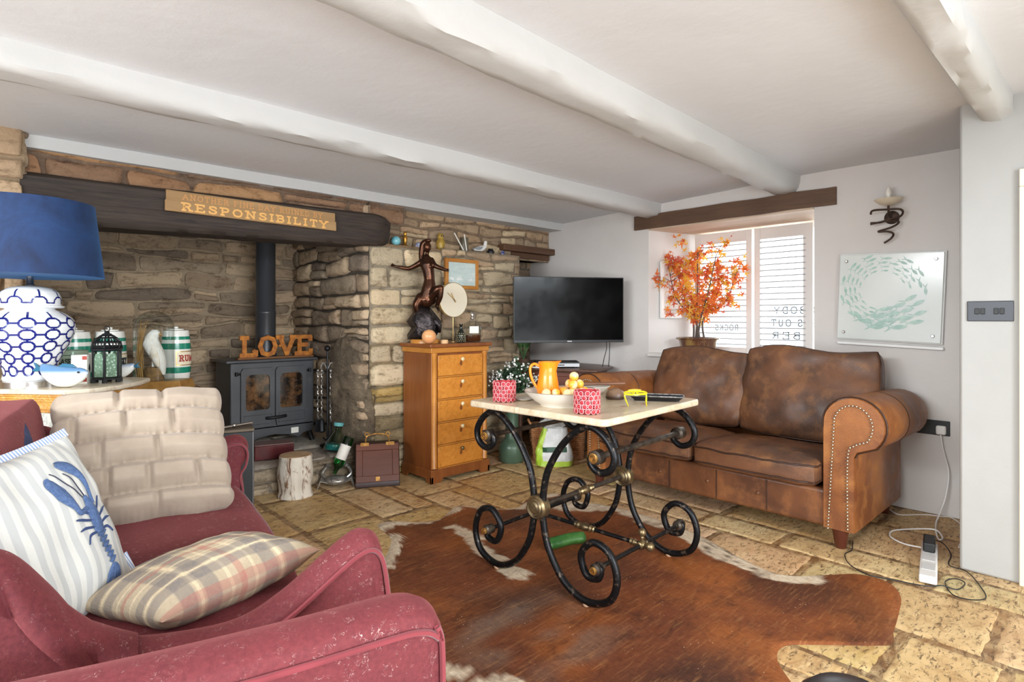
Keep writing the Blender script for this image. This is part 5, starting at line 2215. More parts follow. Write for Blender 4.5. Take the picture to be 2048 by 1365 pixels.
# green bottle held upside down by a pewter crab
GB = glass('green_glass', (40, 150, 60), .02)
CRB = thing('crab_bottle_holder', 'pewter crab bottle holder on the floor by the hearth', 'bottle holder', (1.900, 3.845, .0), R(-30))
g = G()
g.ell((0, 0, .045), (.085, .065, .035), 24, 14)
g.build('shell', PWT, CRB, smooth=180)
for s in (-1, 1):
    for k in range(4):
        g = G()
        y0 = -.04 + .027 * k
        g.tube([(s * .06, y0, .04), (s * .105, y0 - .01 + .012 * k, .055), (s * .125, y0 - .02 + .02 * k, .004)], [.008, .007, .003], 6)
        g.build('walking_leg', PWT, CRB)
    g = G()
    g.tube(spline([(s * .06, .03, .045), (s * .10, .05, .08), (s * .075, .065, .125), (s * .05, .06, .145)], 5), [.011] * 11 + [.016] * 3 + [.005] * 2, 8)
    g.build('claw', PWT, CRB)
    g = G()
    g.ell((s * .02, -.06, .06), .009, 10, 8)
    g.build('eye', PWT, CRB, smooth=180)
BT = thing('green_bottle', 'green glass bottle tipped neck down into the pewter crab', 'bottle', (1.895, 3.865, .085), rot=(R(-10), R(22), R(-30)))
g = G()
g.lathe([(.012, .0), (.014, .02), (.018, .04), (.036, .065), (.038, .08), (.038, .265), (.034, .275), (0, .272)], seg=28)
g.build('glass', GB, BT, smooth=50)
g = G()
g.lathe([(.0384, .11), (.0388, .111), (.0388, .215), (.0384, .216), (.0384, .11)], seg=28)
g.build('paper_label', CARDW, BT)
BF = thing('glass_flask', 'clear glass flask with teal dregs leaning at the hearth edge', 'bottle', (2.02, 4.10, HZ + .012), rot=(0, R(8), 0))
g = G()
g.lathe([(0, 0), (.085, 0), (.09, .012), (.08, .05), (.05, .105), (.028, .135), (.026, .175), (.034, .18), (.034, .2), (.022, .2)], seg=28)
g.build('glass', thin_glass('flask_glass', (214, 228, 206), .25), BF, smooth=50)
g = G()
g.lathe([(0, .004), (.082, .004), (.085, .012), (.078, .045), (0, .045)], seg=28)
g.build('teal_dregs', simple('teal_liquid', (60, 150, 176), .2), BF, smooth=50)
g = G()
g.lathe([(.0345, .178), (.037, .182), (.037, .202), (.0345, .204)], seg=24)
g.build('rim', simple('teal_rim', (110, 176, 176), .3), BF)

# purdonium coal box
CBW = wood('mahogany', (84, 42, 28), (110, 58, 38), 0, 4, .35, 9, .12)
CB = thing('coal_box', 'mahogany coal box with sloping lid and brass handle beside the chest', 'coal box', (2.105, 3.625, 0), R(-29))
side = [(0, 0), (.20, 0), (.20, .29), (.115, .29), (.0, .035)]
g = G()
mY = Matrix(((0, 0, 1, 0), (1, 0, 0, 0), (0, 1, 0, 0), (0, 0, 0, 1)))
g.prism(side, .31, Matrix.Translation((-.155, 0, 0)) @ mY)
g.build('body', simple('dark_mahogany', (52, 28, 24), .4), CB, bevel=.004)
sl = math.atan2(.255, .115)
Ml = Matrix.Translation((0, -.004, .037)) @ Matrix.Rotation(sl, 4, 'X')
g = G()
for a, b in (((-.15, .0), (.15, .045)), ((-.15, .225), (.15, .27)), ((-.15, .045), (-.105, .225)), ((.105, .045), (.15, .225))):
    g.prism([(a[0], a[1]), (b[0], a[1]), (b[0], b[1]), (a[0], b[1])], .012, Ml)
g.prism([(-.105, .045), (.105, .045), (.105, .225), (-.105, .225)], .006, Ml)
lid = g.build('lid', CBW, CB, bevel=.002)
for s in (-1, 1):
    g = G()
    g.prism([(s * .09 - .03, .256), (s * .09 + .03, .256), (s * .09 + .03, .281), (s * .09 - .03, .281)], .004, Ml @ Matrix.Translation((0, 0, .012)))
    g.build('brass_hinge', BRASSY, lid, bevel=.001)
g = G()
g.prism([(-.015, .006), (.015, .006), (.015, .036), (-.015, .036)], .004, Ml @ Matrix.Translation((0, 0, .012)))
g.build('escutcheon', BRASSY, lid, bevel=.001)
g = G()
g.tube(spline([(-.085, .13, .29), (-.08, .13, .325), (-.06, .13, .345), (0, .13, .355), (.06, .13, .345), (.08, .13, .325), (.085, .13, .29)], 5), .006, 8)
for s in (-1, 1):
    g.tube([(s * .075 + .014 * math.cos(a * .6), .13, .352 + .014 * math.sin(a * .6)) for a in range(11)], .005, 6)
g.build('brass_handle', BRASSY, CB)

# upright black case beside the loveseat
BC = thing('black_case', 'upright black case with chrome corner edging behind the red loveseat', 'case', (1.165, 3.63, 0), R(-15))
BLKC = simple('black_vinyl', (26, 28, 30), .45)
g = G()
g.b2((-.18, -.07, .012), (.08, .07, .53))
g.build('shell', BLKC, BC, bevel=.006)
for x in (-.178, .078):
    g = G()
    g.tube([(x, -.069, .02), (x, -.069, .525)], .005, 6)
    g.build('edge_trim', simple('dull_chrome', (120, 120, 122), .35, .8) if 'dull_chrome' not in bpy.data.materials else bpy.data.materials['dull_chrome'], BC)
g = G()
g.b2((-.185, -.075, .53), (.085, .075, .545))
g.build('top_board', wood('old_board', (92, 80, 66), (120, 106, 88), 0, 4, .7), BC, bevel=.002)
g = G()
g.tube([(-.12, -.05, .556), (.08, .02, .565)], .008, 10)
g.ell((-.02, -.015, .562), .014, 12, 8)
g.build('chrome_rod', CHROME, BC)
for x in (-.15, .05):
    for y in (-.05, .05):
        g = G()
        g.lathe([(.014, 0), (.014, .014)], (x, y, 0), 12)
        g.build('foot', BLKC, BC)

# ------------------------------------------------------------------ lettered board on the mantel beam
SGW = wood('weathered_pine', (150, 116, 76), (176, 142, 98), 0, 3, .7, 14, .3)
SGL = simple('tan_letters', (232, 178, 104), .6)
SGD = simple('worn_letters', (206, 150, 92), .7)
SN = thing('slogan_board', 'weathered two plank board lettered RESPONSIBILITY hung on the mantel beam', 'sign', (.814, 3.772, 1.822))
SN.rotation_euler = (R(-3), R(.55), 0)
g = G()
g.b2((.006, .004, .058), (1.045, .016, .124))
g.build('plank', SGW, SN, bevel=.002)
g = G()
g.b2((0, .0, 0), (1.05, .016, .064))
g.build('plank', SGW, SN, bevel=.002)
g = G()
letters(g, 'ANOTHER FINE DAY RUINED BY', .036, .03, .0015, Matrix.Translation((.09, .0042, .075)) @ rot_m('X', 90), .13, True, .006, .86)
g.build('lettering', SGD, SN, smooth=0)
g = G()
letters(g, 'RESPONSIBILITY', .052, .05, .003, Matrix.Translation((.085, .0005, .008)) @ rot_m('X', 90), .2, True, .012, .90)
g.build('lettering', SGL, SN, smooth=0)

# ------------------------------------------------------------------ chest of drawers
HON = wood('honey_walnut', (176, 108, 40), (212, 146, 66), 0, 3, .32, 5, .06)
BURR = NT('burr_walnut', .28)
a = BURR.noise(None, 14, 6, .65, 2.0)
b = BURR.noise(BURR.coord((3, 3, 3)), 9, 4, .6)
BURR.color(BURR.mix(BURR.ramp(b, .55, .75, 0, .4), BURR.mix(BURR.ramp(a, .3, .7), (200, 124, 44), (224, 152, 68)), (150, 80, 32)))
BURR = BURR.m
REDW = wood('reddish_walnut', (118, 64, 32), (154, 92, 46), 2, 3, .35, 9, .06)
IVO = simple('ivory', (232, 214, 170), .3)
CH = thing('chest_of_drawers', 'tall honey walnut five drawer chest in front of the stone pier', 'chest of drawers', (2.695, 3.43, 0))
# local: x -.265 .. .265, y 0 front .. .37 back
g = G()
g.b2((-.295, -.03, .985), (.295, .385, 1.012))
g.build('top', REDW, CH, bevel=.006, bseg=3)
g = G()
g.b2((-.275, -.012, .945), (.275, .375, .985))
g.build('frieze', HON, CH, bevel=.004)
g = G()
g.b2((-.265, 0.004, .09), (.265, .37, .945))
g.build('carcass', REDW, CH, bevel=.003)
for s in (-1, 1):
    g = G()
    g.lathe([(.024, .105), (.024, .11), (.021, .115), (.021, .92), (.024, .93), (.024, .945)], (s * .240, .004, 0), 20)
    g.build('corner_column', HON, CH, smooth=40)
g = G()
g.b2((-.278, -.016, .045), (.278, .374, .098))
pl = [(-.278, .05), (-.278, 0), (-.19, 0), (-.17, .03), (.17, .03), (.19, 0), (.278, 0), (.278, .05)]
g.prism(pl, .02, Matrix.Translation((0, .004, 0)) @ rot_m('X', 90))
g.prism([(0 + (x + .278) / .556 * .39 - .016, z) for x, z in pl], .02, Matrix.Translation((-.278, 0, 0)) @ Matrix(((0, 0, 1, 0), (1, 0, 0, 0), (0, 1, 0, 0), (0, 0, 0, 1))))
g.prism([(0 + (x + .278) / .556 * .39 - .016, z) for x, z in pl], .02, Matrix.Translation((.258, 0, 0)) @ Matrix(((0, 0, 1, 0), (1, 0, 0, 0), (0, 1, 0, 0), (0, 0, 0, 1))))
g.build('plinth', REDW, CH, bevel=.003)
for k in range(5):
    z0 = .106 + k * .1675
    g = G()
    g.b2((-.212, -.008, z0), (.212, .006, z0 + .152))
    dr = g.build('drawer', BURR, CH, bevel=.004)
    for sx in (-1, 1):
        for z in (z0 + .018, z0 + .134):
            g = G()
            g.box((sx * .190, -.0082, z), (.016, .001, .016), (0, R(45), 0))
            g.build('inlay', HON, dr, smooth=0)
    g = G()
    g.lathe([(.006, 0), (.005, .010), (.013, .016), (.015, .024), (.008, .031), (0, .032)], (0, -.008, z0 + .118), 16, rot_m('X', 90))
    g.build('knob', IVO if k else BRASSW, dr, smooth=50)
    g = G()
    g.prism([(.012 * math.cos(a * .5236), .018 * math.sin(a * .5236)) for a in range(12)], .002, Matrix.Translation((0, -.0075, z0 + .085)) @ rot_m('X', 90))
    g.build('escutcheon', REDW, dr, smooth=0)
    g = G()
    g.tube([(-.216, -.004, z0 - .008), (.216, -.004, z0 - .008)], .006, 8)
    g.build('drawer_moulding', HON, CH)

CHZ = 1.012
# bronze figure on a round wooden stand
BRZ = simple('bronze', (92, 58, 40), .28, .85, (58, 40, 32), 9, .2, 40)
BRZD = simple('dark_bronze', (40, 36, 38), .35, .8, (74, 66, 66), 16, .6, 30, .015)
SCU = thing('bronze_sculpture', 'bronze figure of a woman with outstretched arms kneeling on a dark rock', 'sculpture', (2.515, 3.63, CHZ), R(-43.3))
g = G()
g.lathe([(0, 0), (.112, 0), (.112, .022), (.106, .030), (0, .030)], seg=40)
g.build('wooden_stand', HON, SCU, smooth=40)
g = G()
g.lathe([(.0, .029), (.105, .029), (.112, .06), (.102, .12), (.112, .17), (.085, .22), (.07, .25), (.04, .275), (0, .28)], seg=36)
g.v = [(x * (1 + .45 * nz(x * 14, y * 14, z * 13)) - .01, y * .72 * (1 + .45 * nz(x * 14 + 3, y * 14, z * 13)), z + .02 * nz(x * 20, y * 20, z * 9) * (z > .04)) for x, y, z in g.v]
g.tube([(.03, -.01, .22), (.07, -.02, .165), (.11, -.01, .13), (.105, .0, .08)], [.03, .028, .02, .012], 10)
g.build('rock', BRZD, SCU, smooth=180)
k_ = .00378
S_ = lambda px, py, d=0.0: Vector(((px - 855) * k_, d, (672 - py) * k_ + .030))
g = G()


def limb(pts, rs, n_=5, seg=12):
    p = spline(pts, n_)
    m = len(p)
    kk = len(rs) - 1
    rr = []
    for i in range(m):
        t = i / (m - 1) * kk
        a_ = min(kk - 1, int(t))
        rr.append(lerp(rs[a_], rs[a_ + 1], t - a_))
    g.tube(p, rr, seg)
    g.ell(p[-1], rs[-1], 10, 8)
    g.ell(p[0], rs[0], 10, 8)


limb([S_(857, 594), S_(862, 570), S_(863, 552), S_(861, 536), S_(858, 522), S_(857, 511)], [.062, .054, .041, .046, .054, .036])
g.ell(S_(846, 592, -.01), (.044, .048, .052), 16, 12)
g.ell(S_(868, 590, .0), (.042, .046, .050), 16, 12)
limb([S_(857, 512), S_(858, 503), S_(859, 498)], [.018, .014, .016])
g.ell(S_(859, 487, -.006), (.031, .034, .041), 16, 12)
g.ell(S_(864, 490, -.012), (.012, .014, .010), 10, 8)
limb([S_(868, 586, -.02), S_(880, 574, -.05), S_(888, 570, -.06)], [.040, .032, .024])
limb([S_(888, 570, -.06), S_(886, 588, -.05), S_(879, 606, -.03)], [.024, .022, .014])
limb([S_(879, 606, -.03), S_(884, 614, -.05)], [.013, .010])
limb([S_(845, 592, -.02), S_(838, 606, -.03), S_(842, 622, -.02)], [.040, .032, .022])
limb([S_(842, 622, -.02), S_(856, 624, .03)], [.022, .016])
limb([S_(848, 517), S_(836, 524), S_(822, 530), S_(806, 528), S_(795, 526)], [.025, .021, .017, .014, .010])
for q in range(5):
    limb([S_(796, 526), S_(791, 524.5 - 2.2 * (q - 2) * .5, .004 * (q - 2)), S_(785.5 + abs(q - 1.5), 523 - 2.6 * (q - 2) * .6, .006 * (q - 2))], [.006, .0055, .0045], 2, 6)
limb([S_(867, 514), S_(874, 524, -.02), S_(884, 529, -.03), S_(894, 533, -.03), S_(899, 534, -.03)], [.025, .021, .017, .013, .011])
for q in range(5):
    limb([S_(899, 534, -.03), S_(902.5, 532 + 1.2 * q, -.034), S_(902, 535 + .8 * q, -.044)], [.007, .0062, .005], 2, 6)
limb([S_(866, 520, -.02), S_(866, 527, -.03)], [.017, .018])
limb([S_(854, 521, -.025), S_(854, 528, -.03)], [.016, .017])
fig = g.build('figure', BRZ, SCU, smooth=180)
rm = fig.modifiers.new('fuse', 'REMESH')
rm.mode, rm.voxel_size, rm.use_smooth_shade = 'VOXEL', .0042, True
sm_ = fig.modifiers.new('soften', 'SMOOTH')
sm_.factor, sm_.iterations = .5, 4
g = G()
limb([S_(858, 476, .008), S_(851, 481, .02), S_(847, 496, .022), S_(846, 512, .03), S_(848, 528, .036)], [.024, .030, .024, .020, .008])
g.ell(S_(861, 474, 0), (.024, .026, .016), 14, 10)
hair = g.build('hair', BRZ, SCU, smooth=180)
rm = hair.modifiers.new('fuse', 'REMESH')
rm.mode, rm.voxel_size, rm.use_smooth_shade = 'VOXEL', .005, True

PEACH = simple('peach_stone', (236, 176, 122), .3, 0, (226, 158, 106), 9)
o = tag(G().ell((0, 0, 0), .053, 28, 18).build('stone_ball', PEACH, smooth=180), 'peach coloured polished stone ball at the foot of the bronze figure', 'ornament')
o.location = (2.440, 3.475, CHZ + .053)
o = tag(G().lathe([(0, 0), (.028, 0), (.029, .004), (.029, .024), (.026, .028), (0, .028)], seg=24).build('wooden_puck', simple('pale_wood', (226, 182, 132), .5)), 'small pale round wooden puck on the chest beside the stone ball', 'ornament')
o.location = (2.575, 3.470, CHZ)

# clock on a thin gold stand
CK = thing('mantel_clock', 'round cream faced clock on a thin gold stem on the chest', 'clock', (2.79, 3.645, CHZ))
GLD = simple('satin_gold', (214, 184, 128), .3, .8)
mX = rot_m('X', 90)
g = G()
g.lathe([(0, 0), (.134, 0), (.137, .004), (.137, .020), (.134, .024), (0, .024)], (0, .012, .334), 56, mX)
g.build('dial', simple('cream_dial', (232, 220, 196), .6), CK, smooth=30)
g = G()
g.lathe([(.136, -.001), (.139, 0), (.139, .024), (.136, .025), (.136, -.001)], (0, .012, .334), 56, mX)
g.build('gold_rim', GLD, CK, smooth=30)
for an, L, w in ((140, .085, .0035), (118, .06, .0045)):
    g = G()
    d = Vector((math.cos(R(an)), 0, math.sin(R(an))))
    g.box(Vector((0, -.015, .334)) + d * (L / 2 - .012), (L + .024, .002, w * 2), (0, -R(an), 0))
    g.build('clock_hand', GLD, CK, smooth=0)
g = G()
g.tube([(0, .0, .006), (0, .0, .205)], .005, 10)
g.build('stem', GLD, CK)
g = G()
g.lathe([(0, 0), (.045, 0), (.045, .005), (.01, .009), (0, .009)], seg=28)
g.build('foot', GLD, CK)

# hobnail bottle and decanter
HB = thing('hobnail_bottle', 'small dark hobnail glass bottle between the clock stem and the decanter', 'bottle', (2.772, 3.520, CHZ))
DGL = simple('dark_hobnail_glass', (30, 34, 26), .08, .3, Coat_Weight=.6)
g = G()
prf = [(.0, 0), (.030, 0), (.033, .01), (.034, .05), (.032, .07), (.020, .09), (.012, .105), (.011, .13), (.015, .135), (.014, .145), (.0, .146)]
g.lathe(prf, seg=28)
g.build('glass', DGL, HB, smooth=50)
g = G()
for j in range(5):
    for k in range(12):
        a_ = 2 * pi * (k + .5 * (j % 2)) / 12
        g.ell((.0335 * math.cos(a_), .0335 * math.sin(a_), .012 + j * .0145), (.006, .006, .006), 8, 6)
g.build('hobnails', simple('hobnail_shine', (150, 146, 120), .15, .7), HB, smooth=180)
DC = thing('decanter', 'square glass decanter with silver stopper, white label and amber spirit', 'decanter', (2.905, 3.545, CHZ), R(-20))
CLG = thin_glass('decanter_glass', (236, 240, 238), .22)
g = G()
rr_ = lambda hx, hy, r=.015: [(sx * (hx - r) + r * math.cos(R(a0 + 30 * q)), sy * (hy - r) + r * math.sin(R(a0 + 30 * q))) for sx, sy, a0 in ((1, 1, 0), (-1, 1, 90), (-1, -1, 180), (1, -1, 270)) for q in range(4)]


def loft(g, secs):
    vs, n_ = [], None
    for poly, z in secs:
        n_ = len(poly)
        vs += [Vector((x, y, z)) for x, y in poly]
    m_ = len(secs)
    g.add(vs, [(i * n_ + q, i * n_ + (q + 1) % n_, (i + 1) * n_ + (q + 1) % n_, (i + 1) * n_ + q) for i in range(m_ - 1) for q in range(n_)] + [tuple(reversed(range(n_))), tuple((m_ - 1) * n_ + q for q in range(n_))])


loft(g, [(rr_(.056, .036), 0), (rr_(.060, .04), .006), (rr_(.066, .042), .12), (rr_(.062, .04), .145), (rr_(.035, .03), .16), (rr_(.017, .017, .012), .168), (rr_(.017, .017, .012), .185)])
g.build('glass', CLG, DC, smooth=45)
g = G()
loft(g, [(rr_(.050, .031), .006), (rr_(.058, .036), .012), (rr_(.060, .037), .055)])
g.build('spirit', simple('amber_spirit', (92, 48, 24), .15), DC, smooth=45)
g = G()
g.b2((-.038, -.0455, .07), (.038, -.0440, .125))
g.build('label', CARDW, DC, smooth=0)
g = G()
g.lathe([(.016, .180), (.018, .184), (.018, .192), (.011, .196), (.014, .21), (.014, .228), (.008, .236), (0, .238)], seg=20)
g.build('stopper', CHROME, DC)

# framed print on the pier
FR = thing('framed_print', 'wood framed pale sea print hung on the stone pier behind the clock', 'picture', (3.012, 3.816, 1.572), 0)
g = G()
for a_, b_ in (((-.175, -.126), (-.145, .126)), ((.145, -.126), (.175, .126)), ((-.145, .096), (.145, .126)), ((-.145, -.126), (.145, -.096))):
    g.b2((a_[0], -.014, a_[1]), (b_[0], .010, b_[1]))
g.build('frame', HON, FR, bevel=.003)
n = NT('sea_print', .12)
v_ = n.sep(n.coord())
w_ = n.noise(n.coord((5, 1, 14)), 2.5, 4, .6)
c = n.mix(n.ramp(w_, .4, .65), (196, 216, 214), (214, 228, 222))
foam = n.math('MULTIPLY', n.ramp(v_[2], -.075, -.05), n.ramp(v_[2], -.015, -.045))
c = n.mix(n.math('MULTIPLY', foam, n.ramp(n.noise(n.coord((9, 1, 20)), 2, 5, .7), .48, .56)), c, (246, 248, 246))
n.color(c)
n.b.inputs['Coat Weight'].default_value = .4
g = G()
g.b2((-.146, -.004, -.097), (.146, .006, .097))
g.build('print', n.m, FR, smooth=0)

# ------------------------------------------------------------------ ornaments on the stone ledge
LZ = 1.773
o = tag(G().ell((0, 0, 0), .038, 24, 16).build('glass_float', simple('aqua_glaze', (88, 176, 196), .12, 0, (150, 208, 214), 16), smooth=180), 'aqua blue glass ball at the left end of the stone ledge', 'ornament')
o.location = (2.44, 3.925, LZ + .037)
gold = simple('antique_gold', (204, 152, 62), .3, .7, (150, 104, 40), 14)
t = thing('gold_figurine', 'small gold standing figurine on the ledge next to the aqua ball', 'ornament', (2.535, 3.94, LZ))
g = G()
g.lathe([(0, 0), (.026, 0), (.024, .010), (.012, .016), (.0, .017)], seg=16)
g.build('base', gold, t)
g = G()
g.lathe([(0, .014), (.011, .016), (.014, .04), (.018, .06), (.020, .078), (.012, .088), (.008, .092), (.014, .102), (.014, .112), (.008, .120), (0, .122)], seg=16)
g.build('figure', gold, t, smooth=180)
BLC = simple('blue_white_china', (210, 214, 226), .2, 0, (62, 72, 132), 46)
t = thing('china_ornament', 'small blue and white china ornament on the ledge left of the bronze head', 'ornament', (2.66, 3.94, LZ))
g = G()
g.lathe([(0, 0), (.022, 0), (.028, .012), (.024, .03), (.014, .038), (.010, .046), (.0, .05)], seg=20)
g.build('body', BLC, t)
g = G()
g.ell((.022, 0, .036), (.013, .010, .014), 12, 8)
g.build('spout', BLC, t, smooth=180)
YEL = simple('mustard_glaze', (188, 156, 64), .35, 0, (148, 112, 40), 24)
t = thing('owl_ornament', 'mustard yellow owl ornament on the ledge above the print', 'ornament', (2.885, 3.94, LZ))
g = G()
g.lathe([(0, 0), (.024, 0), (.030, .02), (.032, .055), (.028, .085), (.024, .095), (.027, .112), (.025, .130), (.012, .140), (0, .141)], seg=20)
g.build('body', YEL, t, smooth=180)
for s in (-1, 1):
    g = G()
    g.ell((s * .009, -.024, .118), (.007, .004, .007), 10, 8)
    g.build('eye', INK, t, smooth=180)
    g = G()
    g.lathe([(.008, 0), (0, .016)], (s * .016, 0, .134), 8)
    g.build('ear', YEL, t)
    g = G()
    g.ell((s * .028, 0, .055), (.009, .022, .038), 12, 8)
    g.build('wing', YEL, t, smooth=180)
t = thing('grey_vase', 'grey mottled beaker vase on the ledge beside the seagull', 'vase', (3.155, 3.96, LZ))
g = G()
g.lathe([(0, 0), (.032, 0), (.036, .01), (.037, .12), (.035, .135), (.030, .135), (.030, .03), (0, .03)], seg=24)
g.build('vase_body', simple('grey_glaze', (126, 116, 92), .3, 0, (88, 80, 66), 18), t)
for k, (xa, xb, yb, zt) in enumerate(((3.105, 3.022, 3.93, .155), (3.135, 3.118, 3.915, .150))):
    g = G()
    g.tube([(0, 0, 0), (xb - xa, yb - 3.90, zt)], .0055, 8)
    o = tag(g.build('white_taper', simple('white_wax', (236, 232, 224), .5)), ('thin white taper leaning left on the ledge by the grey vase', 'thin white taper standing upright on the ledge by the grey vase')[k], 'candle', 'white tapers on the ledge')
    o.location = (xa, 3.90, LZ + .005)
GUL = thing('seagull_ornament', 'white wooden seagull with grey wings on the ledge', 'ornament', (3.32, 3.93, LZ), R(-8))
WHP = simple('gull_white', (242, 240, 236), .5)
GRP = simple('gull_grey', (150, 152, 156), .5)
g = G()
cen = spline([(-.075, 0, .035), (-.03, 0, .044), (.015, 0, .054), (.040, 0, .072), (.046, 0, .094), (.050, 0, .108)], 5)
rs = [.004, .020, .027, .022, .015, .016, .010]
m_ = len(cen)
g.tube(cen, [lerp(rs[min(5, int(i / (m_ - 1) * 6))], rs[min(6, int(i / (m_ - 1) * 6) + 1)], (i / (m_ - 1) * 6) % 1) for i in range(m_)], 14)
g.ell((.050, 0, .108), .0155, 14, 10)
g.build('body', WHP, GUL, smooth=180)
for s in (-1, 1):
    g = G()
    g.ell((-.025, s * .020, .050), (.052, .007, .014), 16, 8, rot_m('Y', -8))
    g.build('wing', GRP, GUL, smooth=180)
    g = G()
    g.tube([(.012, s * .010, .032), (.012, s * .010, 0)], .003, 6)
    g.build('leg', YEL, GUL)
g = G()
g.lathe([(.006, 0), (.003, .014), (0, .02)], (.064, 0, .106), 8, rot_m('Y', 95))
g.build('beak', YEL, GUL)
t = thing('black_pot', 'small round black pot on the ledge to the right of the seagull', 'pot', (3.44, 3.935, LZ))
g = G()
g.lathe([(0, 0), (.022, 0), (.033, .018), (.033, .035), (.022, .050), (.024, .058), (.018, .058), (.016, .045), (0, .04)], seg=22)
g.build('pot_body', simple('black_glaze', (28, 26, 30), .2), t)
t = thing('blue_pot', 'tiny blue pot at the right end of the stone ledge', 'pot', (3.578, 3.925, LZ))
g = G()
g.lathe([(0, 0), (.018, 0), (.024, .014), (.022, .030), (.012, .036), (.015, .048), (.010, .048), (.008, .036), (0, .032)], seg=20)
g.build('pot_body', simple('cobalt_glaze', (58, 66, 130), .2, 0, (130, 136, 178), 40), t)

# ------------------------------------------------------------------ television corner
TV = thing('television', 'flat black television on a wall arm in the corner above the media stand', 'television', (3.715, 3.232, 1.272), R(-31.8))
SCRN = NT('tv_screen', .12, Specular_IOR_Level=.12)
SCRN.color((8, 8, 9))
SCRN.set('Roughness', SCRN.ramp(SCRN.noise(None, 5, 3), .35, .65, .10, .22))
g = G()
g.b2((-.488, -.008, -.28), (.488, .012, .28))
g.b2((-.40, .012, -.22), (.40, .045, .16))
g.build('casing', BLKC, TV, bevel=.003)
g = G()
g.b2((-.480, -.0095, -.258), (.480, -.0079, .273))
g.build('screen', SCRN.m, TV, smooth=0)
g = G()
g.b2((-.02, -.0098, -.272), (.02, -.0078, -.264))
g.build('badge', simple('badge_grey', (190, 190, 192), .4), TV, smooth=0)
g = G()
wl = TV.rotation_euler.to_matrix().inverted() @ (Vector((4.278, 3.50, 1.25)) - TV.location)
g.b2((-.10, .045, -.10), (.10, .06, .10))
g.tube([(0, .055, 0), wl * .5 + Vector((.05, .06, 0)), wl], .016, 8)
g.box(wl, (.03, .14, .22), (0, 0, -TV.rotation_euler.z))
g.build('wall_arm', BLKC, TV)
for k, (x, xe) in enumerate(((.345, .315), (.375, .370))):
    g = G()
    g.tube(spline([(x, .03, -.26), (x, .03, -.34), (lerp(x, xe, .7), .03, -.42), (xe, .045, -.495)], 6), .0035, 6)
    g.build('cable', BLKC, TV)

DKW = wood('dark_stand_wood', (78, 50, 38), (108, 74, 56), 0, 4, .35, 9, .12)
DKR = wood('red_brown_wood', (92, 44, 30), (120, 64, 44), 0, 4, .35, 9, .12)
ST = thing('media_stand', 'dark wood corner stand under the television', 'media stand', (0, 0, 0))
SP = [(3.45, 3.66), (3.78, 2.98), (4.18, 3.12), (4.28, 3.24), (4.28, 4.20), (3.80, 4.20), (3.80, 3.79), (3.72, 3.79)]
c0 = Vector((3.95, 3.55))


def inset(P, k):
    out_ = []
    for x, y in P:
        d = Vector((x, y)) - c0
        d *= (1 - k / d.length)
        out_.append((c0.x + d.x, c0.y + d.y))
    return out_


g = G()
g.prism(SP, .022, Matrix.Translation((0, 0, .748)))
g.build('top', DKW, ST, bevel=.006)
g = G()
g.prism(inset(SP, .035), .012, Matrix.Translation((0, 0, .736)))
g.build('moulding', DKW, ST, bevel=.004)
g = G()
g.prism(inset(SP, .055), .30, Matrix.Translation((0, 0, .436)))
g.build('carcass', DKR, ST, bevel=.004)
A_, B_ = Vector(inset(SP, .05)[0] + (0,)), Vector(inset(SP, .05)[1] + (0,))
d_ = (B_ - A_).normalized()
nn_ = Vector((-d_.y, d_.x, 0))
ang_ = math.atan2(d_.y, d_.x)
L_ = (B_ - A_).length
for k in range(2):
    g = G()
    mid = A_ + d_ * (L_ * (.27 + .46 * k)) - nn_ * .006
    g.box((mid.x, mid.y, .585), (L_ * .42, .014, .24), (0, 0, ang_))
    dr = g.build('drawer', DKR, ST, bevel=.005)
    g = G()
    p = mid - nn_ * .016
    g.ell((p.x, p.y, .59), .013, 12, 8)
    g.build('knob', BRASSW, dr, smooth=180)
for x, y in (inset(SP, .08)[0], inset(SP, .08)[1], inset(SP, .08)[3], inset(SP, .08)[4], inset(SP, .08)[5]):
    g = G()
    g.lathe([(.018, 0), (.024, .05), (.022, .2), (.028, .38), (.03, .437)], (x, y, 0), 14)
    g.build('leg', DKW, ST)

DV = thing('disc_player', 'slim silver fronted disc player on the media stand', 'disc player', (3.76, 3.42, .770), R(-43))
g = G()
g.b2((-.19, -.10, .012), (.19, .12, .052))
g.build('casing', BLKC, DV, bevel=.003)
SILV = simple('silver_plastic', (206, 208, 210), .35, .3)
g = G()
g.b2((-.19, -.108, .010), (.19, -.098, .040))
fc = g.build('front_panel', SILV, DV, bevel=.002)
g = G()
g.b2((-.07, -.1092, .022), (.06, -.107, .030))
g.build('disc_slot', BLKC, fc, smooth=0)
for x in (-.16, .16):
    for y in (-.07, .09):
        g = G()
        g.lathe([(.012, 0), (.012, .0125)], (x, y, 0), 12)
        g.build('foot', BLKC, DV)
t = tag(G().box((0, 0, .006), (.16, .07, .012)).build('white_paper', CARDW, bevel=.001), 'white paper lying on the stand in front of the disc player', 'paper')
t.location, t.rotation_euler = (3.560, 3.50, .770), (0, 0, R(-64))

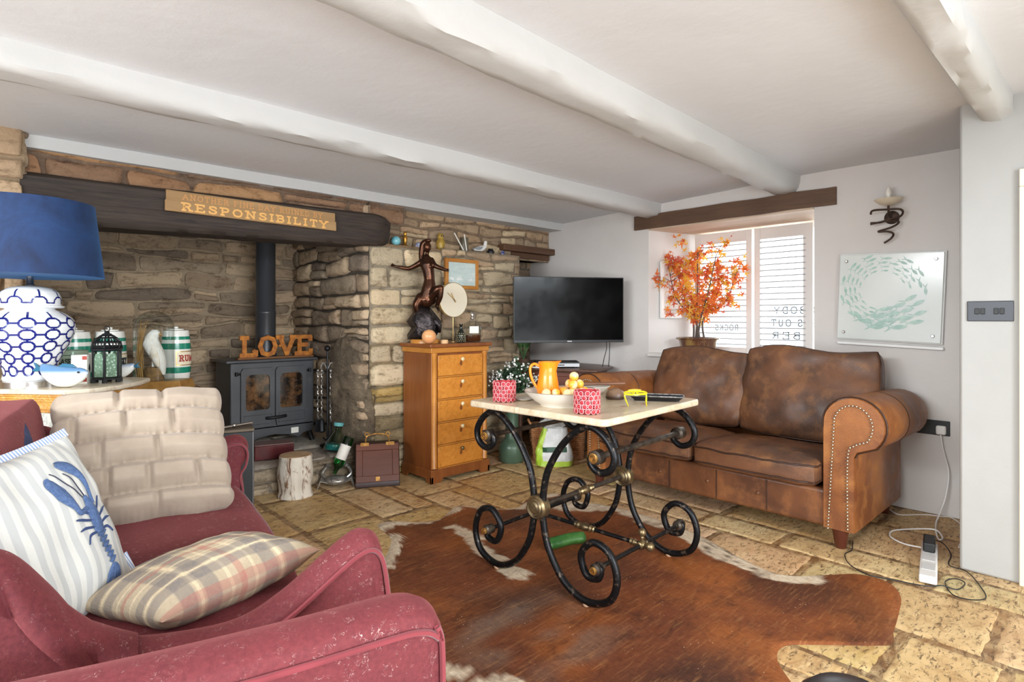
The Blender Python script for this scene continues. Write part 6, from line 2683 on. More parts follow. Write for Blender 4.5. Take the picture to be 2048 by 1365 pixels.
# lily leaf and flowers in a green churn
GRNM = simple('green_enamel', (84, 106, 86), .35, .1, (70, 92, 76), 8)
VS = thing('green_churn', 'dark green metal churn vase full of white flowers beside the chest', 'vase', (3.315, 3.52, 0))
g = G()
g.lathe([(0, 0), (.100, 0), (.112, .02), (.112, .12), (.105, .15), (.075, .18), (.058, .20), (.054, .40), (.062, .44), (.058, .44), (.050, .40), (.05, .2), (0, .19)], seg=36)
g.build('vase_body', GRNM, VS, smooth=45)
g = G()
g.box((.068, -.088, .115), (.05, .004, .04), (0, 0, R(38)))
g.build('tag', simple('kraft_tag', (176, 146, 110), .7), VS, smooth=0)
LEAF = simple('dark_foliage', (58, 92, 52), .5, 0, (84, 120, 70), 14)
LEAF2 = simple('grey_green_foliage', (84, 110, 84), .6, 0, (60, 84, 60), 16)
WFL = simple('white_blossom', (244, 244, 238), .6)


def leaf(g, base, d, L, w, up=(0, 0, 1), droop=.3):
    d = Vector(d).normalized()
    s_ = d.cross(Vector(up))
    s_ = s_.normalized() if s_.length > 1e-4 else Vector((1, 0, 0))
    n_ = s_.cross(d)
    vs = []
    for i in range(6):
        t = i / 5
        ww = w * math.sin(pi * (t * .86 + .1)) ** .9 * .5
        p = Vector(base) + d * (L * t) - Vector((0, 0, 1)) * droop * L * t * t
        vs += [p - s_ * ww + n_ * ww * .3, p, p + s_ * ww + n_ * ww * .3]
    g.add(vs, [(3 * i + q, 3 * i + q + 1, 3 * i + 4 + q, 3 * i + 3 + q) for i in range(5) for q in range(2)])


rnd = random.Random(12)
stems, flw, fol = G(), G(), G()
for k in range(60):
    a_, rr = rnd.uniform(0, 2 * pi), rnd.uniform(.03, .21)
    tip = Vector((rr * math.cos(a_) + .01, rr * math.sin(a_) - .02, rnd.uniform(.68, .92) - rr * .8))
    stems.tube(spline([(0, 0, .38), (tip.x * .3, tip.y * .3, .52), tip], 4), .0018, 5)
    for q in range(10):
        t = rnd.uniform(.35, 1)
        b = Vector((tip.x * t * .8, tip.y * t * .8, lerp(.45, tip.z, t)))
        leaf(fol, b, (rnd.uniform(-1, 1), rnd.uniform(-1, 1), rnd.uniform(.0, .9)), rnd.uniform(.06, .11), .034)
    if k % 3 != 1:
        for q in range(7):
            c_ = tip + Vector((rnd.uniform(-.03, .03), rnd.uniform(-.03, .03), rnd.uniform(-.04, .02)))
            flw.ell(c_, rnd.uniform(.006, .011), 7, 5)
stems.build('stems', LEAF, VS)
o = fol.build('foliage', LEAF2, VS, smooth=60, fix=False)
o['kind'] = 'stuff'
o = flw.build('blossom', WFL, VS, smooth=180)
o['kind'] = 'stuff'
PLN = thing('lily_plant', 'broad leaved green plant in a small pot on the media stand by the stone pier', 'plant', (3.585, 3.655, .770))
g = G()
g.lathe([(0, 0), (.045, 0), (.06, .07), (.052, .07), (.05, .055), (0, .055)], seg=24)
g.build('pot', simple('brown_pot', (84, 62, 48), .5), PLN)
g = G()
for k in range(9):
    a_ = k * 2.4
    g.tube(spline([(0, 0, .05), (.02 * math.cos(a_), .02 * math.sin(a_), .12), (.045 * math.cos(a_), .045 * math.sin(a_), .17)], 4), .0025, 5)
    leaf(g, (.045 * math.cos(a_), .045 * math.sin(a_), .17), (math.cos(a_) * .5, math.sin(a_) * .5, 1), rnd.uniform(.10, .15), .06, droop=.25)
g.build('leaves', LEAF, PLN, smooth=60, fix=False)
t = thing('trailing_plant', 'small tuft of green leaves showing over the top edge of the television', 'plant', (4.06, 3.75, 1.50))
g = G()
g.b2((-.08, -.07, -.02), (.235, .07, .0))
g.build('wall_shelf', DKW, t)
g = G()
g.lathe([(0, 0), (.035, 0), (.042, .05), (.036, .05), (.034, .04), (0, .04)], seg=20)
g.build('pot', simple('brown_pot2', (84, 62, 48), .5), t)
g = G()
for k in range(26):
    a_ = k * 2.4
    leaf(g, (.01 * math.cos(a_), .01 * math.sin(a_), .04), (math.cos(a_), math.sin(a_), rnd.uniform(.4, 2)), rnd.uniform(.06, .11), .02, droop=.3)
g.build('leaves', LEAF, t, smooth=60, fix=False)

# wicker basket and carrier bag
n = NT('wicker', .7)
w1_ = n.sep(n.coord())
n.color(n.mix(n.ramp(n.noise(None, 40, 3), .35, .65), (150, 98, 60), (188, 132, 86)))
WIC = n.m
BK = thing('wicker_basket', 'brown wicker basket on the floor under the media stand', 'basket', (3.705, 3.365, 0), R(-38))
g = G()
for j in range(15):
    z = .012 + j * .0185
    k_w = 1 + .10 * j / 14
    hx_, hy_ = .205 * k_w, .13 * k_w
    pts = []
    N_ = 72
    for q in range(N_):
        a_ = 2 * pi * q / N_
        ca, sa = math.cos(a_), math.sin(a_)
        p = 2 / 6
        x = hx_ * math.copysign(abs(ca) ** p, ca)
        y = hy_ * math.copysign(abs(sa) ** p, sa)
        w_ = .005 * (1 if (q + j) % 2 else -1)
        pts.append((x * (1 + w_ / .2), y * (1 + w_ / .13), z))
    g.tube(pts, .0105, 6, True)
g.b2((-.19, -.115, .002), (.19, .115, .014))
g.build('woven_body', WIC, BK, smooth=60)
for s in (-1, 1):
    g = G()
    g.tube(spline([(s * .222, -.05, .275), (s * .245, -.04, .31), (s * .25, 0, .325), (s * .245, .04, .31), (s * .222, .05, .275)], 5), .010, 8)
    g.build('basket_handle', WIC, BK)
o = G()
o.grid(lambda u, v: Vector((lerp(-.18, .18, u), lerp(-.10, .10, v), .24 + .05 * math.sin(pi * u) * math.sin(pi * v) + .05 * nz(u * 5, v * 5, 3))), 30, 20)
o.grid(lambda u, v: Vector((lerp(-.18, .18, u), lerp(-.10, .10, v), .215)), 4, 4)
t = tag(o.build('white_fleece', simple('white_fleece', (238, 236, 230), .95, 0, (222, 220, 212), 30, .8, 60, .02), smooth=180), 'white fluffy fleece lying in the wicker basket', 'fleece')
t.location, t.rotation_euler = (3.705, 3.365, .035), (0, 0, R(-38))
BG = thing('carrier_bag', 'lime green and white plastic carrier bag standing before the wicker basket', 'bag', (3.49, 3.20, 0), R(-43))
LIME = simple('lime_plastic', (168, 204, 56), .35, 0, (188, 216, 84), 9, .5, 12, .02)
WPL = simple('white_plastic', (232, 232, 230), .35, 0, (216, 218, 218), 9, .6, 12, .02)
DGN = simple('dark_green_print', (44, 84, 62), .4)


def bag(u, v):
    a_ = 2 * pi * u
    z = .30 * v
    sq = .145 * (1 - .25 * v ** 2), .085 * (1 - .55 * v ** 1.5)
    p = 2 / 3.2
    x = sq[0] * math.copysign(abs(math.cos(a_)) ** p, math.cos(a_)) * (1 + .06 * math.sin(v * 5))
    y = sq[1] * math.copysign(abs(math.sin(a_)) ** p, math.sin(a_))
    w_ = .014 * nz(x * 14, y * 14, z * 9) + .008 * nz(x * 40, y * 40, z * 18)
    return Vector((x + w_, y + w_, z))


for nm, u0, u1, v0, v1, mt in (('lime_side', .36, .66, 0, 1, LIME), ('white_side', .66, 1.36, .14, 1, WPL), ('lime_base', .66, 1.36, 0, .14, LIME)):
    g = G()
    g.grid(lambda u, v: bag(lerp(u0, u1, u), lerp(v0, v1, v)), 40, 26)
    o = g.build(nm, mt, BG, smooth=180, fix=False)
g = G()
g.grid(lambda u, v: bag(lerp(.66, .84, u), lerp(.38, .52, v)) + Vector((-.001, -.0025, 0)), 20, 6)
g.build('dark_green_mark', DGN, BG, smooth=180, fix=False)
for s in (-1, 1):
    g = G()
    pts = spline([(-.06, s * .03, .28), (-.05, s * .045, .36), (.0, s * .05, .385), (.05, s * .03, .34), (.07, s * .03, .28)], 6)
    vs = []
    for i, p in enumerate(pts):
        vs += [p + Vector((0, -.016, .008 * math.sin(i))), p + Vector((0, .016, 0))]
    g.add(vs, [(2 * i, 2 * i + 1, 2 * i + 3, 2 * i + 2) for i in range(len(pts) - 1)])
    o = g.build('bag_handle', WPL, BG, smooth=180, fix=False)
    so = o.modifiers.new('thick', 'SOLIDIFY')
    so.thickness = .002

# ------------------------------------------------------------------ potted maple in the window
MP = thing('potted_maple', 'orange and red potted maple in a brown glazed bowl on the window sill', 'plant', (4.50, 2.475, .90))
n = NT('brown_drip_glaze', .2)
w_ = n.noise(n.coord((8, 8, 1.6)), 2.2, 5, .6)
n.color(n.mix(n.ramp(w_, .45, .6), (98, 62, 44), (150, 118, 72)))
g = G()
g.lathe([(0, 0), (.10, 0), (.125, .02), (.145, .06), (.150, .10), (.158, .118), (.178, .124), (.180, .134), (.170, .138), (.15, .134), (.14, .11), (0, .105)], seg=44)
g.build('pot', n.m, MP, smooth=45)
g = G()
g.lathe([(.142, .110), (.10, .118), (0, .12)], seg=24)
g.build('soil', simple('soil', (70, 54, 42), .95, 0, (96, 76, 60), 30, .8, 50, .02), MP)
BRK = simple('grey_bark', (96, 84, 76), .8)
rnd = random.Random(5)
tips = []
MLF = [simple('maple_red', (208, 92, 60), .55), simple('maple_orange', (232, 128, 58), .55), simple('maple_yellow', (230, 178, 66), .55)]
for m_ in MLF:
    nt = m_.node_tree
    tr = nt.nodes.new('ShaderNodeBsdfTranslucent')
    src = nt.nodes['Principled BSDF'].inputs['Base Color']
    tr.inputs[0].default_value = src.default_value
    mx = nt.nodes.new('ShaderNodeMixShader')
    mx.inputs[0].default_value = .45
    out_n = [x for x in nt.nodes if x.type == 'OUTPUT_MATERIAL'][0]
    nt.links.new(nt.nodes['Principled BSDF'].outputs[0], mx.inputs[1])
    nt.links.new(tr.outputs[0], mx.inputs[2])
    nt.links.new(mx.outputs[0], out_n.inputs[0])


def maple(g, c, nrm, sz, spin):
    """five-pointed maple leaf"""
    nrm = nrm.normalized()
    u = nrm.orthogonal().normalized()
    u = Matrix.Rotation(spin, 3, nrm) @ u
    v = nrm.cross(u)
    pts = []
    for k, (an, L) in enumerate(((-125, .62), (-65, .9), (0, 1.15), (65, .9), (125, .62))):
        for da, q in ((-24, .27), (-8, .66), (0, 1.0), (8, .66)):
            pts.append((R(an + da), L * q))
    pts.append((R(180), .15))
    vs = [c] + [c + (u * math.cos(a_) + v * math.sin(a_)) * sz * r_ - nrm * sz * .18 * r_ * r_ for a_, r_ in pts]
    m_ = len(pts)
    g.add(vs, [(0, 1 + i, 1 + (i + 1) % m_) for i in range(m_)])


leafg = [G(), G(), G()]
crowns = []
for k, (x, y, a_, h) in enumerate(((.0, .02, .0, 1.0), (-.02, -.03, 1.2, .9), (.02, .05, 2.4, .86), (-.01, .0, 4.0, .95), (.02, -.05, 5.0, .8))):
    g = G()
    spread = (.20 if k else .06)
    p = spline([(x, y, .115), (x + .03 * math.cos(a_), y + .05 * math.sin(a_ * 1.3), .30), (x + spread * .5 * math.cos(a_), y + spread * .9 * math.sin(a_), .55 * h), (x + spread * .6 * math.cos(a_), y + spread * 1.4 * math.sin(a_), .86 * h)], 6)
    g.tube(p, [lerp(.009, .003, i / (len(p) - 1)) for i in range(len(p))], 7)
    for q in range(13):
        b = p[int(len(p) * rnd.uniform(.38, .98))]
        an = rnd.uniform(0, 2 * pi)
        tip = b + Vector((math.cos(an) * rnd.uniform(.05, .16), math.sin(an) * rnd.uniform(.04, .20), rnd.uniform(-.06, .14)))
        tip.x = min(.20, tip.x)
        g.tube([b, (b + tip) / 2 + Vector((0, 0, .015)), tip], [.003, .002, .0015], 5)
        crowns += [tip, (b + tip) / 2, b + (tip - b) * .75]
    g.build('stem', BRK, MP)
crowns += [Vector((.0, .16, .98)), Vector((-.01, .19, 1.02)), Vector((-.0, .12, .93))]
for c_ in crowns:
    for q in range(4):
        pos = c_ + Vector((rnd.uniform(-.05, .05), rnd.uniform(-.06, .06), rnd.uniform(-.06, .05)))
        if pos.z > 1.06 or (abs(pos.y + .02) > .36 or (pos.y > .20 and pos.x > .02)):
            continue
        maple(leafg[rnd.choices((0, 1, 2), (3, 5, 4))[0]], pos, Vector((-rnd.uniform(.2, 1), rnd.uniform(-.8, .6), rnd.uniform(-.2, .9))), rnd.uniform(.032, .052), rnd.uniform(0, 6.28))
for k, nm in enumerate(('red_leaves', 'orange_leaves', 'yellow_leaves')):
    o = leafg[k].build(nm, MLF[k], MP, smooth=0, fix=False)
    o['kind'] = 'stuff'

# white framed picture in the window reveal
FRV = thing('reveal_picture', 'white framed picture on the side of the window recess behind the maple', 'picture', (4.52, 2.755, 1.45), R(-15.0))
g = G()
g.b2((-.12, -.025, -.25), (.12, -.0, .25))
g.build('frame', WHITE, FRV, bevel=.004)
g = G()
g.b2((-.09, -.027, -.21), (.09, -.0245, .21))
g.build('picture_print', simple('pale_print', (222, 218, 212), .4, 0, (206, 200, 196), 8), FRV, smooth=0)
t = thing('shutter_clip', 'grey curved shutter catch at the right side of the window', 'catch', (4.735, 1.535, 1.50))
g = G()
g.tube(spline([(0, .015, -.13), (-.012, .005, -.06), (-.016, 0, 0), (-.012, .005, .06), (0, .015, .13)], 6), [.006] + [.016] * 23 + [.006], 8)
g.build('arm', simple('grey_plastic', (140, 140, 142), .4), t)
g = G()
g.b2((-.01, -.05, -.02), (.02, .0, .02))
g.build('bracket', SHUT, t)

# ------------------------------------------------------------------ right wall: fish panel, wall light, socket, cables
FP = thing('fish_art_panel', 'square white panel painted with a swirl of pale green fish below the wall lamp', 'picture', (4.262, 1.026, 1.335), 0)
FP.rotation_euler = (R(2.2), 0, 0)
# local y from + (left in the photo) to -, z up; faces -x
g = G()
g.b2((.010, -.292, -.285), (.030, .292, .285))
g.build('back_board', WHITE, FP, bevel=.003)
g = G()
g.b2((.004, -.298, -.318), (.030, .286, -.300))
g.build('lower_rail', WHITE, FP, bevel=.003)
ART = simple('white_art_panel', (226, 230, 226), .15, 0, (218, 224, 220), 3)
FISH = simple('sea_green_paint', (150, 188, 176), .3, 0, (186, 212, 202), 30)
g = G()
g.b2((-.006, -.285, -.278), (.006, .285, .278))
pan = g.build('panel', ART, FP, bevel=.003)
fg = G()


def pfish(cx_, cz_, an, L):
    ca, sa = math.cos(an), math.sin(an)
    w = L * .13
    out_l = [(-.5, 0), (-.3, .8), (-.1, 1), (.1, .7), (.24, .25), (.4, 1.0), (.62, 1.7), (.42, .5), (.34, 0), (.42, -.5), (.62, -1.7), (.4, -1.0), (.24, -.25), (.1, -.7), (-.1, -1), (-.3, -.8)]
    pts = [(x * L, y * w) for x, y in out_l]
    pfish.k = getattr(pfish, 'k', 0) + 1
    m = Matrix.Translation((-.0064 - .00003 * pfish.k, cx_, cz_)) @ Matrix(((0, 0, -1, 0), (-1, 0, 0, 0), (0, 1, 0, 0), (0, 0, 0, 1)))
    fg.prism([(x * ca - y * sa, x * sa + y * ca) for x, y in pts], .0008, m)


rnd = random.Random(3)
c_y, c_z = .035, .045
for ring, (rad, cnt, L) in enumerate(((.125, 13, .042), (.150, 15, .050), (.176, 16, .058), (.203, 15, .064), (.228, 13, .066))):
    for k in range(cnt):
        th = 2 * pi * (k + .5 * (ring % 2)) / cnt + rnd.uniform(-.05, .05)
        if -.95 < th - 2 * pi < .0 or -.4 < th < .25 - .1 * ring:
            continue
        x_, z_ = rad * 1.02 * math.cos(th), rad * math.sin(th)
        if abs(x_ - c_y) > .27 or c_z + z_ > .26 or c_z + z_ < -.26:
            continue
        pfish(c_y - x_, c_z + z_, th + pi / 2 + .1, L)
for k, (x_, z_, L, an) in enumerate(((.02, -.125, .10, 12), (.10, -.10, .10, 22), (.16, -.055, .10, 34), (.06, -.155, .11, 12), (.14, -.13, .11, 22), (.20, -.085, .10, 32), (-.03, -.165, .11, -4), (.04, -.195, .12, 6), (.13, -.18, .12, 14), (.21, -.145, .10, 22), (-.08, -.20, .11, -14), (.0, -.225, .12, 2), (.10, -.235, .12, 8), (.19, -.20, .11, 12), (-.13, -.165, .09, -28), (-.02, -.24, .10, 0))):
    pfish(c_y - x_ + .01, c_z + z_ - .0, R(180 + an), L)
fg.build('painted_fish', FISH, pan, smooth=0)
for sy, sz in ((1, 1), (-1, 1), (1, -1), (-1, -1)):
    g = G()
    g.lathe([(0, 0), (.010, 0), (.010, .006), (.007, .009), (0, .009)], (-.006, sy * .245, sz * .235), 16, rot_m('Y', -90))
    g.build('screw_cap', CHROME, FP)

WLT = thing('wall_light', 'twisted iron wall lamp with a candle bulb above the fish panel', 'wall lamp', (4.235, 1.012, 1.845))
RIRON = simple('rusty_iron', (62, 46, 40), .55, .5, (84, 66, 56), 30)
g = G()
g.lathe([(0, 0), (.042, 0), (.042, .012), (.03, .02), (0, .022)], (.064, 0, 0), 24, rot_m('Y', -90))
g.build('wall_plate', RIRON, WLT)
yz = [(1.11, 1.869), (1.093, 1.889), (1.01, 1.884), (.951, 1.879), (.935, 1.861), (.956, 1.836), (1.021, 1.826), (1.06, 1.812), (1.112, 1.812)]
g = G()
p = spline([(-.02 - .02 * math.sin(i * .8), y - 1.012, z - 1.845) for i, (y, z) in enumerate(yz)], 6)
g.tube(p, .0065, 8)
g.build('twisted_bar', RIRON, WLT)
yz = [(1.115, 1.806), (1.023, 1.819), (.972, 1.812), (.964, 1.796), (.996, 1.772), (1.066, 1.751), (1.015, 1.747), (.988, 1.732), (1.004, 1.706), (1.043, 1.681)]
g = G()
p = spline([(-.012 + .022 * math.sin(i * .9), y - 1.012, z - 1.845) for i, (y, z) in enumerate(yz)], 6)
g.tube(p, .0065, 8)
g.build('twisted_bar', RIRON, WLT)
g = G()
g.tube(spline([(.05, 0, 0), (.0, 0, .01), (-.02, 0, .04), (-.02, 0, .075)], 5), .007, 8)
g.build('arm', RIRON, WLT)
n = NT('alabaster', .4)
n.color((222, 208, 184))
g = G()
g.lathe([(0, .066), (.02, .067), (.05, .078), (.076, .100), (.080, .106), (.070, .102), (.04, .085), (0, .076)], (-.02, 0, 0), 32)
g.build('dish', n.m, WLT, smooth=60)
g = G()
g.lathe([(.015, .074), (.015, .108), (.0, .11)], (-.02, 0, 0), 16)
g.build('lamp_holder', RIRON, WLT)
g = G()
g.lathe([(.011, .108), (.0125, .125), (.017, .140), (.0165, .155), (.009, .178), (.003, .188), (0, .189)], (-.02, 0, 0), 18)
g.build('candle_bulb', simple('frosted_bulb', (238, 232, 222), .25), WLT, smooth=60)

SOC = thing('wall_socket', 'black double wall socket beside the sofa arm', 'socket', (4.299, .797, .532))
g = G()
g.b2((-.010, -.085, -.045), (0, .085, .045))
g.build('plate', BLKC, SOC, bevel=.003)
for y in (-.02, .02):
    g = G()
    g.b2((-.014, y - .006, .012), (-.0095, y + .006, .030))
    g.build('rocker', BLKC, SOC, bevel=.001)
WPLG = simple('white_plug', (238, 236, 232), .4)
PG = thing('plug', 'white plug with its lead in the black wall socket', 'plug', (4.288, .752, .523))
g = G()
g.box((-.018, 0, 0), (.034, .050, .054))
g.build('body', WPLG, PG, bevel=.010, bseg=3)
g = G()
wp = lambda L: [Vector(q) - Vector(PG.location) for q in L]
g.tube(spline(wp([(4.262, .752, .495), (4.262, .741, .409), (4.262, .714, .279), (4.24, .723, .142), (4.20, .745, .04), (4.10, .745, .008), (3.925, .714, .008), (3.80, .68, .008), (3.83, .668, .011), (3.93, .72, .016), (3.864, .823, .008), (3.755, .885, .008), (3.648, .864, .008), (3.59, .79, .008), (3.585, .715, .012)]), 7), .0042, 7)
g.build('lead', WPLG, PG)
t = tag(G().tube(spline([(4.177, .995, .005), (4.115, .928, .005), (4.226, .823, .005), (4.239, .739, .012), (4.275, .70, .005), (4.12, .62, .005), (3.95, .60, .005), (3.75, .585, .005)], 7), .0032, 6).build('white_cable', WPLG), 'thin white cable trailing along the wall behind the power strip', 'cable')

XS_ = thing('extension_lead', 'white power strip lying on the flagstones by the switch wall', 'power strip', (3.39, .645, 0), R(10))
g = G()
g.b2((-.26, -.034, .004), (.235, .034, .040))
g.build('strip', WPLG, XS_, bevel=.006)
for k in range(3):
    g = G()
    g.b2((-.18 + k * .125, -.026, .0395), (-.085 + k * .125, .026, .0415))
    g.build('outlet', simple('outlet_grey', (214, 214, 212), .4) if 'outlet_grey' not in bpy.data.materials else bpy.data.materials['outlet_grey'], XS_, bevel=.002)
t = thing('black_charger', 'black plug-in charger in the power strip with a thin black lead', 'charger', (3.515, .667, .0425), R(10))
g = G()
g.box((0, 0, .024), (.15, .05, .046))
g.build('body', BLKC, t, bevel=.006)
g = G()
wp = lambda L: [Matrix.Rotation(-R(10), 3, 'Z') @ (Vector(q) - Vector(t.location)) for q in L]
g.tube(spline(wp([(3.59, .665, .066), (3.64, .63, .04), (3.604, .594, .006), (3.445, .575, .006), (3.412, .5, .006), (3.24, .422, .006), (3.144, .401, .006), (3.086, .443, .006), (3.087, .503, .006), (3.209, .55, .006), (3.273, .524, .010), (3.256, .486, .008), (3.16, .498, .006), (3.15, .55, .009), (3.10, .60, .006), (3.06, .73, .006), (3.04, .81, .006), (3.10, .905, .006), (3.214, .961, .006), (3.30, .955, .006), (3.383, .975, .006), (3.44, .99, .006)]), 7), .0026, 6)
g.build('lead', BLKC, t)

SWT = thing('light_switch', 'dark grey four gang light switch plate on the pier at the right edge', 'switch', (3.439, .4205, 1.233))
GRYM = simple('dark_grey_metal', (62, 64, 68), .4, .5)
g = G()
g.b2((-.006, -.084, -.047), (0, .084, .047))
g.build('plate', GRYM, SWT, bevel=.004)
for y in (.047, .026, -.022, -.043):
    g = G()
    g.box((-.008, y, 0), (.008, .017, .028), (0, R(8), 0))
    g.build('rocker', BLKC, SWT, bevel=.002)

# ------------------------------------------------------------------ things on the marble table
TZ = .8026
BWH = NT('cream_glaze', .18)
BWH.color((228, 224, 214))
BWH = BWH.m
BW = thing('serving_bowl', 'wide cream bowl holding the orange jug and a pile of yellow balls on the table', 'bowl', (1.975, 1.762, TZ))
g = G()
g.lathe([(0, .004), (.092, .004), (.094, 0), (.100, .0), (.102, .006), (.128, .022), (.158, .048), (.170, .062), (.174, .066), (.172, .068), (.166, .063), (.150, .051), (.120, .040), (.09, .035), (0, .034)], seg=56)
g.build('bowl_body', BWH, BW, smooth=50)
g = G()
g.tube([(.1715 * math.cos(2 * pi * k / 56), .1715 * math.sin(2 * pi * k / 56), .0672) for k in range(56)], .0025, 6, True)
g.build('rim', simple('brown_rim', (150, 138, 120), .4), BW)
ORG = NT('orange_glaze', .15)
ORG.color(ORG.mix(ORG.ramp(ORG.noise(None, 4), .4, .6), (240, 140, 30), (232, 126, 24)))
ORG = ORG.m
JG = thing('orange_jug', 'glazed orange jug standing in the cream bowl', 'jug', (1.955, 1.832, TZ + .0352), R(-43))
g = G()
pr = [(0, 0), (.046, 0), (.050, .006), (.052, .03), (.049, .06), (.043, .095), (.040, .12), (.042, .145), (.046, .160)]
pin = [(.043, .160), (.038, .142), (.037, .12), (.040, .095), (.045, .06), (.047, .03), (.044, .01), (0, .008)]
g.lathe(pr + pin, seg=40)


def spout(x, y, z):
    if z > .125:
        k = (z - .125) / .035
        a_ = math.atan2(y, x)
        e = max(0, math.cos(a_)) ** 6
        return (x + .020 * k * k * e, y * (1 - .35 * e * k), z + .006 * k * e)
    return (x, y, z)


g.v = [spout(*p) for p in g.v]
g.build('jug_body', ORG, JG, smooth=60)
g = G()
g.tube(spline([(-.040, 0, .140), (-.062, 0, .150), (-.080, 0, .138), (-.082, 0, .11), (-.072, 0, .075), (-.056, 0, .048), (-.048, 0, .036)], 6), .0065, 10)
g.build('handle', ORG, JG, smooth=60)

YB = NT('yellow_white_ball', .3)
z_ = YB.sep(YB.coord())
YB.color(YB.mix(YB.ramp(YB.math('ADD', z_[2], YB.math('MULTIPLY', YB.noise(None, 30, 3), .03)), .012, .022), (236, 168, 58), (238, 208, 156)))
YB = YB.m
ball = G().ell((0, 0, 0), .0215, 24, 16).build('ball', YB, smooth=180)
tag(ball, 'yellow ball at the very top of the pile in the cream bowl', 'ball', 'yellow balls in the cream bowl')
# a stacked pyramid at the right, singles in the bowl towards the jug
rb = .0215
pc = Vector((2.035, 1.742, TZ + .0345))
lay0 = [(0, .050), (.0435, .026), (.0435, -.026), (0, -.050), (-.0435, -.026), (-.0435, .026), (0, 0)]
spots = []
for x, y in lay0:
    spots.append((pc.x + x, pc.y + y, pc.z + rb + .002 * math.hypot(x, y) / .05))
for a_ in (90, 210, 330):
    spots.append((pc.x + .0255 * math.cos(R(a_)), pc.y + .0255 * math.sin(R(a_)), pc.z + rb + .0365))
spots.append((pc.x, pc.y, pc.z + rb + .072))
spots += [(1.936, 1.765, TZ + .0565), (1.895, 1.785, TZ + .058), (1.955, 1.712, TZ + .0575), (1.978, 1.752, TZ + .0565), (2.012, 1.802, TZ + .0565), (2.020, 1.840, TZ + .0575)]
labs = ['yellow ball at the front of the bowl between the jug and the pile', 'yellow ball against the front of the orange jug in the bowl', 'yellow ball at the near rim of the bowl by the pile', 'yellow ball in the middle of the bowl just left of the pile', 'yellow ball behind the pile on the side of the jug', 'yellow ball at the far side of the bowl behind the pile']
for i, p in enumerate(spots):
    if i == 10:
        ball.location = p
        continue
    q = ball.copy()
    COL.objects.link(q)
    q.location = p
    q.rotation_euler = (i * 1.3, i * .7, i * 2.1)
    q['label'] = 'yellow and white ball in the bottom layer of the pile in the cream bowl' if i < 7 else ('yellow ball in the second layer of the pile in the cream bowl' if i < 10 else labs[i - 11])

B2 = thing('cream_dish', 'cream dish with a wooden spatula resting on it, behind the serving bowl', 'bowl', (2.36, 1.905, TZ))
g = G()
g.lathe([(0, .0), (.05, 0), (.055, .008), (.085, .03), (.100, .045), (.097, .047), (.082, .034), (.05, .014), (0, .010)], seg=40)
g.build('bowl_body', BWH, B2, smooth=50)
g = G()
g.tube([(-.12, .02, .066), (.0, -.01, .066), (.17, -.05, .070)], [.020, .016, .013], 10)
g.v = [(x, y, .066 + (z - .066) * .6) for x, y, z in g.v]
t = tag(g.build('wooden_spatula', wood('spoon_wood', (104, 66, 46), (138, 94, 68), 0, 4, .5)), 'brown wooden spatula lying across the cream dish', 'spatula')
t.location, t.rotation_euler = (2.345, 1.895, TZ - .008), (0, 0, R(-28))
t = thing('saucer', 'small white saucer on the table left of the serving bowl', 'saucer', (1.95, 1.985, TZ))
g = G()
g.lathe([(0, 0), (.022, 0), (.038, .006), (.042, .010), (.039, .010), (.022, .004), (0, .003)], seg=32)
g.build('dish_body', BWH, t, smooth=50)

t = thing('wooden_pebble', 'smooth brown domed wooden pebble box beside the yellow glasses', 'ornament', (2.31, 1.712, TZ), R(-43))
g = G()
g.lathe([(0, 0), (.042, 0), (.048, .008), (.046, .016), (0, .016)], seg=32, sx=1.0, sy=.8)
g.build('box_base', simple('pebble_base', (78, 60, 48), .4), t, smooth=50)
g = G()
g.lathe([(.047, .016), (.046, .026), (.036, .042), (.018, .051), (0, .053)], seg=32, sx=1.0, sy=.8)
g.build('box_lid', simple('pebble_wood', (132, 104, 82), .35, 0, (112, 86, 66), 8), t, smooth=60)

YG = NT('yellow_plastic', .25)
YG.color((234, 220, 40))
YG.b.inputs['Transmission Weight'].default_value = .25
YG = YG.m
GLS = thing('novelty_glasses', 'bright yellow plastic glasses standing on their arms at the table middle', 'glasses', (2.205, 1.525, TZ), R(-36))
for s in (-1, 1):
    g = G()
    pts = [(s * .036 + .028 * math.cos(2 * pi * k / 24), -.012 + .016 * math.sin(2 * pi * k / 24), .070 + .006 * math.sin(2 * pi * k / 24)) for k in range(24)]
    g.tube(pts, .0048, 6, True)
    g.build('lens_rim', YG, GLS)
    g = G()
    g.tube(spline([(s * .060, -.012, .066), (s * .062, -.014, .05), (s * .055, -.03, .02), (s * .052, -.045, .003)], 5), [.0048] * 10 + [.0036] * 6, 6)
    g.build('temple', YG, GLS)
g = G()
g.tube([(-.010, -.008, .074), (0, -.004, .078), (.010, -.008, .074)], .004, 6)
g.build('bridge', YG, GLS)
g = G()
g.tube([(-.062, -.012, .066), (0, -.026, .062), (.062, -.012, .066)], .006, 6)
g.build('brow_bar', YG, GLS)
g = G()
g.ell((0, .004, .084), (.040, .012, .007), 14, 8)
g.build('orange_top', simple('orange_plastic', (240, 186, 60), .3), GLS, smooth=180)
GLS.scale = (.82, .82, .82)

TR = thing('black_tray', 'narrow black tray at the far right corner of the table', 'tray', (2.415, 1.545, TZ), R(-58))
g = G()
loft(g, [(rr_(.105, .035, .012), .0), (rr_(.105, .035, .012), .004), (rr_(.128, .050, .016), .024), (rr_(.124, .047, .015), .024), (rr_(.100, .031, .010), .006)])
g.build('tray_body', simple('black_lacquer', (24, 24, 26), .3), TR, smooth=40)
g = G()
g.tube([(x, y, .0245) for x, y in rr_(.126, .0485, .016)], .003, 6, True)
g.build('worn_edge', simple('worn_grey_edge', (150, 148, 146), .5, 0, (60, 60, 62), 60), TR)

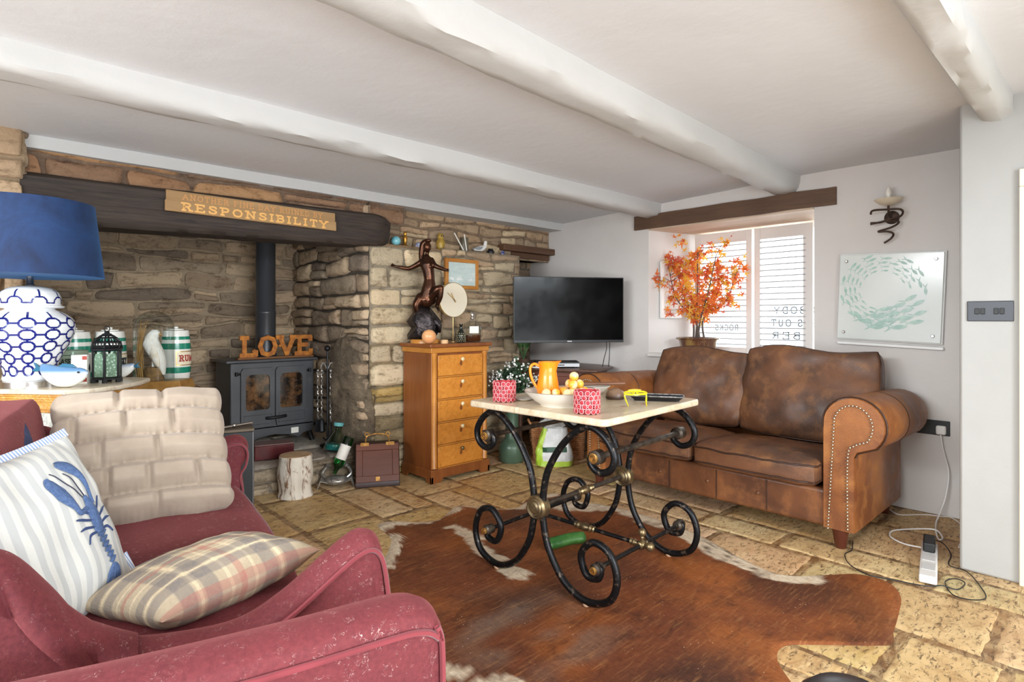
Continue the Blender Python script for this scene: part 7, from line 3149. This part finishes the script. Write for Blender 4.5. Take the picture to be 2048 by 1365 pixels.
# red rose candle holders
RS = simple('rose_red', (182, 42, 54), .35, 0, (158, 30, 44), 40)
RSP = simple('rose_pink_edge', (236, 150, 152), .35)


def roses(loc, label):
    t = thing('rose_candle_holder', label, 'candle holder', loc, 0, 'red rose candle holders')
    g = G()
    g.lathe([(0, .002), (.044, .002), (.046, .006), (.046, .092), (.043, .096), (.039, .092), (.039, .02), (0, .018)], seg=28)
    g.build('cup', RS, t, smooth=50)
    a1, a2 = G(), G()
    rn = random.Random(2)
    for j in range(5):
        for k in range(13):
            an = 2 * pi * (k + .5 * (j % 2)) / 13 + rn.uniform(-.04, .04)
            z = .013 + j * .0185 + rn.uniform(-.0015, .0015)
            o = Vector((math.cos(an), math.sin(an), 0))
            s_ = Vector((-o.y, o.x, 0))
            c_ = o * .049 + Vector((0, 0, z))
            for rad, gg, off, th in ((.0100, a2, .0045, .0020), (.0060, a1, .0055, .0018), (.0028, a2, .0058, .0014)):
                gg.tube([c_ + o * off + (s_ * math.cos(q * pi / 5) + Vector((0, 0, 1)) * math.sin(q * pi / 5)) * rad for q in range(10)], th, 5, True)
            a1.ell(c_, (.0085, .0085, .0085), 8, 6)
    a1.build('rose_petals', RS, t, smooth=180)
    a2.build('petal_edges', RSP, t, smooth=180)
    return t


roses((1.880, 1.538, TZ), 'red rose covered candle holder at the near edge of the table before the cream bowl')
roses((1.862, 2.03, TZ), 'red rose covered candle holder at the far left corner of the table')

# toy cucumber on the rug
CU = thing('toy_cucumber', 'green toy cucumber lying on the cowhide under the table', 'toy', (2.245, 1.985, .042), R(-16))
g = G()
cen = spline([(-.115, 0, 0), (-.05, .006, .0), (.05, .004, .004), (.125, -.006, .0)], 8)
n_ = len(cen)
rr2 = [.030 * min(1, (min(i, n_ - 1 - i) + .6) / 3.0) ** .5 for i in range(n_)]
g.tube(cen, rr2, 16)
for i, p in enumerate(list(g.v)):
    q = 1 + .10 * math.cos((i % 16) * pi / 2)
    k = i // 16
    if k < n_:
        c_ = cen[k]
        g.v[i] = tuple(c_ + (Vector(p) - c_) * q)
g.build('skin', simple('cucumber_green', (34, 78, 32), .35, 0, (66, 112, 52), 18, .3, 60), CU, smooth=180)

# the rounded black thing at the bottom edge of the frame: a footstool seat
FS = thing('black_footstool', 'rounded black leather footstool just showing at the bottom edge', 'footstool', (1.40, .405, 0), R(20))
g = G()
g.lathe([(0, .26), (.15, .26), (.175, .28), (.182, .32), (.172, .355), (.13, .378), (.06, .386), (0, .387)], seg=40, sx=.62, sy=.62)
g.build('seat', simple('black_leather', (40, 42, 46), .35), FS, smooth=60)
for a_ in (45, 135, 225, 315):
    g = G()
    g.tube([(.07 * math.cos(R(a_)), .07 * math.sin(R(a_)), .262), (.10 * math.cos(R(a_)), .10 * math.sin(R(a_)), 0)], [.014, .010], 10)
    g.build('leg', LEGW, FS)
